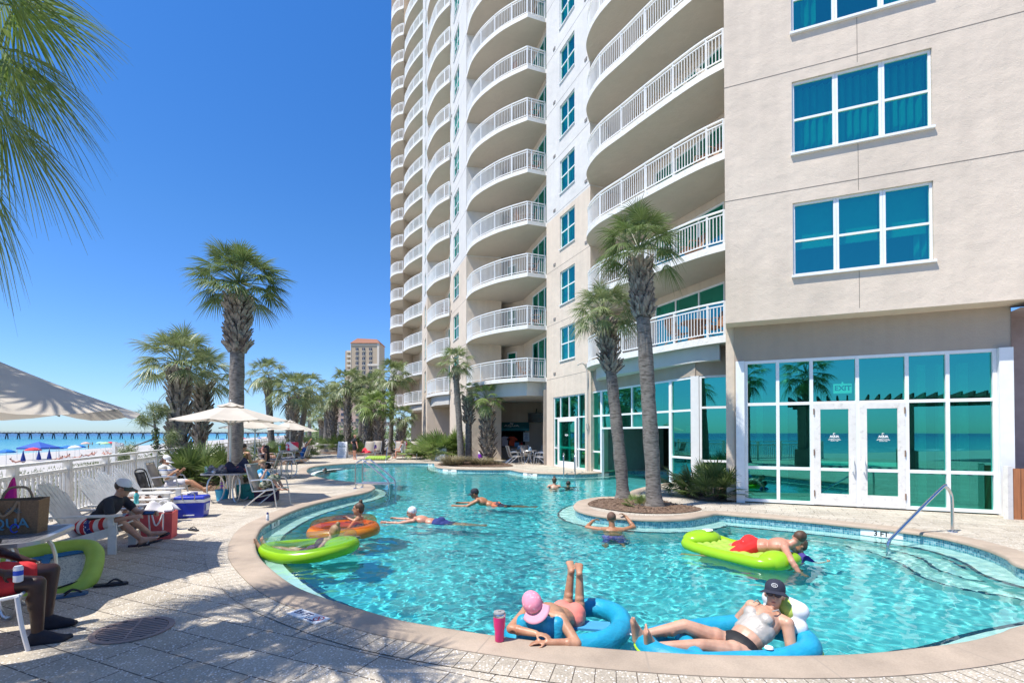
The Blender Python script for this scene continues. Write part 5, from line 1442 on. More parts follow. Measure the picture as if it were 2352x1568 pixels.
mb = MB(); prims(mb, [('b', b.hipR.lerp(b.knR, .12), (.115, .115, .115), None), ('c', b.hipR, .112, b.hipR.lerp(b.knR, .42), .098)]); l = b.root.location; mb.v = [(x - l.x, y - l.y, z - l.z) for x, y, z in mb.v]; remesh(mb, 'shorts_panel', FLAGB, b.root, .012)
sandals(b, M_('sandal_black', (.02, .02, .03), .6), M_('strap_grey', (.3, .3, .33), .6))
ph = thing('phone', 'dark phone held by the man in the flag shorts', 'phone', b.hdR.lerp(b.hdL, .5)); mb = MB(); mb.box((0, 0, .02), (.15, .075, .012), rot=(.5, 0, .2)); mb.build('case', BLACK, ph); mb = MB(); mb.box((0, 0, .0275), (.138, .066, .002), rot=(.5, 0, .2)); mb.build('screen', M_('phone_screen', (.02, .03, .08), .1, var=0), ph)

# --- man cut off by the left edge
b = person('man in red shorts and black water shoes at the left edge holding a can', (-4.30, 4.03, .50), (-.12, -.06, .99), (.5, -.86, 0), (0, 0, 1), (.85, .5, 0),
           ((.30, -.18, -.94), (.62, .55, -.32)), ((.1, .35, -.93), (.8, .3, -.4)), ((.85, .24, -.03), (.02, .0, -1), (.86, .48, -.06)), ((.62, .62, .0), (.02, -.12, -1), (.82, .55, -.06)), H=1.78, skin_=SK3, vox=.009, g=1.1, hands=(.95, .6))
hair(b, HAIRD)
wear(b, 'shorts', REDC, ['hip', 'thighR', 'thighL'], .03, {'thighR': .55, 'thighL': .6})
wear(b, 'water_shoe', M_('black_neoprene', (.012, .012, .022), .7, bmp=.3, bs=120), ['footR'], .012); wear(b, 'water_shoe', MATS['black_neoprene'], ['footL'], .012)
wear(b, 'tee_shirt', M_('grey_tee', (.25, .25, .27), .85), ['waist', 'chest', 'uarmR', 'uarmL'], .018, {'uarmR': .6, 'uarmL': .6})
cn = thing('drink_can', 'white and blue drink can in the hand of the man in red shorts', 'can', b.hdR + V(.02, .0, -.06)); mb = MB(); mb.lathe([(.02, 0), (.031, .008), (.031, .115), (.024, .126), (.024, .128)], 18); mb.build('can_body', stripes('can_paint', [(0, (.75, .76, .8)), (.45, (.03, .08, .5)), (.75, (.75, .76, .8))], 8), cn, smooth=True)

# --- woman with the visor
b = person('woman in a white visor wrapped in a striped towel, reading in a deck chair', (-8.42, 12.45, .43), (-.36, -.1, .92), (.22, -.97, 0), (.30, .05, .95), (.95, .15, -.25),
           ((.45, -.1, -.85), (.72, .15, .62)), ((.5, .25, -.8), (.75, -.1, .62)), ((.92, .28, .16), (.78, .22, -.52), (.6, .2, .6)), ((.93, .2, .10), (.80, .16, -.54), (.6, .1, .6)), H=1.62, skin_=SK2, vox=.011, g=1.22, fem=True, hands=(.9, .9))
hair(b, HAIRB, 'pony'); shades(b); cap(b, M_('visor_white', (.75, .75, .74), .7), None, .09, 'visor', .16)
wear(b, 'towel_wrap', stripes('striped_towel', [(0, (.72, .70, .66)), (.35, (.07, .17, .45)), (.5, (.72, .70, .66)), (.7, (.42, .36, .25)), (.8, (.72, .7, .66))], 7), ['chest', 'uarmR', 'uarmL', 'waist'], .028, {'uarmR': .8, 'uarmL': .8})
wear(b, 'swim_skirt', M_('white_skirt', (.60, .58, .62), .8, c2=(.12, .10, .15), c2s=5, c2w=(.6, .66)), ['hip', 'thighR', 'thighL'], .03, {'thighR': .62, 'thighL': .62})

# --- boy in the deck chair by the pool
b = person('blond boy in a bright blue shirt curled up in a deck chair by the pool', (-5.72, 11.62, .50), (-.22, .0, .97), (.05, -1, 0), (.05, 0, 1), (.85, -.45, -.1),
           ((.45, -.3, -.8), (.25, .2, .9)), ((.6, .3, -.7), (.7, -.3, .3)), ((.75, -.12, .62), (.45, .0, -.85), (.95, .05, -.1)), ((.80, .2, .55), (.42, .1, -.88), (.95, .1, -.1)), H=1.18, headH=1.5, skin_=SK1, vox=.009, hands=(.9, .6))
hair(b, HAIRL, 'kid'); eyes(b)
wear(b, 'rash_shirt', blotch('blue_white_shirt', (.04, .36, .62), (.75, .78, .8), 5), ['waist', 'chest', 'uarmR', 'uarmL'], .014, {'uarmR': .6, 'uarmL': .6})
wear(b, 'swim_shorts', blotch('coral_shorts', (.65, .16, .12), (.15, .5, .6), 9), ['hip', 'thighR', 'thighL'], .014, {'thighR': .5, 'thighL': .5})
wear(b, 'knee_towel', blotch('green_print', (.08, .11, .06), (.42, .42, .33), 16), ['thighR', 'thighL'], .035)

# --- shirtless man with his back to us and the woman beside him
b = person('bald shirtless man sitting with his back to the camera under the umbrellas', (-9.35, 17.4, .50), (.05, -.05, 1), (.94, -.3, 0), (.1, .05, 1), (.35, .9, 0),
           ((.25, .1, -.95), (.5, .7, .1)), ((-.1, .1, -.97), (.35, .75, .0)), ((.35, .92, -.02), (.05, .15, -1), (.3, .9, 0)), ((.25, .95, -.02), (.0, .1, -1), (.3, .9, 0)), H=1.82, skin_=SK2, vox=.013, g=1.25)
wear(b, 'swim_shorts', M_('grey_print_shorts', (.16, .17, .20), .8, c2=(.5, .5, .5), c2s=16), ['hip', 'thighR', 'thighL'], .015, {'thighR': .8, 'thighL': .8}); hair(b, HAIRD); 
b = person('dark haired woman seated close to the shirtless man, turned to the left', (-9.0, 18.4, .50), (.0, -.05, 1), (-.2, .97, 0), (-.05, 0, 1), (-.95, -.2, 0),
           ((.1, .2, -.95), (-.5, .4, -.3)), ((.1, -.2, -.95), (-.5, -.3, -.2)), ((-.9, .2, 0), (.0, 0, -1), (-1, 0, 0)), ((-.9, -.2, 0), (0, 0, -1), (-1, 0, 0)), H=1.62, skin_=SK2, vox=.014, fem=True)
hair(b, HAIRD, 'long'); wear(b, 'swimsuit', M_('black_swimsuit', (.01, .01, .012), .7), ['hip', 'waist', 'chest'], .01)
# --- older woman and the man in blue at the far table
b = person('older grey haired woman in dark floral swimsuit in a chair by the far table', (-12.75, 26.0, .45), (-.35, 0, .93), (.1, -1, 0), (.2, 0, .97), (.95, -.1, -.2),
           ((.3, -.2, -.9), (.75, 0, .45)), ((.35, .2, -.9), (.9, 0, .1)), ((.97, -.05, .1), (.25, 0, -.97), (.95, 0, 0)), ((.97, .1, .1), (.35, .05, -.93), (.95, 0, 0)), H=1.6, skin_=SK1, vox=.016, g=1.25, fem=True)
hair(b, HAIRG); wear(b, 'swimsuit', blotch('floral_dark', (.03, .02, .05), (.45, .1, .14), 12), ['hip', 'waist', 'chest', 'thighR', 'thighL'], .015, {'thighR': .5, 'thighL': .5})
b = person('man reclining in a chair under a bright blue towel, facing left at the far table', (-11.75, 28.0, .45), (.5, .1, .86), (0, 1, 0), (.1, 0, 1), (-.95, 0, .1),
           ((-.1, .2, -.9), (-.8, 0, .2)), ((.3, -.2, .4), (.5, 0, .6)), ((-.95, 0, .05), (-.5, 0, -.86), (-.9, 0, .1)), ((-.95, -.1, .05), (-.6, -.05, -.8), (-.9, 0, .1)), H=1.75, skin_=SK2, vox=.016, g=1.1)
hair(b, HAIRD); wear(b, 'blue_towel', M_('bright_blue_towel', (.02, .13, .40), .9), ['waist', 'chest', 'uarmR', 'hip'], .035); wear(b, 'shorts', M_('tan_shorts', (.18, .14, .1), .8), ['thighR', 'thighL'], .02, {'thighR': .8, 'thighL': .8})
b = person('woman in a red cover-up lying on a lounger behind the man with the blue towel', (-14.2, 33.5, .42), (.8, .1, .55), (-.1, 1, 0), (.4, 0, .9), (-.8, 0, .4), ((-.3, .3, -.6), (-.7, 0, .1)), ((.2, -.3, .5), (-.3, 0, .6)), ((-.97, .05, .1), (-.9, 0, -.3), (-.3, 0, .9)), ((-.97, -.05, .1), (-.9, 0, -.3), (-.3, 0, .9)), H=1.62, skin_=SK4, vox=.018, fem=True)
hair(b, HAIRL); wear(b, 'cover_up', REDC, ['hip', 'waist', 'chest', 'thighR', 'thighL'], .02, {'thighR': .6, 'thighL': .6})
# --- standing woman in black
pz = .84
b = person('standing woman in a short black dress with one hand on her hip beside the loungers', (-10.15, 32.3, pz), (.02, 0, 1), (-.55, .83, 0), (.0, 0, 1), (.75, -.45, -.05),
           ((-.6, .1, -.75), (.65, -.2, -.6)), ((.35, -.3, -.88), (.3, -.35, -.88)), ((-.03, -.05, -1), (0, 0, -1), (.6, -.8, -.02)), ((.08, -.06, -1), (.02, .05, -1), (.8, -.5, -.02)), H=1.64, skin_=SK4, vox=.014, g=1.2, fem=True)
hair(b, HAIRL); wear(b, 'black_dress', M_('black_dress', (.01, .01, .016), .8), ['hip', 'waist', 'chest', 'uarmR', 'uarmL', 'thighR', 'thighL'], .025, {'uarmR': .4, 'uarmL': .4, 'thighR': .45, 'thighL': .45})
# --- lounger people
b = person('small child in a dark blue top and cap sitting on the second lounger', (-9.72, 35.2, .50), (0, .15, 1), (-1, 0, 0), (0, -.1, 1), (.1, -1, -.25), ((-.3, -.5, -.8), (.5, -.6, .1)), ((.3, -.5, -.8), (-.5, -.6, .1)), ((-.25, -.95, .15), (-.1, -.9, -.35), (0, -.5, .8)), ((.25, -.95, .15), (.1, -.9, -.35), (0, -.5, .8)), H=1.2, headH=1.5, skin_=SK2, vox=.014)
hair(b, HAIRD); wear(b, 'sun_top', PURP, ['waist', 'chest', 'uarmR', 'uarmL', 'farmR', 'farmL'], .016); cap(b, SWIM)
b = person('woman in a white swimsuit sitting sideways on the lounger with the pink towel', (-7.15, 32.4, .48), (.1, .1, .98), (.3, .95, 0), (-.1, -.05, .97), (-.9, -.3, -.25), ((-.2, .2, -.9), (-.8, -.3, -.2)), ((-.3, -.25, -.9), (-.8, -.1, -.1)), ((-.85, -.35, .1), (-.15, -.35, -.95), (-.7, -.6, 0)), ((-.55, -.75, .1), (.0, -.2, -1), (-.6, -.8, 0)), H=1.62, skin_=SK4, vox=.014, fem=True)
hair(b, HAIRL, 'pony'); wear(b, 'swimsuit', M_('white_swimsuit', (.72, .70, .70), .8), ['hip', 'waist', 'chest'], .012)
b = person('person in teal top with a blue towel waiting at the bar behind the palm', (-1.12, 32.3, .84), (0, 0, 1), (0, -1, 0), (0, 0, 1), (1, .2, 0), ((.2, -.2, -.95), (.5, .1, -.6)), ((.1, .2, -.95), (.5, 0, -.6)), ((.02, 0, -1), (-.02, 0, -1), (1, 0, 0)), ((-.05, .05, -1), (-.02, 0, -1), (1, 0, 0)), H=1.6, skin_=SK2, vox=.016)
hair(b, HAIRD); wear(b, 'teal_top', M_('teal_cloth', (.03, .30, .32), .8), ['chest', 'waist', 'uarmR', 'uarmL'], .016, {'uarmR': .5, 'uarmL': .5}); wear(b, 'blue_towel', M_('royal_towel', (.02, .07, .42), .85), ['hip', 'thighR', 'thighL'], .03)

# ------------------------------------------------------------------ people in the water
b = person('man in a dark cap swimming arms outstretched mid-pool', (-.42, 13.0, -.22), (-.86, .12, .34), (.15, .98, 0), (-.15, .0, .98), (-.96, .1, -.08),
           ((-.85, .35, -.42), (-.97, -.12, .04)), ((-.85, -.3, -.42), (-.97, .1, .04)), ((.95, -.15, -.12), (.97, -.12, -.05), (.95, 0, -.1)), ((.95, -.05, -.14), (.95, -.1, .0), (.95, 0, -.1)), H=1.78, skin_=SK5, vox=.011, hands=(.1, .1))
hair(b, HAIRD); cap(b, M_('cap_charcoal', (.02, .022, .03), .8)); wear(b, 'swim_shorts', blotch('dark_print_shorts', (.02, .025, .05), (.55, .15, .06), 7), ['hip', 'thighR', 'thighL'], .016, {'thighR': .8, 'thighL': .8}); eyes(b)
b = person('swimmer in a white striped swim cap and navy shorts gliding near the ring floats', (-1.55, 10.55, -.22), (-.93, .2, .18), (.2, .97, 0), (-.25, .02, .97), (-.94, .1, -.2),
           ((-.92, .2, -.14), (-.98, .06, .06)), ((-.92, -.15, -.14), (-.98, .0, .06)), ((.93, -.28, -.1), (.93, -.25, -.04), (.95, -.2, -.1)), ((.95, -.16, -.12), (.95, -.22, -.06), (.95, -.2, -.1)), H=1.75, skin_=SK4, vox=.011, hands=(.1, .1))
hair(b, stripes('striped_swim_cap', [(0, (.78, .78, .78)), (.7, (.35, .36, .4))], 34, 1), 'short', 'swim_cap'); wear(b, 'swim_shorts', M_('navy_shorts', (.015, .03, .16), .8), ['hip', 'thighR', 'thighL'], .018, {'thighR': .7, 'thighL': .7}); eyes(b)
for lab, x, y, z, sk, hr_, top, tl in (('pale woman in a black swimsuit with her back turned near the ladder', 1.44, 17.3, -.58, SK1, HAIRB, 'black_swimsuit', .05), ('dark haired bather in black beside the ladder, right of another bather', 2.02, 17.5, -.72, SK2, HAIRD, 'black_swimsuit', -.1)):
    b = person(lab, (x, y, z), (tl, .08, 1), (1, 0, 0), (0, .05, 1), (.1 + tl, 1, 0), ((.55, .1, -.8), (.5, .5, -.4)), ((-.55, .1, -.8), (-.4, .6, -.4)), ((.05, .3, -.95), (0, -.5, -.85), (0, .9, -.2)), ((-.05, .3, -.95), (0, -.5, -.85), (0, .9, -.2)), H=1.62, skin_=sk, vox=.012, g=1.25, fem=True)
    hair(b, hr_, 'bun' if hr_ is HAIRB else 'short'); wear(b, 'swimsuit', MATS[top], ['hip', 'waist', 'chest'] if hr_ is HAIRD else ['hip', 'waist'], .012, extra=[] if hr_ is HAIRD else [('c', b.shR - b.R * .02, .06, b.shR - b.R * .05 - b.U * .12, .07), ('c', b.shL + b.R * .02, .06, b.shL + b.R * .05 - b.U * .12, .07)])
b = person('bather with goggles pushed up in the far left end of the pool', (-9.35, 25.0, -.78), (.05, 0, 1), (.5, .85, 0), (0, 0, 1), (-.7, -.6, 0), ((.3, .5, -.8), (-.3, 0, .4)), ((-.3, -.5, -.8), (-.5, .2, .3)), ((0, 0, -1), (.3, .2, -.9), (-.7, -.6, 0)), ((0, 0, -1), (.3, .2, -.9), (-.7, -.6, 0)), H=1.55, skin_=SK1, vox=.013, fem=True)
hair(b, HAIRD, 'bun'); mb = MB(); h, u, f, r = b.head, b.hu, b.fa, b.hr
for k in (1, -1): mb.ball(h + f * .085 + r * .03 * k + u * .06, (.026, .018, .02), 10, 7, rot=frame(r, f, u))
addp(b, 'goggles', M_('goggle_white', (.7, .72, .74), .3), mb)
# man leaning on the planter edge
b = person('tanned man with shaved head leaning on the planter edge, hands up at his head', (1.93, 9.62, -.66), (.02, .24, .97), (1, -.05, 0), (.0, .22, .97), (.1, .98, -.05),
           ((.72, .50, .10), (-.42, .52, .62), (-.6, .3, .5)), ((-.72, .50, .05), (.46, .56, .30), (.7, .3, .2)), ((.12, -.1, -1), (.02, -.75, -.6), (0, -.6, -.8)), ((-.12, -.1, -1), (-.02, -.6, -.75), (0, -.6, -.8)), H=1.8, skin_=SK5, vox=.0085, g=1.14)
wear(b, 'swim_trunks', M_('violet_trunks', (.17, .10, .42), .8), ['hip', 'thighR', 'thighL'], .018, {'thighR': .75, 'thighL': .75}); hair(b, M_('stubble', (.13, .07, .045), .7), 'short', 'cropped_hair')

# --- the two girls on the ring floats
b = person('girl with a bun lying back in the green ring float, legs towards the pool edge', (-3.22, 7.82, -.20), (.70, .10, .42), (.1, -.98, .1), (.30, .1, .93), (-.6, .75, .1),
           ((-.2, -.45, -.3), (.4, .8, .25)), ((.45, .7, -.25), (.5, .6, .1)), ((-.93, -.12, .32), (-.97, .10, .02), (-.25, -.05, .96)), ((-.95, .12, .26), (-.97, .08, .05), (-.3, .1, .95)), H=1.45, headH=1.62, skin_=SK1, vox=.009, fem=True)
hair(b, HAIRL, 'bun'); wear(b, 'swimsuit', M_('maroon_swimsuit', (.10, .02, .03), .8), ['hip', 'waist'], .012, extra=[('b', b.chest - b.U * .02, (.15, .12, .11), frame(b.R, b.F, b.U))])
b = person('girl with a top knot sitting in the orange ring float, arms along its sides', (-2.92, 9.30, -.30), (.18, .0, .98), (.05, 1, 0), (.0, 0, 1), (-.97, -.2, -.12),
           ((-.35, .55, -.35), (-.85, .25, .30)), ((-.35, -.62, -.55), (-.90, -.05, .12)), ((-.95, .2, .18), (-.45, 0, -.85), (-.9, 0, 0)), ((-.95, -.18, .18), (-.4, 0, -.9), (-.9, 0, 0)), H=1.5, headH=1.65, skin_=SK2, vox=.009, fem=True)
hair(b, HAIRB, 'bun'); eyes(b); wear(b, 'swimsuit', blotch('grey_print_suit', (.35, .33, .32), (.08, .07, .08), 30), ['hip', 'waist'], .012, extra=[('b', b.chest - b.U * .03, (.15, .125, .10), frame(b.R, b.F, b.U))])
# --- man and child on the green lounge float
b = person('sunburnt man in bright red trunks sprawled face down over the lime lounge float', (3.60, 7.56, .0), (.56, -.38, .10), (-.6, -.75, 0), (.62, -.05, .70), (.55, .55, -.25),
           ((-.1, -.6, -.3), (.2, -.3, -.5)), ((.6, .35, -.45), (.3, .2, -.6)), ((-.62, .25, -.40), (-.85, .32, -.02), (-.9, .2, .1)), ((-.45, .72, -.25), (-.8, .5, -.1), (-.8, .3, .1)), H=1.72, skin_=SK4, vox=.010, g=1.12)
hair(b, HAIRB); wear(b, 'swim_trunks', blotch('red_trunks', (.70, .02, .02), (.75, .45, .45), 5, (.62, .66)), ['hip', 'thighR', 'thighL'], .02, {'thighR': .6, 'thighL': .6})
b = person('small child in a purple top in the water beside the lime lounge float', (4.28, 7.55, -.42), (.15, -.1, .97), (-.3, .95, 0), (0, 0, 1), (-.9, .2, 0), ((-.3, .4, -.6), (-.8, 0, .2)), ((.5, -.5, -.5), (.6, .1, .3)), ((-.3, 0, -.9), (.2, 0, -.9), (-.9, 0, 0)), ((-.2, 0, -.9), (.2, 0, -.9), (-.9, 0, 0)), H=1.05, headH=1.45, skin_=SK2, vox=.010)
hair(b, HAIRB, 'kid'); wear(b, 'swim_top', M_('violet_blue_top', (.05, .03, .22), .8), ['waist', 'chest', 'uarmR', 'uarmL'], .014, {'uarmR': .6, 'uarmL': .6}); eyes(b)
# --- woman in the pink cap, arms folded on the coping
b = person('woman in a pink cap and coral bikini lying face down on the blue ring float', (.51, 4.72, -.03), (-.50, -.78, .26), (-.83, .53, 0), (-.38, -.50, .76), (.30, -.62, -.62),
           ((-.50, -.84, -.22), (.84, -.52, .04)), ((.30, -.72, -.32), (-.97, -.06, .06)), ((.30, .92, -.26), (.13, .10, 1), (.0, .95, .25)), ((.24, .94, -.26), (.0, .04, 1), (.1, .95, .25)), H=1.66, skin_=SK2, vox=.0075, fem=True, g=1.14, hands=(.25, .25), palm_n=((0, 0, -1), (0, 0, -1)), chest=(-.50, -.74, .36))
PINKC = M_('pink_cap', (.72, .25, .34), .85, c2=(.80, .50, .55), c2s=40, c2w=(.55, .65))
hair(b, HAIRB, 'pony'); cap(b, PINKC, M_('pink_brim', (.76, .34, .42), .8), .075, tilt=.1)
wear(b, 'bikini_bottom', M_('coral_bikini', (.80, .22, .17), .7), ['hip'], .009)
wear(b, 'bikini_top', MATS['coral_bikini'], [], 0, extra=[('b', b.chest - b.U * .03 + b.F * .03, (.146, .108, .045), frame(b.R, b.F, b.U))])
# --- woman on the right-hand blue lounge float
b = person('woman in a navy cap, sunglasses and silver swimsuit reclining on a blue lounge float', (1.90, 4.26, -.12), (.66, .30, .42), (-.50, .84, .12), (.12, .10, .98), (-.52, -.84, .06),
           ((-.35, .30, -.60), (-.80, -.25, .06)), ((-.05, -.30, -.70), (-.86, .30, .10)), ((-.84, .0, .34), (-.96, -.02, -.20), (-.16, -.10, .97)), ((-.86, -.12, .20), (-.98, .10, -.06), (-.12, -.2, .97)), H=1.66, skin_=SK1, vox=.0075, fem=True, g=1.12, hands=(.35, .35), palm_n=((0, 0, -1), (0, 0, -1)))
hair(b, HAIRB, 'pony'); cp = cap(b, M_('navy_cap', (.022, .026, .045), .85), None, .066, tilt=-.06); shades(b, M_('sunglass_lens', (.03, .02, .03), .08, var=0)); eyes(b)
em = MB(); h, u, f, r = b.head, b.hu, b.fa, b.hr
q0 = h + u * .085 + f * .088; em.tube([q0 + r * .024 * math.cos(t) + u * .016 * math.sin(t) - f * .0 for t in np.linspace(0, 2 * PI, 14)[:-1]], .0022, 5, closed=True)
for k in (-.010, -.003, .005, .011): em.tube([q0 + r * k - u * .008, q0 + r * (k + .003) + u * .008], .0018, 4)
addp(b, 'cap_emblem', LET, em, parent=cp)
SILV = M_('silver_swim_cloth', (.47, .43, .38), .45, .15, bmp=.5, bs=22, var=.2, stretch=(1, 3, 1))
wear(b, 'swim_top', SILV, [], 0, extra=[('b', b.chest - b.U * .09, (.160, .122, .14), frame(b.R, b.F, b.U)), ('b', b.waist + b.U0 * .03, (.155, .112, .08), frame(b.Rh, b.Fh, b.U0))] + [('b', p[1] - b.U * .006, tuple(r * .93 + .006 for r in p[2]), p[3]) for p in b.P['chest'][-2:]])
for k in (1, -1):
    st = MB(); st.tube([b.chest + b.F * .13 + b.R * .09 * k + b.U * .05, b.chest + b.F * .10 + b.R * .10 * k + b.U * .11, b.neck + b.R * .09 * k + b.F * .01, b.neck + b.R * .09 * k - b.F * .06 - b.U * .04], .006, 6); addp(b, 'strap', SILV, st)
wear(b, 'swim_bottom', M_('black_swimsuit', (.01, .01, .012), .7), ['hip'], .009)
# ================================================================== FURNITURE AND THINGS
def lm(M): return M
def roundrect(w, d, r, n=5):
    out = []
    for cx, cy, a0 in ((w / 2 - r, d / 2 - r, 0), (-w / 2 + r, d / 2 - r, 90), (-w / 2 + r, -d / 2 + r, 180), (w / 2 - r, -d / 2 + r, 270)):
        for i in range(n + 1): a = R(a0 + 90 * i / n); out.append((cx + r * math.cos(a), cy + r * math.sin(a)))
    return out
# ---- adirondack chairs
def adirondack(label, loc, rz, group='white adirondack chairs along the fence'):
    t = thing('adirondack_chair', label, 'chair', loc, rz, group); W_ = WHITE_OLD
    q = MB()
    for i in range(6): f = i / 5; q.box((.33 - .50 * f, 0, .375 - .17 * f), (.085, .56, .02), rot=(0, -.33, 0))
    q.build('seat', W_, t); q = MB()
    for i in range(-3, 4):
        L = .90 - .022 * i * i; a = Vector((-.17, i * .072, .22)); dv = Vector((-.52, i * .028, .82)).normalized()
        q.bar(a, a + dv * L, .078, .018, up=(1, 0, .6)); e = a + dv * L; q.bar(e - dv * .002, e + dv * .028, .05, .018, up=(1, 0, .6))
    for f in (.25, .72): c = Vector((-.17, 0, .22)) + Vector((-.52, 0, .82)).normalized() * f; q.box((c.x - .02, 0, c.z), (.03, .5 + .1 * f, .06), rot=(0, -.56, 0))
    q.build('backrest', W_, t)
    for s in (-1, 1):
        q = MB(); q.prism([(.42, .06), (.42, -.05), (.36, -.075), (-.1, -.06), (-.42, -.035), (-.42, .03), (-.1, .06), (.36, .075)], -.011, .011, Matrix.Translation((0, s * .335, .545))); q.build('armrest', W_, t)
        q = MB(); q.box((.31, s * .30, .267), (.10, .022, .535)); q.box((.31, s * .335, .47), (.07, .05, .13)); q.build('leg', W_, t)
        q = MB(); q.bar((.36, s * .272, .33), (-.66, s * .272, .05), .022, .12); q.build('stringer', W_, t)
    return t
AD = adirondack('white adirondack chair with the man in the grey tee sitting in it', (-5.99, 7.26, 0), R(15))
dup(AD, (-6.35, 8.35, 0), R(14), 'second adirondack chair from the camera, empty with a bottle on its arm')
dup(AD, (-6.85, 9.25, 0), R(12), 'third adirondack chair from the camera, a brown patterned towel over its arm')
dup(AD, (-7.2, 10.1, 0), R(12), 'fourth and farthest adirondack chair on the deck, beside the blue cooler')
# ---- sling chairs
def sling_chair(label, loc, rz, frame_=ALU, cloth=SLING, group='aluminium sling chairs on the deck', low=1.0, name='sling_chair', arms=True):
    t = thing(name, label, 'chair', loc, rz, group)
    for s in (-1, 1):
        q = MB(); y = s * .29
        q.tube(smoothline([(.36, y, 0), (.29, y, .40 * low), (.24, y, .60 * low), (.16, y, .645 * low), (-.10, y, .64 * low), (-.27, y, .62 * low)] if arms else [(.36, y, 0), (.32, y, .2), (.29, y, .43)], False, 4), .016, 7); q.build('front_leg', frame_, t, smooth=True)
        q = MB(); q.tube([(.10, y * .97, .41 * low), (-.16, y, .22 * low), (-.44, y, 0)], .015, 7); q.build('rear_leg', frame_, t, smooth=True)
        q = MB(); q.tube(smoothline([(.30, y * .92, .43 * low), (-.18, y * .92, .38 * low), (-.26, y * .92, .45 * low), (-.42, y * .92, .98)], False, 4), .015, 7); q.build('side_rail', frame_, t, smooth=True)
    for p_ in ((.30, .43 * low), (-.42, .98), (-.12, .25 * low)): q = MB(); q.tube([(p_[0], -.275, p_[1]), (p_[0], .275, p_[1])], .013, 6); q.build('cross_bar', frame_, t)
    def seat(i, j): return V(.30 - .47 * i, (j - .5) * .52, (.43 - .055 * i) * low - .02 * math.sin(PI * i))
    def back(i, j): return V(-.20 - .225 * i, (j - .5) * .52, .40 * low + (.985 - .40 * low) * i)
    q = MB(); q.sheet(seat, 9, 3); q.build('seat', cloth, t, smooth=True, thick=.006); q = MB(); q.sheet(back, 9, 3); q.build('backrest', cloth, t, smooth=True, thick=.006)
    return t
sling_chair('sling chair with white frame at the left edge under the man in red shorts', (-4.24, 4.01, 0), R(30), M_('white_tube', (.72, .72, .74), .35), arms=False)
SC = sling_chair('sling chair holding the woman in the white visor', (-8.45, 12.35, 0), R(16))
dup(SC, (-5.62, 11.62, 0), R(-6), 'sling chair at the pool edge holding the blond boy')
dup(SC, (-9.35, 17.3, 0), R(70), 'sling chair under the bald shirtless man')
dup(SC, (-8.95, 18.4, 0), R(190), 'sling chair of the dark haired woman beside the shirtless man')
dup(SC, (-12.7, 26.0, 0), R(-5), 'sling chair of the older grey haired woman')
dup(SC, (-11.75, 28.0, 0), R(180), 'sling chair under the man with the bright blue towel')
dup(SC, (-12.1, 27.0, 0), R(20), 'empty sling chair between the older woman and the far table')
BG = 'sling chairs at the bar tables'
for x, y, a, l in ((.15, 27.6, 15, 'bar chair nearest the palm, left of the front bar table'), (.05, 28.5, 0, 'bar chair behind the leftmost one, half hidden'), (.85, 28.6, -70, 'bar chair behind the front bar table, facing it'), (1.62, 27.1, 150, 'front right bar chair beside the glass corner'), (1.72, 28.1, 175, 'bar chair in the right corner, second from the front'), (1.5, 29.4, 200, 'bar chair at the back table in the dark corner')):
    dup(SC, (x, y, 0), R(a), l, BG)
# folded dark lounge chair leaning behind the visor woman
t = thing('folded_chair', 'folded black beach chair leaning behind the woman in the visor', 'chair', (-8.95, 12.35, 0), R(12)); q = MB(); q.tube(smoothline([(0, -.25, 0), (-.1, -.25, .5), (-.2, -.22, .78), (-.2, .22, .78), (-.1, .25, .5), (0, .25, 0)], False, 4), .018, 6); q.build('frame', BLACK, t, smooth=True)
q = MB(); q.sheet(lambda i, j: V(-.03 - .17 * i, (j - .5) * .46, .12 + .62 * i), 4, 3); q.build('cloth', M_('grey_black_cloth', (.05, .05, .055), .8, c2=(.16, .16, .17), c2s=5), t, thick=.01)
# ---- tables
TABG = 'metal patio tables'
MET = M_('grey_table_metal', (.40, .40, .42), .35, .6, var=.06)
def arc_table(label, loc, rz, w=1.05, mat=MET):
    t = thing('patio_table', label, 'table', loc, rz, TABG)
    q = MB(); q.prism(roundrect(w, w, .18), .695, .73); q.build('table_top', mat, t)
    q = MB()
    for i in range(-9, 10):
        for s in (0, 1):
            c = i * w / 21; q.box((c, 0, .731) if s == 0 else (0, c, .731), (.012, w * .86, .003) if s == 0 else (w * .86, .012, .003))
    q.build('perforated_panel', M_('table_mesh_dark', (.20, .20, .23), .4, .5), t)
    for k in range(4):
        a = PI / 4 + k * PI / 2; c = Vector((math.cos(a), math.sin(a), 0)); q = MB()
        q.tube([c * (.33 + .20 * math.cos(f)) + Vector((0, 0, .35 + .345 * math.sin(f))) for f in np.linspace(PI * .5, PI * 2.42, 18)], .019, 7); q.build('leg', ALU, t, smooth=True)
    return t
T1 = arc_table('metal patio table with curved ring legs under the open cream umbrella', (-7.0, 12.45, 0), R(8))
dup(T1, (-4.92, 4.72, 0), R(24), 'metal table at the left edge with the tote bag on it', scale=1.0)
dup(T1, (-8.6, 18.9, 0), R(10), 'dark metal table between the shirtless man and the older woman')
dup(T1, (-12.35, 28.0, 0), R(0), 'far metal table with the red and white bag on it')
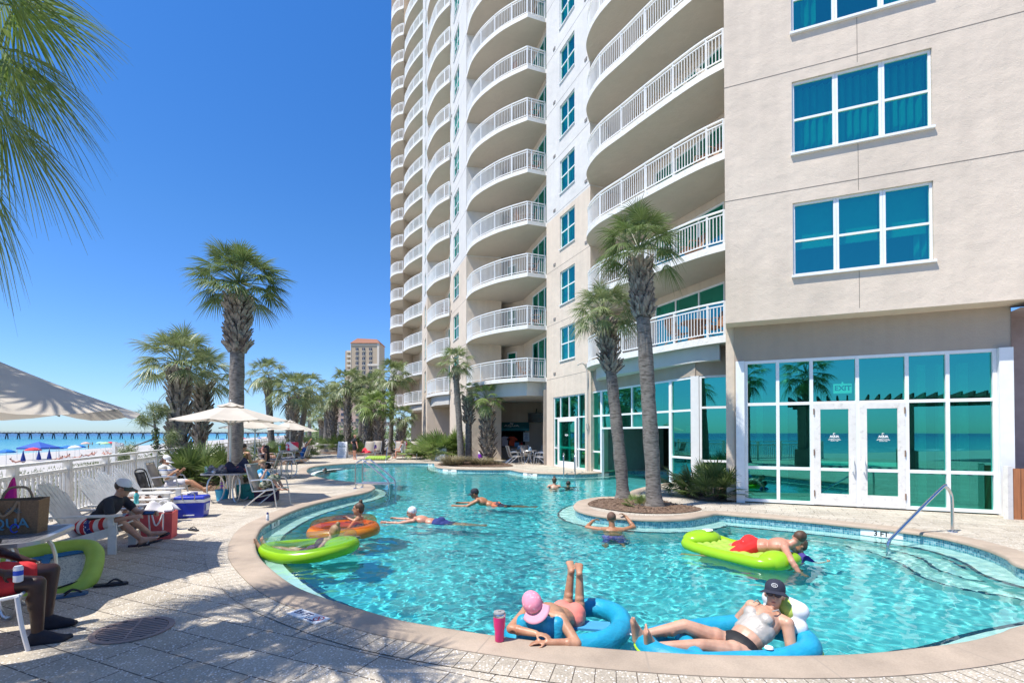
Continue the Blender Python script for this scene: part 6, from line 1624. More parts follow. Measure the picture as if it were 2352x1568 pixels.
def cafe_table(label, loc):
    t = thing('cafe_table', label, 'table', loc, 0, 'round bar tables'); q = MB(); q.lathe([(.001, .74), (.42, .74), (.43, .725), (.42, .71), (.001, .71)], 28, cap=False); q.build('table_top', MET, t, smooth=True)
    for k in range(4): a = k * PI / 2 + .4; c = Vector((math.cos(a), math.sin(a), 0)); q = MB(); q.tube(smoothline([c * .12 + Vector((0, 0, .71)), c * .06 + Vector((0, 0, .4)), c * .2 + Vector((0, 0, .12)), c * .36], False, 5), .016, 6); q.build('leg', ALU, t, smooth=True)
    nb = thing('napkin_box', label.replace('bar table', 'bar table’s').split(' with')[0].replace('’s', '') + ' napkin holder', 'napkin holder', Vector(loc) + Vector((.05, 0, .742)), .5, 'napkin boxes on the bar tables'); q = MB(); q.box((0, 0, .06), (.13, .10, .12)); q.build('box', M_('napkin_box_blue', (.25, .40, .52), .5), nb); q = MB(); q.prism([(-.05, -.01), (.05, -.01), (.06, .01), (-.04, .012)], .12, .20); q.build('napkins', LET, nb)
    return t
cafe_table('front round bar table with chairs on both sides', (.95, 27.7, 0)); cafe_table('back round bar table nearer the serving hatch', (.35, 30.2, 0))
# ---- loungers
LG = 'tan chaise loungers facing the pool'
def lounger(label, loc, rz):
    t = thing('chaise_lounger', label, 'lounger', loc, rz, LG)
    for s in (-1, 1):
        q = MB(); y = s * .33; q.tube([(1.05, y, .36), (-.55, y, .36)], .02, 7); q.build('side_rail', ALU, t)
        for x in (.95, -.45): q = MB(); q.tube([(x, y, .36), (x + .05, y, 0)], .018, 7); q.build('leg', ALU, t)
        q = MB(); q.tube([(-.25, y * .95, .37), (-.58, y * .95, 1.12)], .018, 7); q.build('back_rail', ALU, t)
    q = MB(); q.sheet(lambda i, j: V(1.05 - 1.3 * i, (j - .5) * .64, .37 - .02 * math.sin(PI * i)), 7, 3); q.build('seat', SLING, t, smooth=True, thick=.006)
    q = MB(); q.sheet(lambda i, j: V(-.25 - .34 * i, (j - .5) * .62, .37 + .77 * i - .0), 6, 3); q.build('backrest', SLING, t, smooth=True, thick=.006)
    return t
L1_ = lounger('lounger with a crumpled red towel on its seat, left of the row', (-9.55, 33.0, 0), R(-95))
dup(L1_, (-9.65, 35.3, 0), R(-92), 'lounger with the small child in a cap sitting on it')
dup(L1_, (-7.45, 33.2, 0), R(-85), 'lounger draped with a bright pink towel')
dup(L1_, (-6.45, 33.0, 0), R(-88), 'empty tan lounger at the right end of the row')
dup(L1_, (-14.3, 33.8, 0), R(180), 'lounger under the woman in the red cover-up', 'tan chaise loungers facing the pool')
def cloth(name, label, cat, loc, mat, w, d, h, seed, rz=0, drop=0):
    r = random.Random(seed); ph = [r.uniform(0, 6) for _ in range(6)]
    t = thing(name, label, cat, loc, rz); q = MB()
    def f(i, j):
        x = (i - .5) * w; y = (j - .5) * d; z = h * (math.sin(i * 7 + ph[0] + 2 * math.sin(j * 4 + ph[1])) * .35 + math.sin(j * 9 + ph[2] + i * 3) * .3 + .65) * (math.sin(PI * i) * math.sin(PI * j)) ** .5
        return V(x + .03 * math.sin(j * 11 + ph[3]), y + .03 * math.sin(i * 9 + ph[4]), z + .01)
    q.sheet(f, 22, 16); q.build('fabric', mat, t, smooth=True, thick=.008); return t
cloth('towel', 'crumpled bright red towel on the left lounger', 'towel', (-9.55, 32.75, .40), M_('red_towel', (.72, .04, .06), .9), .5, .6, .28, 3)
t = thing('towel', 'pink patterned towel hung over the back of the third lounger', 'towel', (-7.45, 33.75, .55), R(5)); q = MB(); q.sheet(lambda i, j: V((i - .5) * .74 + .01 * math.sin(j * 12), .10 - .22 * abs(j - .62) + .12 * j - .06, .02 + .72 * min(j, .8) ) , 12, 12); q.build('fabric', blotch('pink_print_towel', (.75, .05, .13), (.85, .30, .38), 5), t, smooth=True, thick=.012)
cloth('towel', 'white and red towel bunched on the child’s lounger', 'towel', (-9.9, 34.95, .41), blotch('white_red_towel', (.72, .70, .70), (.6, .15, .2), 6), .75, .5, .14, 8)
# ---- umbrellas
UMG = 'cream market umbrellas'
def umbrella(label, loc, rad, zr, zt, rz=0.0, base=True, sag=.04):
    t = thing('market_umbrella', label, 'umbrella', loc, rz, UMG); n = 8
    def can(r0, r1, za, zb, mb, sg, k=9):
        for s in range(n):
            a0, a1 = 2 * PI * s / n, 2 * PI * (s + 1) / n; p0 = Vector((math.cos(a0), math.sin(a0), 0)); p1 = Vector((math.cos(a1), math.sin(a1), 0))
            def f(i, j):
                r = r0 + (r1 - r0) * j; q = (p0 * (1 - i) + p1 * i) * r; z = za + (zb - za) * j - sg * math.sin(PI * i) * j - sg * .6 * math.sin(PI * j) * .6
                return V(q.x, q.y, z)
            mb.sheet(f, 6, k)
    q = MB(); can(.14 * rad, rad, zt - .10, zr, q, sag); q.build('canopy', CANVAS, t, smooth=True, ang=12)
    q = MB(); can(.005, .235 * rad, zt + .015, zt - .085, q, .035, 5); q.build('vent_cap', CANVAS, t, smooth=True, ang=14)
    q = MB(); q.tube([(0, 0, 0), (0, 0, zt)], .024, 10); q.ball((0, 0, zt + .03), (.025, .025, .035)); q.build('pole', M_('pale_pole', (.62, .62, .60), .35, .3), t, smooth=True)
    r0 = None
    for s in range(n):
        if r0 is None: q = MB(); q.bar((.05, 0, zt - .13), (rad * .985, 0, zr - .02), .018, .022); q.bar((.03, 0, zr - .12), (rad * .52, 0, (zt + zr) / 2 - .10), .014, .014); r0 = q.build('rib', M_('rib_metal', (.35, .33, .30), .5), t); o = r0
        else: o = r0.copy(); COL.objects.link(o); o.parent = t
        o.rotation_euler = (0, 0, 2 * PI * s / n)
    if base: q = MB(); q.lathe([(.001, .07), (.05, .075), (.24, .05), (.27, .02), (.27, 0), (.001, 0)], 24, cap=False); q.build('base', M_('concrete_base', (.35, .33, .30), .8), t, smooth=True)
    return t
umbrella('open cream umbrella over the table with curved legs, nearest in full view', (-7.0, 12.45, 0), 1.36, 2.02, 2.46, R(10))
umbrella('umbrella half hidden behind the nearest open one, showing its shaded underside', (-9.75, 19.0, 0), 1.28, 1.90, 2.30, R(5))
umbrella('smaller cream umbrella with a domed top over the far table', (-12.5, 28.2, 0), 1.22, 1.90, 2.42, R(20))
umbrella('farthest small umbrella at the end of the deck by the fence', (-16.3, 39.0, 0), 1.2, 1.86, 2.2, R(0))
umbrella('big grey beige umbrella canopy cut off by the left edge, dappled with palm shade', (-6.72, 5.62, 0), 2.12, 1.98, 2.86, R(6.5), sag=.10)
# ---- things on and under the tables
DK = M_('dark_navy_cloth', (.015, .018, .05), .85, c2=(.4, .1, .1), c2s=6, c2w=(.62, .66))
cloth('beach_bag', 'dark navy bag with white straps heaped on the umbrella table', 'bag', (-6.72, 12.35, .735), DK, .55, .5, .34, 11)
cloth('sun_hat', 'grey patterned cloth hat lying on the umbrella table', 'hat', (-7.12, 12.2, .735), blotch('hat_print', (.30, .28, .26), (.08, .07, .08), 12), .5, .4, .22, 12)
def bottle(name, label, cat, loc, prof, mat, cap_=None, cprof=None):
    t = thing(name, label, cat, loc); q = MB(); q.lathe(prof, 18); q.build('body', mat, t, smooth=True)
    if cap_: q = MB(); q.lathe(cprof, 16); q.build('cap', cap_, t, smooth=True)
    return t
bottle('drink_can', 'green and white can standing on the left end of the umbrella table', 'can', (-7.35, 12.05, .733), [(.03, 0), (.034, .01), (.034, .15), (.026, .165), (.026, .168)], blotch('green_can', (.12, .35, .14), (.7, .72, .7), 25))
bottle('drink_can', 'silver can lying tipped over near the green can on the umbrella table', 'can', (-7.13, 11.97, .765), [(.03, -.06), (.033, -.05), (.033, .05), (.026, .062)], M_('silver_can', (.6, .62, .65), .3, .6)).rotation_euler = (PI / 2, 0, .9)
def tote(name, label, loc, w, d, h, mat, strap, rz=0, tex=None):
    t = thing(name, label, 'bag', loc, rz); q = MB()
    q.add([(-w / 2, -d / 2, 0), (w / 2, -d / 2, 0), (w / 2, d / 2, 0), (-w / 2, d / 2, 0), (-w * .54, -d * .62, h), (w * .54, -d * .60, h * .96), (w * .52, d * .58, h), (-w * .52, d * .6, h * .97)], [(3, 2, 1, 0), (0, 1, 5, 4), (1, 2, 6, 5), (2, 3, 7, 6), (3, 0, 4, 7)])
    o = q.build('bag_body', mat, t, thick=.012); bv = o.modifiers.new('b', 'SUBSURF'); bv.levels = bv.render_levels = 1; bv.subdivision_type = 'SIMPLE'
    for s in (-1, 1): q = MB(); q.tube(smoothline([(-w * .22, s * d * .55, h * .35), (-w * .24, s * d * .63, h * .95), (-w * .15, s * d * .7, h * (1.02 if s < 0 else 1.25)), (0, s * d * .75, h * (.55 if s < 0 else 1.3)), (w * .15, s * d * .72, h * (.7 if s < 0 else 1.25)), (w * .24, s * d * .63, h * .95), (w * .22, s * d * .55, h * .35)], False, 4), .012, 6); q.build('handle', strap, t, smooth=True)
    return t
JUTE = M_('jute_brown', (.23, .135, .07), .9, var=.25, vs=60, bmp=.5, bs=160)
tb_ = tote('tote_bag', 'brown jute tote bag with a blue shell print standing on the table at left', (-4.86, 4.86, .735), .50, .17, .33, JUTE, M_('jute_strap', (.30, .20, .12), .9), R(18))
INK = M_('blue_print', (.10, .24, .32), .8, var=0); q = MB()
for k in range(9): a = PI * (k + .5) / 9; q.bar((.08 + .02 * math.cos(a), -.108, .20 + .02 * math.sin(a)), (.08 + .062 * math.cos(a), -.112, .20 + .062 * math.sin(a)), .006, .003)
q.build('shell_print', INK, tb_); text('bag_lettering', 'AQUA', .13, INK, tb_, Matrix.Translation((.01, -.106, .10)) @ Matrix.Rotation(PI / 2 + .08, 4, 'X'), .001, bold=.002)
kr = MB(); kr.tube([(.10 + .03 * math.cos(f), -.13, .06 + .04 * math.sin(f)) for f in np.linspace(0, 5.6, 10)], .006, 5); kr.build('clip', M_('blue_clip', (.02, .06, .5), .3, var=0), tb_, smooth=True)
cloth('sun_hat', 'bright magenta hat showing behind the brown tote bag', 'hat', (-5.35, 5.15, .735), M_('magenta_cloth', (.60, .01, .25), .8), .34, .34, .62, 14)
t = thing('sunglasses', 'black sunglasses lying on the table edge by the tote bag', 'sunglasses', (-4.55, 4.38, .735), R(30)); q = MB()
for s in (-1, 1): q.ball((.04 * s, 0, .02), (.035, .012, .028), 12, 8); q.tube([(.07 * s, 0, .03), (.075 * s, .12, .02)], .004, 5)
q.build('lenses', M_('dark_lens', (.01, .01, .012), .08, var=0), t, smooth=True)
cloth('towel', 'blue and white cloth bunched beside the tote bag at the left edge', 'towel', (-4.86, 4.42, .735), blotch('blue_white_cloth', (.6, .62, .7), (.05, .08, .35), 9), .4, .2, .12, 15)
tote('carry_bag', 'teal cooler bag under the umbrella table', (-6.75, 12.95, .02), .55, .3, .36, M_('teal_bag', (.02, .28, .27), .7), M_('teal_strap', (.02, .2, .2), .7))
tote('carry_bag', 'dark purple duffel bag under the umbrella table behind the boy', (-6.15, 12.6, .02), .5, .34, .34, M_('dark_purple_bag', (.03, .012, .05), .8), BLACK, .3)
t = thing('toy_bucket', 'bright blue toy bucket on the deck beside the visor woman’s feet', 'bucket', (-7.25, 12.55, .01)); q = MB(); q.lathe([(.12, 0), (.16, .26), (.17, .27), (.165, .28), (.14, .26), (.11, .02)], 20); q.build('pail', M_('bright_blue_plastic', (.01, .35, .60), .4), t, smooth=True)
q = MB(); q.tube([(.165 * math.cos(f), .0, .27 + .14 * math.sin(f)) for f in np.linspace(0, PI, 10)], .008, 5); q.build('handle', M_('lime_plastic', (.40, .6, .03), .4), t)
t = thing('toy_spade', 'purple toy spade sticking out beside the blue bucket', 'toy', (-7.42, 12.75, .01)); q = MB(); q.tube([(0, 0, 0), (.05, 0, .34)], .014, 6); q.box((.06, 0, .38), (.10, .02, .10)); q.build('spade', M_('purple_plastic', (.25, .04, .45), .4), t)
bag = thing('cooler_bag', 'round red and white bag with black trim on the far table', 'bag', (-12.2, 27.8, .735)); q = MB(); q.lathe([(.30, 0), (.33, .05), (.33, .40), (.29, .46), (.05, .48)], 22); q.build('bag_body', blotch('red_white_bag', (.62, .03, .08), (.75, .70, .70), 4, (.46, .5)), bag, smooth=True); q = MB(); q.tube([(.2 * math.cos(f), 0, .46 + .16 * math.sin(f)) for f in np.linspace(0, PI, 10)], .018, 6); q.build('handle', BLACK, bag)
bottle('cup', 'teal drinking cup on the far table', 'cup', (-12.85, 27.7, .733), [(.05, 0), (.065, .26), (.06, .27)], M_('teal_cup', (.02, .40, .38), .4))
# ---- cooler and the things by the adirondack chairs
cl = thing('cooler', 'blue ice chest with white rim and a carry handle on the deck', 'cooler', (-6.50, 10.20, 0), R(14)); BLU = M_('cooler_blue', (.012, .035, .42), .32, var=.06); WHP = M_('cooler_white', (.76, .77, .78), .4)
def taper(q, w0, d0, w1, d1, z0, z1): q.add([(-w0 / 2, -d0 / 2, z0), (w0 / 2, -d0 / 2, z0), (w0 / 2, d0 / 2, z0), (-w0 / 2, d0 / 2, z0), (-w1 / 2, -d1 / 2, z1), (w1 / 2, -d1 / 2, z1), (w1 / 2, d1 / 2, z1), (-w1 / 2, d1 / 2, z1)], [(3, 2, 1, 0), (4, 5, 6, 7), (0, 1, 5, 4), (1, 2, 6, 5), (2, 3, 7, 6), (3, 0, 4, 7)])
def bev(o, w=.012): m = o.modifiers.new('b', 'BEVEL'); m.width = w; m.segments = 2; return o
q = MB(); taper(q, .50, .33, .55, .37, 0, .30); bev(q.build('chest', BLU, cl)); q = MB(); taper(q, .55, .37, .56, .38, .302, .37); bev(q.build('rim', WHP, cl)); q = MB(); taper(q, .57, .39, .53, .35, .372, .43); bev(q.build('lid', BLU, cl))
q = MB(); q.tube(smoothline([(-.10, -.195, .36), (-.10, -.23, .50), (.10, -.23, .50), (.10, -.195, .36)], False, 3), .012, 6); q.build('handle', ALU, cl); q = MB(); q.box((0, -.187, .06), (.2, .012, .02)); q.box((.278, 0, .2), (.01, .16, .14)); q.build('sticker', WHP, cl)
t = thing('snack_box', 'small open snack box on the blue cooler lid', 'box', (-6.52, 10.24, .433), R(30)); q = MB(); q.box((0, 0, .035), (.18, .12, .07)); q.build('carton', M_('carton_grey', (.5, .45, .5), .7, c2=(.2, .15, .3), c2s=16), t)
cb = tote('cooler_bag', 'coral red soft cooler bag on the deck beside the man in flag shorts', (-5.72, 8.15, 0), .40, .30, .44, M_('coral_cloth', (.72, .11, .11), .75), M_('white_web', (.7, .68, .66), .8), R(20))
cloth('towel', 'white towel stuffed in the top of the coral cooler bag', 'towel', (-5.75, 8.2, .42), M_('white_towel', (.72, .69, .70), .95, bmp=.4, bs=80), .42, .36, .16, 21)
t = thing('towel', 'brown and white patterned towel hanging over an adirondack arm', 'towel', (-6.62, 8.95, .56), R(12)); q = MB()
q.sheet(lambda i, j: V((i - .4) * .62 + .03 * math.sin(j * 14), -.16 + .36 * (j - .3) * (1 if j < .3 else .45) - (.05 if j < .3 else 0), .03 - (0 if .25 < j < .4 else (.25 - j) * 1.9 if j <= .25 else (j - .4) * .4) + .012 * math.sin(i * 30 + j * 7)), 24, 16); q.build('fabric', blotch('brown_white_towel', (.17, .085, .05), (.66, .60, .54), 9), t, smooth=True, thick=.014)
bo = bottle('drink_bottle', 'clear teal sports drink bottle with an orange cap on the chair arm', 'bottle', (-6.05, 8.08, .557), [(.033, 0), (.036, .02), (.030, .07), (.036, .12), (.034, .15), (.016, .18), (.016, .19)], M_('teal_drink', (.10, .50, .50), .15), M_('orange_cap', (.75, .17, .03), .4), [(.02, .188), (.02, .215), (.001, .216)])
def flipflop(label, loc, rz, mat, strap, group, roll=0):
    t = thing('flip_flop', label, 'flip-flop', loc, rz, group); q = MB(); q.prism([(-.03, -.12), (.03, -.12), (.034, -.03), (.046, .06), (.038, .125), (.008, .15), (-.03, .13), (-.046, .06), (-.034, -.03)], 0, .022); q.build('sole', mat, t)
    q = MB(); q.tube(smoothline([(-.043, -.02, .02), (-.02, .04, .055), (.005, .10, .025), (.022, .04, .06), (.043, -.02, .02)], False, 4), .008, 6); q.build('strap', strap, t, smooth=True); return t
FB = M_('flipflop_blue', (.05, .12, .22), .6); FK = M_('flipflop_black', (.015, .015, .02), .6)
flipflop('black and blue flip-flop lying nearer the drain, in front of the lime float', (-4.62, 5.22, .003), R(-48), FB, FK, 'flip-flops by the lime float').scale = (1.15, 1.15, 1.15)
f2 = flipflop('black flip-flop farther from the drain, at the corner of the lime float', (-4.48, 5.60, .003), R(-66), FK, FK, 'flip-flops by the lime float'); f2.scale = (1.15, 1.15, 1.15)
flipflop('dark sandal on the deck behind the coral cooler bag', (-5.55, 8.75, .003), R(60), FK, FK, 'spare sandals by the chairs'); flipflop('dark sandal under the man’s adirondack chair', (-5.62, 7.55, .003), R(-60), M_('plum_sole', (.04, .015, .04), .6), FK, 'spare sandals by the chairs')
bottle('spray_can', 'white sunscreen spray can with a dark blue cap standing on the coping', 'spray can', G(614.5, 1195.5, .016), [(.024, 0), (.026, .005), (.026, .11), (.02, .125)], stripes('sunscreen_label', [(0, (.74, .75, .78)), (.3, (.35, .35, .5)), (.45, (.74, .75, .78))], 10), M_('dark_blue_cap', (.015, .02, .16), .4), [(.02, .124), (.02, .155), (.008, .165)])
tm = thing('tumbler', 'magenta insulated tumbler with a clear lid standing on the coping', 'tumbler', G(1147, 1471, .016)); q = MB(); q.lathe([(.001, 0), (.034, .001), (.037, .006), (.038, .085), (.046, .12), (.051, .20)], 28, cap=False); q.build('cup', M_('magenta_enamel', (.66, .005, .16), .28, var=.03, coat=.4), tm, smooth=True)
q = MB(); q.lathe([(.051, .20), (.052, .222), (.049, .226)], 28, cap=False); q.build('steel_rim', STEEL, tm, smooth=True); q = MB(); q.lathe([(.049, .222), (.046, .238), (.03, .243), (.001, .244)], 28, cap=False); q.box((0, -.012, .246), (.02, .03, .008)); q.build('lid', M_('smoked_clear_lid', (.30, .30, .30), .12, var=0), tm, smooth=True)
# ---- drain
dr_ = thing('drain_cover', 'round slotted brown drain cover set in the deck at lower left', 'drain', G(306, 1445.5, .003)); q = MB(); q.lathe([(.255, 0), (.30, 0), (.30, .008), (.255, .009)], 40, cap=False); q.build('rim', M_('drain_brown', (.30, .22, .19), .7), dr_); q = MB(); q.lathe([(.001, .001), (.256, .001)], 40, cap=False); q.build('sump', M_('drain_dark', (.03, .025, .025), .9), dr_)
q = MB()
for i in range(-5, 6): h = math.sqrt(max(0, .252 ** 2 - (i * .046) ** 2)); q.box((0, i * .046, .006), (2 * h, .027, .006), rot=None)
q.box((0, 0, .0072), (.02, .5, .006)); o = q.build('slats', MATS['drain_brown'], dr_); dr_.rotation_euler = (0, 0, R(22))
# ---- lime float leaning on the deck
def tubefloat(name, path, r, mat, parent, n=12, flat=1.0, up=(0, 0, 1)):
    q = MB(); q.tube(smoothline(path, True, 6), r, n, closed=True, flat=flat, up=up); return q.build(name, mat, parent, smooth=True, ang=80)
LIME = M_('lime_vinyl', (.36, .66, .02), .22, var=.06, trans=.22); LIMEL = M_('lime_fabric', (.42, .62, .09), .5, var=.1, bmp=.2, bs=12, trans=.2); ORNG = M_('orange_vinyl', (.74, .24, .02), .22, var=.06, trans=.22); BLUV = M_('blue_nylon', (.008, .31, .50), .48, var=.2, vs=6, bmp=1.0, bs=14, stretch=(1, 1, 2)); PEACH = glass('peach_clear_vinyl', (.95, .72, .5), (.9, .85, .8), .14)
lf = thing('pool_float', 'lime and blue mesh lounge float tipped up on the deck behind the red shorts', 'float', (-5.05, 5.62, .0)); lf.rotation_euler = (R(26), R(-6), R(22)); lf.location = (-5.30, 5.60, .10); lf.scale = (.78, .78, .78)
tubefloat('tube', [(.62, -.42, 0), (.66, .1, .02), (.5, .48, .03), (.1, .55, .05), (-.4, .52, .04), (-.8, .4, 0), (-.82, -.2, 0), (-.5, -.46, 0), (.1, -.5, 0)], .115, LIMEL, lf)
q = MB(); q.add([(x, y, .02) for x, y in ((.55, -.36), (.58, .1), (.44, .42), (.1, .47), (-.4, .45), (-.7, .34), (-.72, -.16), (-.45, -.38), (.1, -.42))], [tuple(range(9))]); q.build('mesh_seat', M_('white_mesh', (.55, .58, .50), .8, c2=(.25, .3, .28), c2s=60), lf, thick=.01)
q = MB(); q.bar((.02, .45, .045), (.08, -.42, .035), .10, .02); q.bar((-.6, .35, .045), (.5, .40, .045), .08, .02); q.build('blue_band', M_('blue_web', (.02, .16, .36), .7), lf); q = MB(); q.tube([(.35, -.50, .10), (.5, -.48, .13), (.62, -.40, .10)], .012, 6); q.build('strap', BLACK, lf)
# ---- floats in the pool
gf = thing('pool_float', 'lime green ring float with a clear top tube near the left pool edge', 'float', (-3.10, 7.72, WZ))
bp = [(.66 * math.cos(a) - .02, .44 * math.sin(a) * (1 - .45 * max(0, -math.cos(a)) ** 2)) for a in np.linspace(0, 2 * PI, 15)[:-1]]
recv(tubefloat('tube', [(x, y, .05 + .16 * max(0, x) + .04 * max(0, -x)) for x, y in bp], .105, LIME, gf, 14)); tubefloat('clear_tube', [(x * .95, y * .95, .19 + .15 * max(-.1, x)) for x, y in bp], .10, CLEARP, gf, 14)
q = MB(); q.ball((.44, 0, .16), (.20, .30, .11), 18, 12); recv(q.build('back_cushion', LIME, gf, smooth=True, ang=80))
of = thing('pool_float', 'orange ring float with a clear peach top tube behind the green one', 'float', (-3.12, 9.32, WZ)); op = [(.52 * math.cos(a), .50 * math.sin(a)) for a in np.linspace(0, 2 * PI, 15)[:-1]]
recv(tubefloat('tube', [(x, y, .05 + .03 * x) for x, y in op], .135, ORNG, of, 14)); tubefloat('clear_tube', [(x * .95, y * .95, .20 + .05 * x) for x, y in op], .10, PEACH, of, 14)
gm = thing('pool_float', 'lime green lounge float with a padded head under the man in red trunks', 'float', (3.45, 7.72, WZ)); gm.rotation_euler = (0, 0, R(-62))
q = MB(); q.sheet(lambda i, j: V((i - .5) * 1.55, (j - .5) * .72 * (1 - .2 * abs(2 * i - 1) ** 4), .06 + .035 * abs(math.sin(i * PI * 7)) * abs(math.sin(j * PI * 5)) + .03), 64, 40); recv(q.build('mattress', LIMEL, gm, smooth=True, ang=80, thick=.02))
recv(tubefloat('tube', [(.74, -.30, .06), (.74, .30, .06), (.3, .38, .05), (-.4, .38, .05), (-.70, .30, .09), (-.70, -.30, .09), (-.4, -.38, .05), (.3, -.38, .05)], .085, LIME, gm)); q = MB(); q.ball((-.66, 0, .14), (.24, .36, .13), 20, 12); recv(q.build('head_cushion', LIME, gm, smooth=True, ang=80)); q = MB(); q.ball((.70, -.1, .06), (.2, .26, .16), 18, 12); recv(q.build('foot_cushion', LIME, gm, smooth=True, ang=80)); q = MB(); q.lathe([(.001, 0), (.09, 0)], 20, Matrix.Translation((-.62, .08, .27)) @ Matrix.Rotation(.1, 4, 'X'), cap=False); q.build('white_badge', LET, gm)
pf = thing('pool_float', 'blue ring lounge float under the woman in the pink cap', 'float', (.5, 4.7, WZ)); pp_ = [(-.48, -.22, .06), (-.30, .14, .05), (.02, .44, .05), (.36, .48, .07), (.54, .24, .08), (.50, -.06, .06), (.32, -.32, .06), (.06, -.40, .05), (-.26, -.40, .05)]
recv(tubefloat('tube', pp_, .10, BLUV, pf, 16)); tubefloat('piping', [((x - .02) * 1.19, y * 1.17 + .02, .05) for x, y, z in pp_], .009, M_('navy_piping', (.015, .03, .16), .6), pf, 6)
q = MB(); q.bar((-.34, .02, .10), (.40, -.10, .10), .2, .02); q.build('mesh_seat', M_('blue_mesh', (.05, .28, .50), .8), pf)
q = MB()
for k in range(4): c = Vector((-.40 + .092 * k, -.455 - .018 * k, .20)); q.capsule(c + V(0, 0, -.05), .066, c + V(0, .015, .075), .066, 14)
l_ = remesh(q, 'pillow', BLUV, pf, .012, 6); q = MB(); q.tube(smoothline([(.56, -.05, .10), (.63, -.08, .06), (.63, -.16, .04), (.56, -.16, .06)], False, 3), .010, 6); q.build('handle', LET, pf, smooth=True)
rf = thing('pool_float', 'blue lounge float with lime piping under the woman in the navy cap', 'float', (1.82, 4.28, WZ)); rp = [(-.62, -.18, .06), (-.66, .06, .06), (-.44, .24, .06), (0, .36, .07), (.40, .36, .10), (.66, .16, .11), (.62, -.14, .09), (.32, -.28, .06), (-.05, -.31, .05), (-.36, -.31, .05)]
recv(tubefloat('tube', rp, .098, BLUV, rf, 16)); tubefloat('piping', [(x * 1.145, y * 1.28, .06) for x, y, z in rp], .011, M_('lime_piping', (.38, .66, .02), .5), rf, 6)
q = MB(); q.capsule((-.34, -.25, .07), .075, (-.32, .20, .08), .07, 12); recv(q.build('cross_tube', BLUV, rf, smooth=True, ang=80)); q = MB(); q.ball((-.30, .27, .165), (.06, .035, .012), 14, 8); q.build('lime_valve', LIME, rf, smooth=True)
q = MB(); q.capsule((.64, .06, .20), .085, (.54, .34, .22), .085, 14); q.capsule((.67, .08, .33), .08, (.57, .36, .35), .08, 14); l_ = remesh(q, 'pillow', M_('white_nylon', (.72, .74, .76), .5, bmp=.4, bs=8), rf, .014, 4); q = MB(); q.capsule((.61, .13, .32), .078, (.57, .27, .38), .078, 14); q.build('pillow_panel', M_('lime_mesh', (.42, .55, .10), .8, bmp=.3, bs=140), rf, smooth=True)
q = MB(); q.tube(smoothline([(.30, -.385, .06), (.29, -.41, .0), (.16, -.41, .0), (.15, -.395, .05)], False, 3), .009, 6); q.build('handle', LET, rf, smooth=True); q = MB(); q.lathe([(.001, 0), (.035, 0), (.03, .012), (.001, .014)], 16, Matrix.Translation((.22, -.28, .165)), cap=False); q.build('valve', LET, rf)
t = thing('pool_float', 'pale lime air mattress lying on the far deck in front of the loungers', 'float', (-8.45, 31.6, .02)); q = MB()
for k in range(9): q.capsule((-.62 + .155 * k, -.35, .10), .085, (-.62 + .155 * k, .4, .16), .085, 10)
remesh(q, 'mattress', LIMEL, t, .02, 2)
# ---- pool rails
def rail(name, label, loc, paths, r=.024, group=None, plates=()):
    t = thing(name, label, 'handrail', loc, 0, group); l = Vector(loc)
    for p in paths: q = MB(); q.tube(smoothline([Vector(v) - l for v in p], False, 6), r, 12); recv(q.build('rail', STEEL, t, smooth=True, ang=60))
    for v in plates: q = MB(); q.lathe([(.001, .03), (.035, .03), (.07, .012), (.075, 0)], 18, Matrix.Translation(Vector(v) - l), cap=False); q.build('flange', STEEL, t, smooth=True)
    return t
a, b_ = Vector((-4.77, 15.3, 0)), Vector((-3.66, 14.95, 0)); sh = Vector((.10, .38, 0))
def lr(o): return [a + o, a + o + V(0, 0, .60), a + o + V(.04, -.01, .78), a + o + V(.20, -.06, .87), a + o + V(.36, -.11, .80), b_ + o + V(-.14, .04, .36), b_ + o + V(-.02, 0, .22), b_ + o + V(0, 0, .02), b_ + o + V(0, 0, -1.0)]
rail('pool_handrail', 'double stainless handrail on the tip of the left deck peninsula', a, [lr(V(0, 0, 0)), lr(sh), [a + V(0, 0, .17), b_ + V(0, 0, .17)], [a + sh + V(0, 0, .17), b_ + sh + V(0, 0, .17)]], plates=(a + V(0, 0, .002), a + sh + V(0, 0, .002)))
a2 = G(2187.5, 1221, 0)
rail('pool_handrail', 'single curved handrail at the entry steps on the right side of the pool', a2, [[a2, a2 + V(0, 0, .52), a2 + V(-.03, 0, .68), a2 + V(-.12, -.02, .775), a2 + V(-.24, -.05, .74), a2 + V(-1.28, -.37, .02), a2 + V(-1.38, -.40, -.06), a2 + V(-1.42, -.41, -.20), a2 + V(-1.43, -.41, -.7)]], .025, plates=(a2 + V(0, 0, .002),))
for px, lab in ((1294, 'left rail of the pool ladder in front of the glass door'), (1320, 'right rail of the pool ladder in front of the glass door')):
    c = G(px, 1087, 0); rail('ladder_rail', lab, c, [[c + V(.12, 1.0, 0), c + V(.12, 1.0, .55), c + V(.1, .8, .80), c + V(.04, .3, .84), c + V(0, -.05, .75), c + V(0, -.12, .4), c + V(0, -.14, -.2), c + V(0, -.14, -.9)]], group='pool ladder rails')
c = G(891, 1060, 0); rail('pool_handrail', 'short single handrail at the far pool edge in front of the loungers', c, [[c + V(-.4, 1.6, 0), c + V(-.4, 1.6, .6), c + V(-.38, 1.4, .85), c + V(-.25, .9, .75), c + V(0, -.5, .1), c + V(.02, -.6, -.4)]])
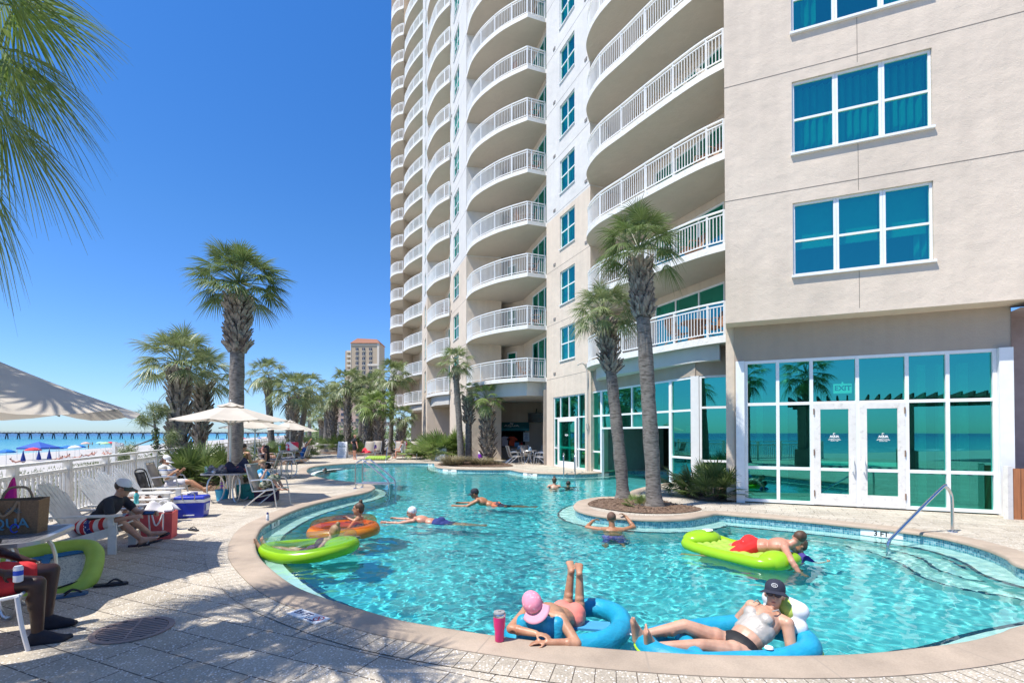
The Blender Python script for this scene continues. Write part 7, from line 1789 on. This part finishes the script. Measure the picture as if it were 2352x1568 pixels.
# ---- depth markers
def nearest(p): return min(range(NP), key=lambda i: (pool[i] - p).length)
def marker(px, py, body, w=.46):
    i = nearest(G(px, py, 0)); p = pool[i]; tt = (pool[(i + 1) % NP] - pool[i - 1]).normalized(); n = Vector((tt.y, -tt.x, 0)); rt_ = Vector((0, 0, 1)).cross(n)
    M = Matrix(((rt_.x, 0, n.x, 0), (rt_.y, 0, n.y, 0), (0, 1, 0, 0), (0, 0, 0, 1)))
    t = thing('depth_marker', 'white %s depth marker tile %s' % (body.replace('\n', ' '), {645: 'under the coping near the green float', 2015: 'below the deck beside the right handrail', 977: 'on the far wall below the loungers', 1035: 'at the bar island', 1218: 'left of the pool ladder', 1397: 'by the indoor pool opening'}[px]), 'sign', p + n * .012 + V(0, 0, -.105), 0, 'depth marker tiles on the pool wall')
    q = MB(); q.box((0, 0, 0), (w, .11, .012), M); q.build('tile', WHITE, t); text('marker_lettering', body, .12, BLACK, t, M @ Matrix.Translation((0, 0, .0075)), .001, bold=.003)
marker(645, 1191, '4 FT'); marker(2015, 1211, '3 FT', .62); marker(977, 1063, '4 FT', .9); marker(1035, 1075, '4 FT', .9); marker(1218, 1084, '3½ FT', .8); marker(1397, 1085, '3 FT', .7)
c0, c1, c2, c3 = [G(x, y, 0) for x, y in ((658, 1412), (725.5, 1437), (758, 1423.5), (690, 1401))]; rr = (c1 - c0 + c2 - c3) / 2; wl = rr.length; rr.normalize(); uu = Vector((-rr.y, rr.x, 0)); hl = ((c3 - c0).dot(uu) + (c2 - c1).dot(uu)) / 2; cc = (c0 + c1 + c2 + c3) / 4
dm_ = thing('depth_marker', 'flat white 3½ FT. no diving plate set in the pavers beside the coping', 'sign', cc + V(0, 0, .012)); M = Matrix(((rr.x, uu.x, 0, 0), (rr.y, uu.y, 0, 0), (0, 0, 1, 0), (0, 0, 0, 1)))
q = MB(); q.box((0, 0, .003), (wl, hl, .012), M); q.build('plate', WHITE, dm_); MINK = M_('marker_ink', (.015, .015, .09), .6, var=0)
text('marker_lettering', '3½FT.', hl * .62, MINK, dm_, M @ Matrix.Translation((-wl * .16, hl * .06, .0095)), .0004, bold=.004); text('marker_lettering', 'NO DIVING', hl * .17, MINK, dm_, M @ Matrix.Translation((wl * .22, -hl * .36, .0095)), .0004, bold=.002)
q = MB(); cc_ = M @ Vector((wl * .33, hl * .06, .010)); q.tube([cc_ + M @ Vector((hl * .30 * math.cos(f), hl * .30 * math.sin(f), 0)) for f in np.linspace(0, 2 * PI, 24)[:-1]], .006, 5, closed=True, flat=.3); q.bar(cc_ + M @ Vector((-hl * .2, hl * .2, .001)), cc_ + M @ Vector((hl * .2, -hl * .2, .001)), .010, .002); q.build('no_diving_symbol', M_('marker_red', (.45, .03, .04), .6, var=0), dm_)
q = MB(); q.bar(cc_ + M @ Vector((-hl * .16, -hl * .05, 0)), cc_ + M @ Vector((hl * .14, hl * .06, 0)), .012, .001); q.build('diver_symbol', MINK, dm_)
# ---- sign boards
def board(label, loc, rz, w, h, lean, lines, seed):
    t = thing('sign_board', label, 'sign', loc, rz, 'white A-frame sign boards'); r = random.Random(seed)
    for s in (-1, 1):
        M = Matrix.Rotation(-lean * s, 4, 'X') if s > 0 else Matrix.Rotation(lean, 4, 'X'); off = Matrix.Translation((0, s * h * math.sin(lean), 0)); q = MB(); q.box((0, 0, h / 2), (w, .03, h), off @ Matrix.Rotation(lean * s, 4, 'X')); q.build('panel', WHITE, t)
    F_ = Matrix.Translation((0, -h * math.sin(lean), 0)) @ Matrix.Rotation(-lean, 4, 'X')
    text('board_lettering', 'AQUA', w * .26, M_('board_green', (.10, .20, .17), .7, var=0), t, F_ @ Matrix.Translation((0, -.018, h * .70)) @ Matrix.Rotation(PI / 2, 4, 'X'), .001, bold=.003)
    q = MB(); z = h * .56
    for k in range(lines):
        x = -w * .36 * r.uniform(.6, 1)
        while x < w * .34: L = r.uniform(.03, .09); q.box((x + L / 2, -.017, z), (L, .004, .022), F_); x += L + .022
        z -= h * .44 / (lines + .5)
    q.box((0, -.0165, h * .09), (w * .8, .003, .02), F_); q.build('small_print', MATS['board_green'], t)
    for x in (-.22, .22): q = MB(); q.box((x * w, 0, h + .01), (.09, .07, .05)); q.build('hinge', BLACK, t)
    q = MB(); q.tube([V(.06 * w * math.cos(f), -.019, h * .83 + .05 * w * math.sin(f)) for f in np.linspace(.6, 5.4, 10)], .008, 5, M=F_); q.build('emblem', MATS['board_green'], t)
board('tall white A-frame sign with green writing beside the woman in black', (-11.55, 34.2, 0), R(-18), .72, 1.12, .12, 6, 1); board('white A-frame sign in front of the round palmetto bush, seen from the side', (-4.35, 31.0, 0), R(-22), .68, .86, .26, 3, 2)
# ---- the bar
aw_ = thing('awning', 'teal fabric awning with white lettering over the serving hatch', 'awning', (barx(1175) - 3.0, 33.28, 0)); wA = 2.3; TEAL = M_('teal_awning_cloth', (.008, .13, .155), .8)
q = MB(); q.sheet(lambda i, j: V((i - .5) * wA, -.02 - .75 * j, 2.42 - .42 * j), 12, 6); q.add([(-wA / 2, -.02, 2.42), (-wA / 2, -.77, 2.0), (-wA / 2, -.02, 2.0)], [(0, 1, 2)]); q.add([(wA / 2, -.02, 2.42), (wA / 2, -.77, 2.0), (wA / 2, -.02, 2.0)], [(0, 1, 2)]); q.build('canopy', TEAL, aw_)
q = MB(); q.sheet(lambda i, j: V((i - .5) * wA, -.772, 2.0 - j * (.13 + .04 * abs(math.sin(i * PI * 11)))), 89, 3); q.build('valance', TEAL, aw_)
Mt = Matrix.Translation((.0, -.40, 2.225)) @ Matrix.Rotation(R(29), 4, 'X'); text('awning_lettering', 'AQUA', .34, LET, aw_, Mt @ Matrix.Translation((0, -.14, .02)), .002, bold=.006)
q = MB()
for k in range(3): q.tube([Mt @ V(-.10 + .2 * i / 7, .20 - .05 * k + .035 * math.sin(i * .9), .025) for i in range(8)], .012, 5)
q.build('awning_emblem', LET, aw_)
tv = thing('television', 'black flat television hanging under the canopy beside the bar', 'television', (1.55, 32.9, 2.42)); q = MB(); q.box((0, 0, .28), (1.0, .07, .60), rot=(.12, 0, -.25)); q.build('screen', M_('tv_black', (.006, .006, .008), .25, var=0), tv); q = MB(); q.bar((0, .05, .4), (.1, .4, .9), .06, .06); q.build('bracket', BLACK, tv)
ps = thing('poster', 'white notice with blue print on the wall right of the hatch', 'sign', (.95, 33.28, 1.15)); q = MB(); q.box((0, -.015, .30), (.40, .02, .62)); q.build('sheet', M_('pale_blue_paper', (.60, .70, .76), .6), ps); q = MB()
for k, wd in enumerate((.2, .3, .16, .26, .22, .3)): q.box((0, -.027, .5 - k * .075), (wd, .003, .022))
q.build('print', M_('blue_ink', (.05, .12, .35), .6), ps)
for x, m, lab in ((barx(1160) - 3, M_('pale_lilac_cloth', (.52, .5, .6), .85), 'pale tee shirt hanging in the hatch window'), (barx(1176) - 3, M_('orange_red_cloth', (.62, .08, .03), .8), 'orange and red tee shirt hanging in the hatch window')):
    t = thing('tee_shirt', lab, 'shirt', (x, 33.15, .85)); q = MB(); q.prism([(-.2, 0), (.2, 0), (.21, .40), (.34, .34), (.36, .46), (.14, .62), (-.14, .62), (-.36, .46), (-.34, .34), (-.21, .40)], -.03, .03, Matrix.Rotation(PI / 2, 4, 'X')); q.build('cloth', m, t); q = MB(); q.tube([(0, 0, .6), (0, 0, .75), (.03, .05, .8)], .006, 5); q.build('hanger', ALU, t)
q = thing('menu_stand', 'small blue menu stand on the bar counter', 'menu', (barx(1187) - 3, 33.0, .81)); m_ = MB(); m_.box((0, 0, .14), (.3, .04, .28), rot=(.2, 0, 0)); m_.build('card', M_('menu_blue', (.06, .25, .50), .5), q)
for k, (x, m) in enumerate(((1194, M_('bottle_amber', (.25, .08, .02), .2)), (1198, M_('bottle_red', (.4, .03, .03), .2)))): bottle('bottle', ('amber' if k == 0 else 'red') + ' bottle on the right end of the bar counter', 'bottle', (barx(x) - 3, 33.05, .806), [(.05, 0), (.055, .02), (.05, .22), (.02, .28), (.02, .36)], m)
fl = thing('door_flag', 'narrow red panel standing at the left side of the serving hatch', 'banner', (barx(1136) - 3, 33.1, 0)); q = MB(); q.box((0, 0, 1.05), (.12, .06, 1.9)); q.build('panel', REDC, fl)
jug = bottle('water_jug', 'white and purple water jug on the deck beside the short island palm', 'jug', (-1.95, 31.2, 0), [(.14, 0), (.16, .03), (.16, .40), (.15, .42)], M_('purple_jug', (.20, .02, .42), .4), WHP, [(.165, .40), (.165, .48), (.06, .54), (.05, .56)])
bn = thing('waste_bin', 'black slatted waste bin behind the island palms', 'bin', (-2.95, 32.4, 0)); q = MB()
for k in range(14): a = 2 * PI * k / 14; q.box((.25 * math.cos(a), .25 * math.sin(a), .45), (.05, .05, .9))
q.build('slats', BLACK, bn); q = MB(); q.lathe([(.28, .9), (.29, .95), (.2, 1.0), (.15, 1.0)], 18); q.build('lid', BLACK, bn)
# ---- balcony furniture
def Dz(px, Y, k): return Vector(((px - CX) / F0 * Y, Y, SB0 + ST + FH * k + .002))
dup(AD, Dz(1612, 16.7, 3), R(200), 'white adirondack chair on the fourth balcony up beside the near block', 'chairs on the balconies')
WICK = M_('brown_wicker', (.28, .14, .07), .7, c2=(.12, .06, .03), c2s=40, bmp=.6, bs=120)
WC0 = sling_chair('wicker chair nearest the wall on the lowest near balcony', Dz(1640, 16.0, 0), R(190), WICK, WICK, 'chairs on the balconies', name='wicker_chair')
dup(WC0, Dz(1560, 17.1, 0), R(20), 'wicker chair left of the table on the lowest near balcony', 'chairs on the balconies'); dup(WC0, Dz(1628, 16.3, 2), R(200), 'dark chair on the third near balcony behind the railing', 'chairs on the balconies')
t = thing('wicker_table', 'round wicker table between the chairs on the lowest near balcony', 'table', Dz(1600, 16.6, 0)); q = MB(); q.lathe([(.30, .0), (.22, .35), (.30, .68)], 18); q.build('pedestal', WICK, t, smooth=True); q = MB(); q.lathe([(.48, .68), (.5, .70), (.48, .72), (.001, .72)], 24); q.build('table_top', WICK, t)
for px, Y, k, a, lab in ((1222, 27.4, 8, 200, 'wicker chair on the topmost visible balcony of the middle bay'), (1214, 27.6, 3, 190, 'wooden chair on the fourth balcony of the middle bay'), (1200, 27.8, 3, 20, 'wicker chair left of the wooden one on the same middle balcony'), (1225, 27.3, 5, 180, 'pale chair on the sixth balcony of the middle bay'), (1230, 27.4, 1, 180, 'chair on the second balcony of the middle bay'), (1205, 27.9, 0, 15, 'chair on the lowest balcony of the middle bay')):
    dup(WC0, Dz(px, Y, k), R(a), lab, 'chairs on the balconies')
for px, Y, k, a, lab, m in ((1216, 27.5, 7, 170, 'chair on the eighth balcony of the middle bay, below the topmost one', WC0), (1195, 27.9, 6, 30, 'chair on the seventh balcony of the middle bay', WC0), (1226, 27.3, 4, 200, 'chair on the fifth balcony of the middle bay', WC0), (1221, 27.4, 2, 185, 'chair on the third balcony of the middle bay', WC0), (1590, 16.9, 1, 190, 'wicker chair on the second near balcony behind the palm crown', WC0), (1650, 15.9, 4, 200, 'white adirondack chair on the fifth near balcony', AD), (1024, 36.6, 2, 180, 'chair on the third balcony of the narrow bay', WC0), (1020, 36.9, 6, 180, 'chair on the seventh balcony of the narrow bay', WC0)):
    dup(m, Dz(px, Y, k), R(a), lab, 'chairs on the balconies')
# ---- shower post on the pier
sp = thing('shower_post', 'thin pale outdoor shower pipe with a hooked head on the wall', 'shower', Vector((3.36, 22.35, 0))); q = MB(); q.tube(smoothline([(0, 0, 0), (0, 0, 2.4), (0, 0, 4.3), (-.04, -.02, 4.62), (-.22, -.1, 4.8), (-.45, -.18, 4.72)], False, 5), .03, 8); q.build('pipe', M_('pale_pipe', (.55, .50, .44), .6), sp, smooth=True); q = MB(); q.box((0, 0, 2.0), (.10, .10, .25)); q.build('valve_box', MATS['pale_pipe'], sp)
# ---- fence of brown boards at the right edge
bf = thing('board_fence', 'short brown timber board fence at the right edge below the wall', 'fence', G(2322, 1192, 0)); q = MB()
for k in range(9): q.box((.10 + .15 * k, -.05 * k, .50), (.14, .03, 1.0 if k else 1.0), rot=(0, 0, R(-20)))
q.build('boards', M_('brown_timber', (.36, .14, .055), .7, var=.2, stretch=(6, 6, .6)), bf); q = MB(); q.box((-.02, .03, .52), (.10, .10, 1.05)); q.build('post', WHITE_OLD, bf)
# ================================================================== BEYOND THE DECK
rw = thing('white_railing', 'white metal railing behind the loungers at the end of the deck', 'railing', (-13.6, 45.5, 0)); q = MB()
for z in (.15, 1.12): q.box((2.6, 0, z), (5.6, .05, .05))
for k in range(48): q.box((-.18 + k * .117, 0, .63), (.025, .025, .98))
q.build('bars', WHITE, rw)
for x in (-.2, 1.7, 3.6, 5.4): q = MB(); q.box((x, 0, .6), (.09, .09, 1.2)); q.build('post', WHITE, rw)
dup(rw, (-7.6, 48.0, 0), R(20), 'second white railing section nearer the tower wall')
pw = thing('planter_wall', 'low stone block planter wall beside the palm with the thick trunk', 'wall', (-16.8, 44.0, 0)); q = MB()
for z in range(2):
    for k in range(5): q.box((.35 + k * .62 + .3 * (z % 2), 0, .17 + z * .32), (.60, .4, .30))
q.build('blocks', M_('split_stone', (.42, .37, .29), .9, var=.25, bmp=.8, bs=12), pw); q = MB(); q.box((1.7, 0, .68), (3.6, .5, .06)); q.build('cap_stone', M_('cap_stone', (.50, .46, .40), .85), pw)
def pergola(label, loc, rz, nx, L, Wd, H, mat, colm):
    t = thing('pergola', label, 'pergola', loc, rz)
    for i in range(nx):
        for j in (0, 1): q = MB(); q.box((i * L / (nx - 1), j * Wd, H / 2), (.34, .34, H)); q.box((i * L / (nx - 1), j * Wd, .45), (.6, .6, .9)); q.build('column', colm, t)
    for j in (0, 1): q = MB(); q.box((L / 2, j * Wd, H + .12), (L + 1.2, .16, .26)); q.build('beam', mat, t)
    q = MB(); k = -.5
    while k < L + .6: q.box((k, Wd / 2, H + .36), (.07, Wd + 1.4, .2)); k += .4
    q.build('rafters', mat, t); return t
pergola('grey timber pergola beyond the palms at the far end of the deck', (-23, 66, 0), 0, 3, 8, 3, 2.7, M_('grey_timber', (.30, .29, .26), .9), M_('grey_column', (.38, .36, .33), .9))
pergola('dark pergola behind the camera mirrored in the glass doors', (1.6, -5.2, 0), R(-14), 3, 8.4, 2.8, 3.0, M_('dark_timber', (.10, .085, .07), .9), M_('stone_column', (.20, .18, .15), .9))
palm(Vector((-1.3, -4.6, 0)), 'palm behind the camera mirrored at the left of the glass doors', 4.6, (0, 0), .2, .17, 1.3, 30, 24, (3.6, 4.6), 60, 81, .8, LEAF); palm(Vector((.9, -7.6, 0)), 'shaggy palm behind the pergola, seen only as a reflection', 4.8, (0, 0), .22, .18, 1.6, 34, 24, (3.6, 4.8), 60, 82, .8, LEAF)
lp_ = thing('lamp_post', 'short pale wooden post with a small lamp just beyond the fence', 'lamp', Vector((at(264, 14.3).x, 14.3, -.6))); q = MB(); q.box((0, 0, 1.02), (.09, .09, 2.05)); q.build('post', WHITE_OLD, lp_); q = MB(); q.box((.12, 0, 1.97), (.16, .10, .10)); q.ball((.22, 0, 1.96), (.04, .05, .05)); q.build('lamp_head', M_('lamp_grey', (.5, .5, .5), .4), lp_)
sg = thing('beach_sign', 'tall pale green and white notice board beyond the fence behind the palms', 'sign', Vector((at(470, 22.5).x, 22.5, -.5))); q = MB(); q.box((0, 0, 1.55), (.26, .05, 1.30)); q.build('board', M_('pale_green_board', (.62, .70, .62), .6), sg); q = MB()
for k in range(7): q.box((0, -.03, 2.05 - k * .14), (.18, .006, .035))
q.build('print', M_('dark_green_print', (.15, .22, .18), .7), sg); q = MB(); q.box((0, -.03, 1.0), (.22, .006, .12)); q.build('red_strip', REDC, sg); q = MB(); q.box((0, .04, .5), (.08, .05, 1.0)); q.build('post', WHITE_OLD, sg)
ch = thing('beach_chair', 'black and white folding chair on the sand by the fence at far left', 'chair', ab(-1.5, 6.5, -1.45)); q = MB(); q.tube([(0, -.25, 0), (.3, -.25, .9)], .02, 6); q.tube([(0, .25, 0), (.3, .25, .9)], .02, 6); q.tube([(.4, -.25, 0), (-.1, -.25, .5)], .02, 6); q.build('frame', ALU, ch); q = MB(); q.add([(.12, -.25, .4), (.3, -.25, .9), (.3, .25, .9), (.12, .25, .4)], [(0, 1, 2, 3)]); q.build('back', BLACK, ch, thick=.02)
# beach umbrellas, tent, people
def beach(px, py, z=-2.42): return G(px, py, z)
def bumb(label, loc, mat, r=1.0, h=1.95):
    t = thing('beach_umbrella', label, 'umbrella', loc, 0, 'umbrellas on the beach'); q = MB(); q.lathe([(r, h - .42), (r * .8, h - .22), (r * .45, h - .05), (.01, h + .04)], 8, cap=False); q.build('canopy', mat, t, smooth=True, ang=15, thick=.02); q = MB(); q.tube([(0, 0, 0), (0, 0, h + .12)], .025, 6); q.build('pole', ALU, t); return t
BLUU = M_('beach_blue', (.01, .17, .55), .7, trans=.1); PALEU = M_('beach_peach', (.72, .45, .35), .8); MINT = M_('beach_mint', (.35, .66, .55), .8); REDU = M_('beach_red', (.72, .05, .07), .8); WHU = M_('beach_white', (.75, .75, .75), .8)
for i, (px, py, m, lab) in enumerate(((14, 1066, BLUU, 'bright blue beach umbrella at the left frame edge'), (129, 1052, BLUU, 'blue beach umbrella right of the blue tent'), (154, 1049, BLUU, 'blue beach umbrella with sunbathers beneath, right of another'), (172, 1049, WHU, 'white beach umbrella tucked behind two blue ones'), (182, 1047, BLUU, 'dark blue beach umbrella right of the white one'), (76, 1058, REDU, 'red beach umbrella in front of the blue tent'), (197, 1034, PALEU, 'pale peach beach umbrella near the waterline'), (231, 1032, MINT, 'mint beach umbrella near the waterline'), (242, 1034, M_('beach_lime', (.5, .7, .3), .8), 'pale lime beach umbrella by the mint one'), (254, 1032, REDU, 'small red beach umbrella behind the lamp post'),
        (444, 1026, BLUU, 'blue beach umbrella seen between the left palm trunks'), (510, 1018, BLUU, 'blue beach umbrella far off below the pier, left of the pole'), (596, 1014, BLUU, 'far blue umbrella under the pier right of the tall palm'), (610, 1013, PALEU, 'far peach umbrella right of the tall palm'), (560, 1015, REDU, 'far red umbrella left of the pale umbrella pole'), (640, 1011, BLUU, 'farthest blue beach umbrella near the pier end'))):
    bumb(lab, beach(px, py), m)
for px, py, lab in ((53, 1063, 'closed dark blue beach umbrella left of the red one'), (89, 1060, 'closed dark blue beach umbrella right of the red one'), (113, 1057, 'closed dark blue beach umbrella in front of the open blue ones')):
    t = thing('closed_umbrella', lab, 'umbrella', beach(px, py), 0, 'closed umbrellas on the beach'); q = MB(); q.lathe([(.28, .25), (.26, .5), (.12, 1.2), (.02, 1.75)], 8); q.build('canopy', M_('navy_canvas', (.01, .03, .22), .8), t); q = MB(); q.tube([(0, 0, 0), (0, 0, 1.85)], .03, 6); q.build('pole', ALU, t)
tn = thing('beach_tent', 'large square blue canopy tent on four poles on the beach', 'tent', beach(88, 1054)); q = MB(); q.add([(-1.9, -1.6, 1.85), (1.9, -1.6, 1.85), (1.9, 1.6, 1.85), (-1.9, 1.6, 1.85), (0, 0, 2.75), (-1.9, -1.6, 1.6), (1.9, -1.6, 1.6), (1.9, 1.6, 1.6), (-1.9, 1.6, 1.6)], [(0, 1, 4), (1, 2, 4), (2, 3, 4), (3, 0, 4), (0, 1, 6, 5), (1, 2, 7, 6), (2, 3, 8, 7), (3, 0, 5, 8)]); q.build('canopy', M_('tent_blue', (.035, .10, .42), .8), tn, thick=.03)
for x, y in ((-1.85, -1.55), (1.85, -1.55), (1.85, 1.55), (-1.85, 1.55)): q = MB(); q.tube([(x, y, 0), (x, y, 1.85)], .04, 6); q.build('pole', WHITE, tn)
pb = person('sunbather lying back under the blue umbrellas on the beach', beach(152, 1054) + V(0, 0, .35), (.8, 0, .5), (0, 1, 0), (.3, 0, .9), (-.8, 0, .4), ((-.3, .3, -.6), (-.7, 0, .1)), ((.2, -.3, .5), (-.3, 0, .6)), ((-.9, .1, .4), (-.7, 0, -.6), (-.6, 0, .5)), ((-.97, -.05, .1), (-.9, 0, -.2), (-.3, 0, .9)), H=1.75, skin_=SK4, vox=.03, group='people on the beach')
hair(pb, HAIRD); ps_ = person('bather standing in the shallow sea right of the beach umbrellas', beach(203, 1031, -3.3) + V(0, 0, .7), (0, 0, 1), (0, 1, 0), (0, 0, 1), (-1, 0, 0), ((0, .2, -1), (-.2, 0, -1)), ((0, -.2, -1), (-.2, 0, -1)), ((-.1, 0, -1), (.1, 0, -1), (-1, 0, 0)), ((.1, 0, -1), (0, 0, -1), (-1, 0, 0)), H=1.75, skin_=SK5, vox=.03, group='people on the beach')
hair(ps_, HAIRD)
for k, (px, py, lab, src) in enumerate(((135, 1057, 'sunbather on dark cloth below the first blue umbrella', pb), (178, 1054, 'two-toned sunbather below the white umbrella', pb), (203, 1048, 'reddish sunbather alone right of the umbrellas', pb), (215, 1046, 'sunbather next to the reddish one, nearer the lamp post', pb), (240, 1045, 'sunbather left of the lamp post', pb), (252, 1044, 'sunbather right beside the lamp post', pb), (36, 1064, 'seated bather between the left blue umbrella and a closed one', pb), (212, 1022, 'swimmer wading far out left of the lamp post', ps_), (228, 1021, 'second wader far out near the lamp post', ps_), (255, 1023, 'third wader farthest right, by the lamp post', ps_))):
    c = beach(px, py, -2.45 if src is pb else -3.3); d_ = dup(src.root, c if src is pb else c + V(0, 0, -.4), R(37 * k), lab, 'people on the beach')
# the pier
PA, PB_ = Vector((-470, 405, 0)), Vector((-172, 462, 0)); pd_ = (PB_ - PA); PLn = pd_.length; pd_.normalize()
pr = thing('pier', 'long concrete fishing pier on paired leaning piles along the horizon', 'pier', (PA.x, PA.y, -3.2)); PM = M_('pier_concrete', (.13, .12, .13), .9); PM2 = M_('pier_rail', (.22, .20, .20), .9)
q = MB(); q.bar((0, 0, 5.0), tuple(pd_ * PLn + V(0, 0, 5.0)), 6, .8); q.build('deck', PM, pr); q = MB(); q.bar((0, 0, 6.25), tuple(pd_ * PLn + V(0, 0, 6.25)), .4, .14); q.bar((0, 0, 5.45), tuple(pd_ * PLn + V(0, 0, 5.45)), .3, .10); k = 0
while k < PLn: c = pd_ * k; q.box((c.x, c.y, 5.8), (.22, .22, .9)); k += 2.8
q.build('railing', PM2, pr); b0 = None; k = 2.0; i = 0; pn_ = Vector((-pd_.y, pd_.x, 0))
while k < PLn:
    if b0 is None:
        q = MB(); q.bar((-.3, 0, 4.6), (-1.15, 0, -1.0), .55, .55); q.bar((.3, 0, 4.6), (1.15, 0, -1.0), .55, .55); q.box((0, 0, 4.55), (3.0, 4.5, .55)); b0 = q.build('pile_bent', PM, pr); o = b0
    else: o = b0.copy(); COL.objects.link(o); o.parent = pr
    o.location = pd_ * k; o.rotation_euler = (0, 0, math.atan2(pd_.y, pd_.x)); k += 8.4; i += 1
# strip of palms and scrub far along the shore
q = MB(); r = random.Random(9)
for k in range(9000):
    a = r.uniform(90, 420); b = -60 * r.random() - 1; p = ab(a, b, 0); h = r.random() ** 1.5 * (3.5 + 1.5 * math.sin(a * .11)); e = Euler((r.uniform(-1, 1), r.uniform(-1, 1), r.uniform(0, 6))).to_matrix(); s_ = r.uniform(.25, .7)
    q.add([Vector((p.x, p.y, h)) + e @ Vector(v) for v in ((-s_, 0, 0), (0, -s_ * .5, 0), (s_, 0, 0), (0, s_ * .5, 0))], [(0, 1, 2, 3)])
tag(q.build('far_shrubs', LEAF3), kind='stuff')
for o in list(sc.objects):
    if 'label' in o and len(o['label'].split()) > 16: print('LONG', len(o['label'].split()), o['label'])
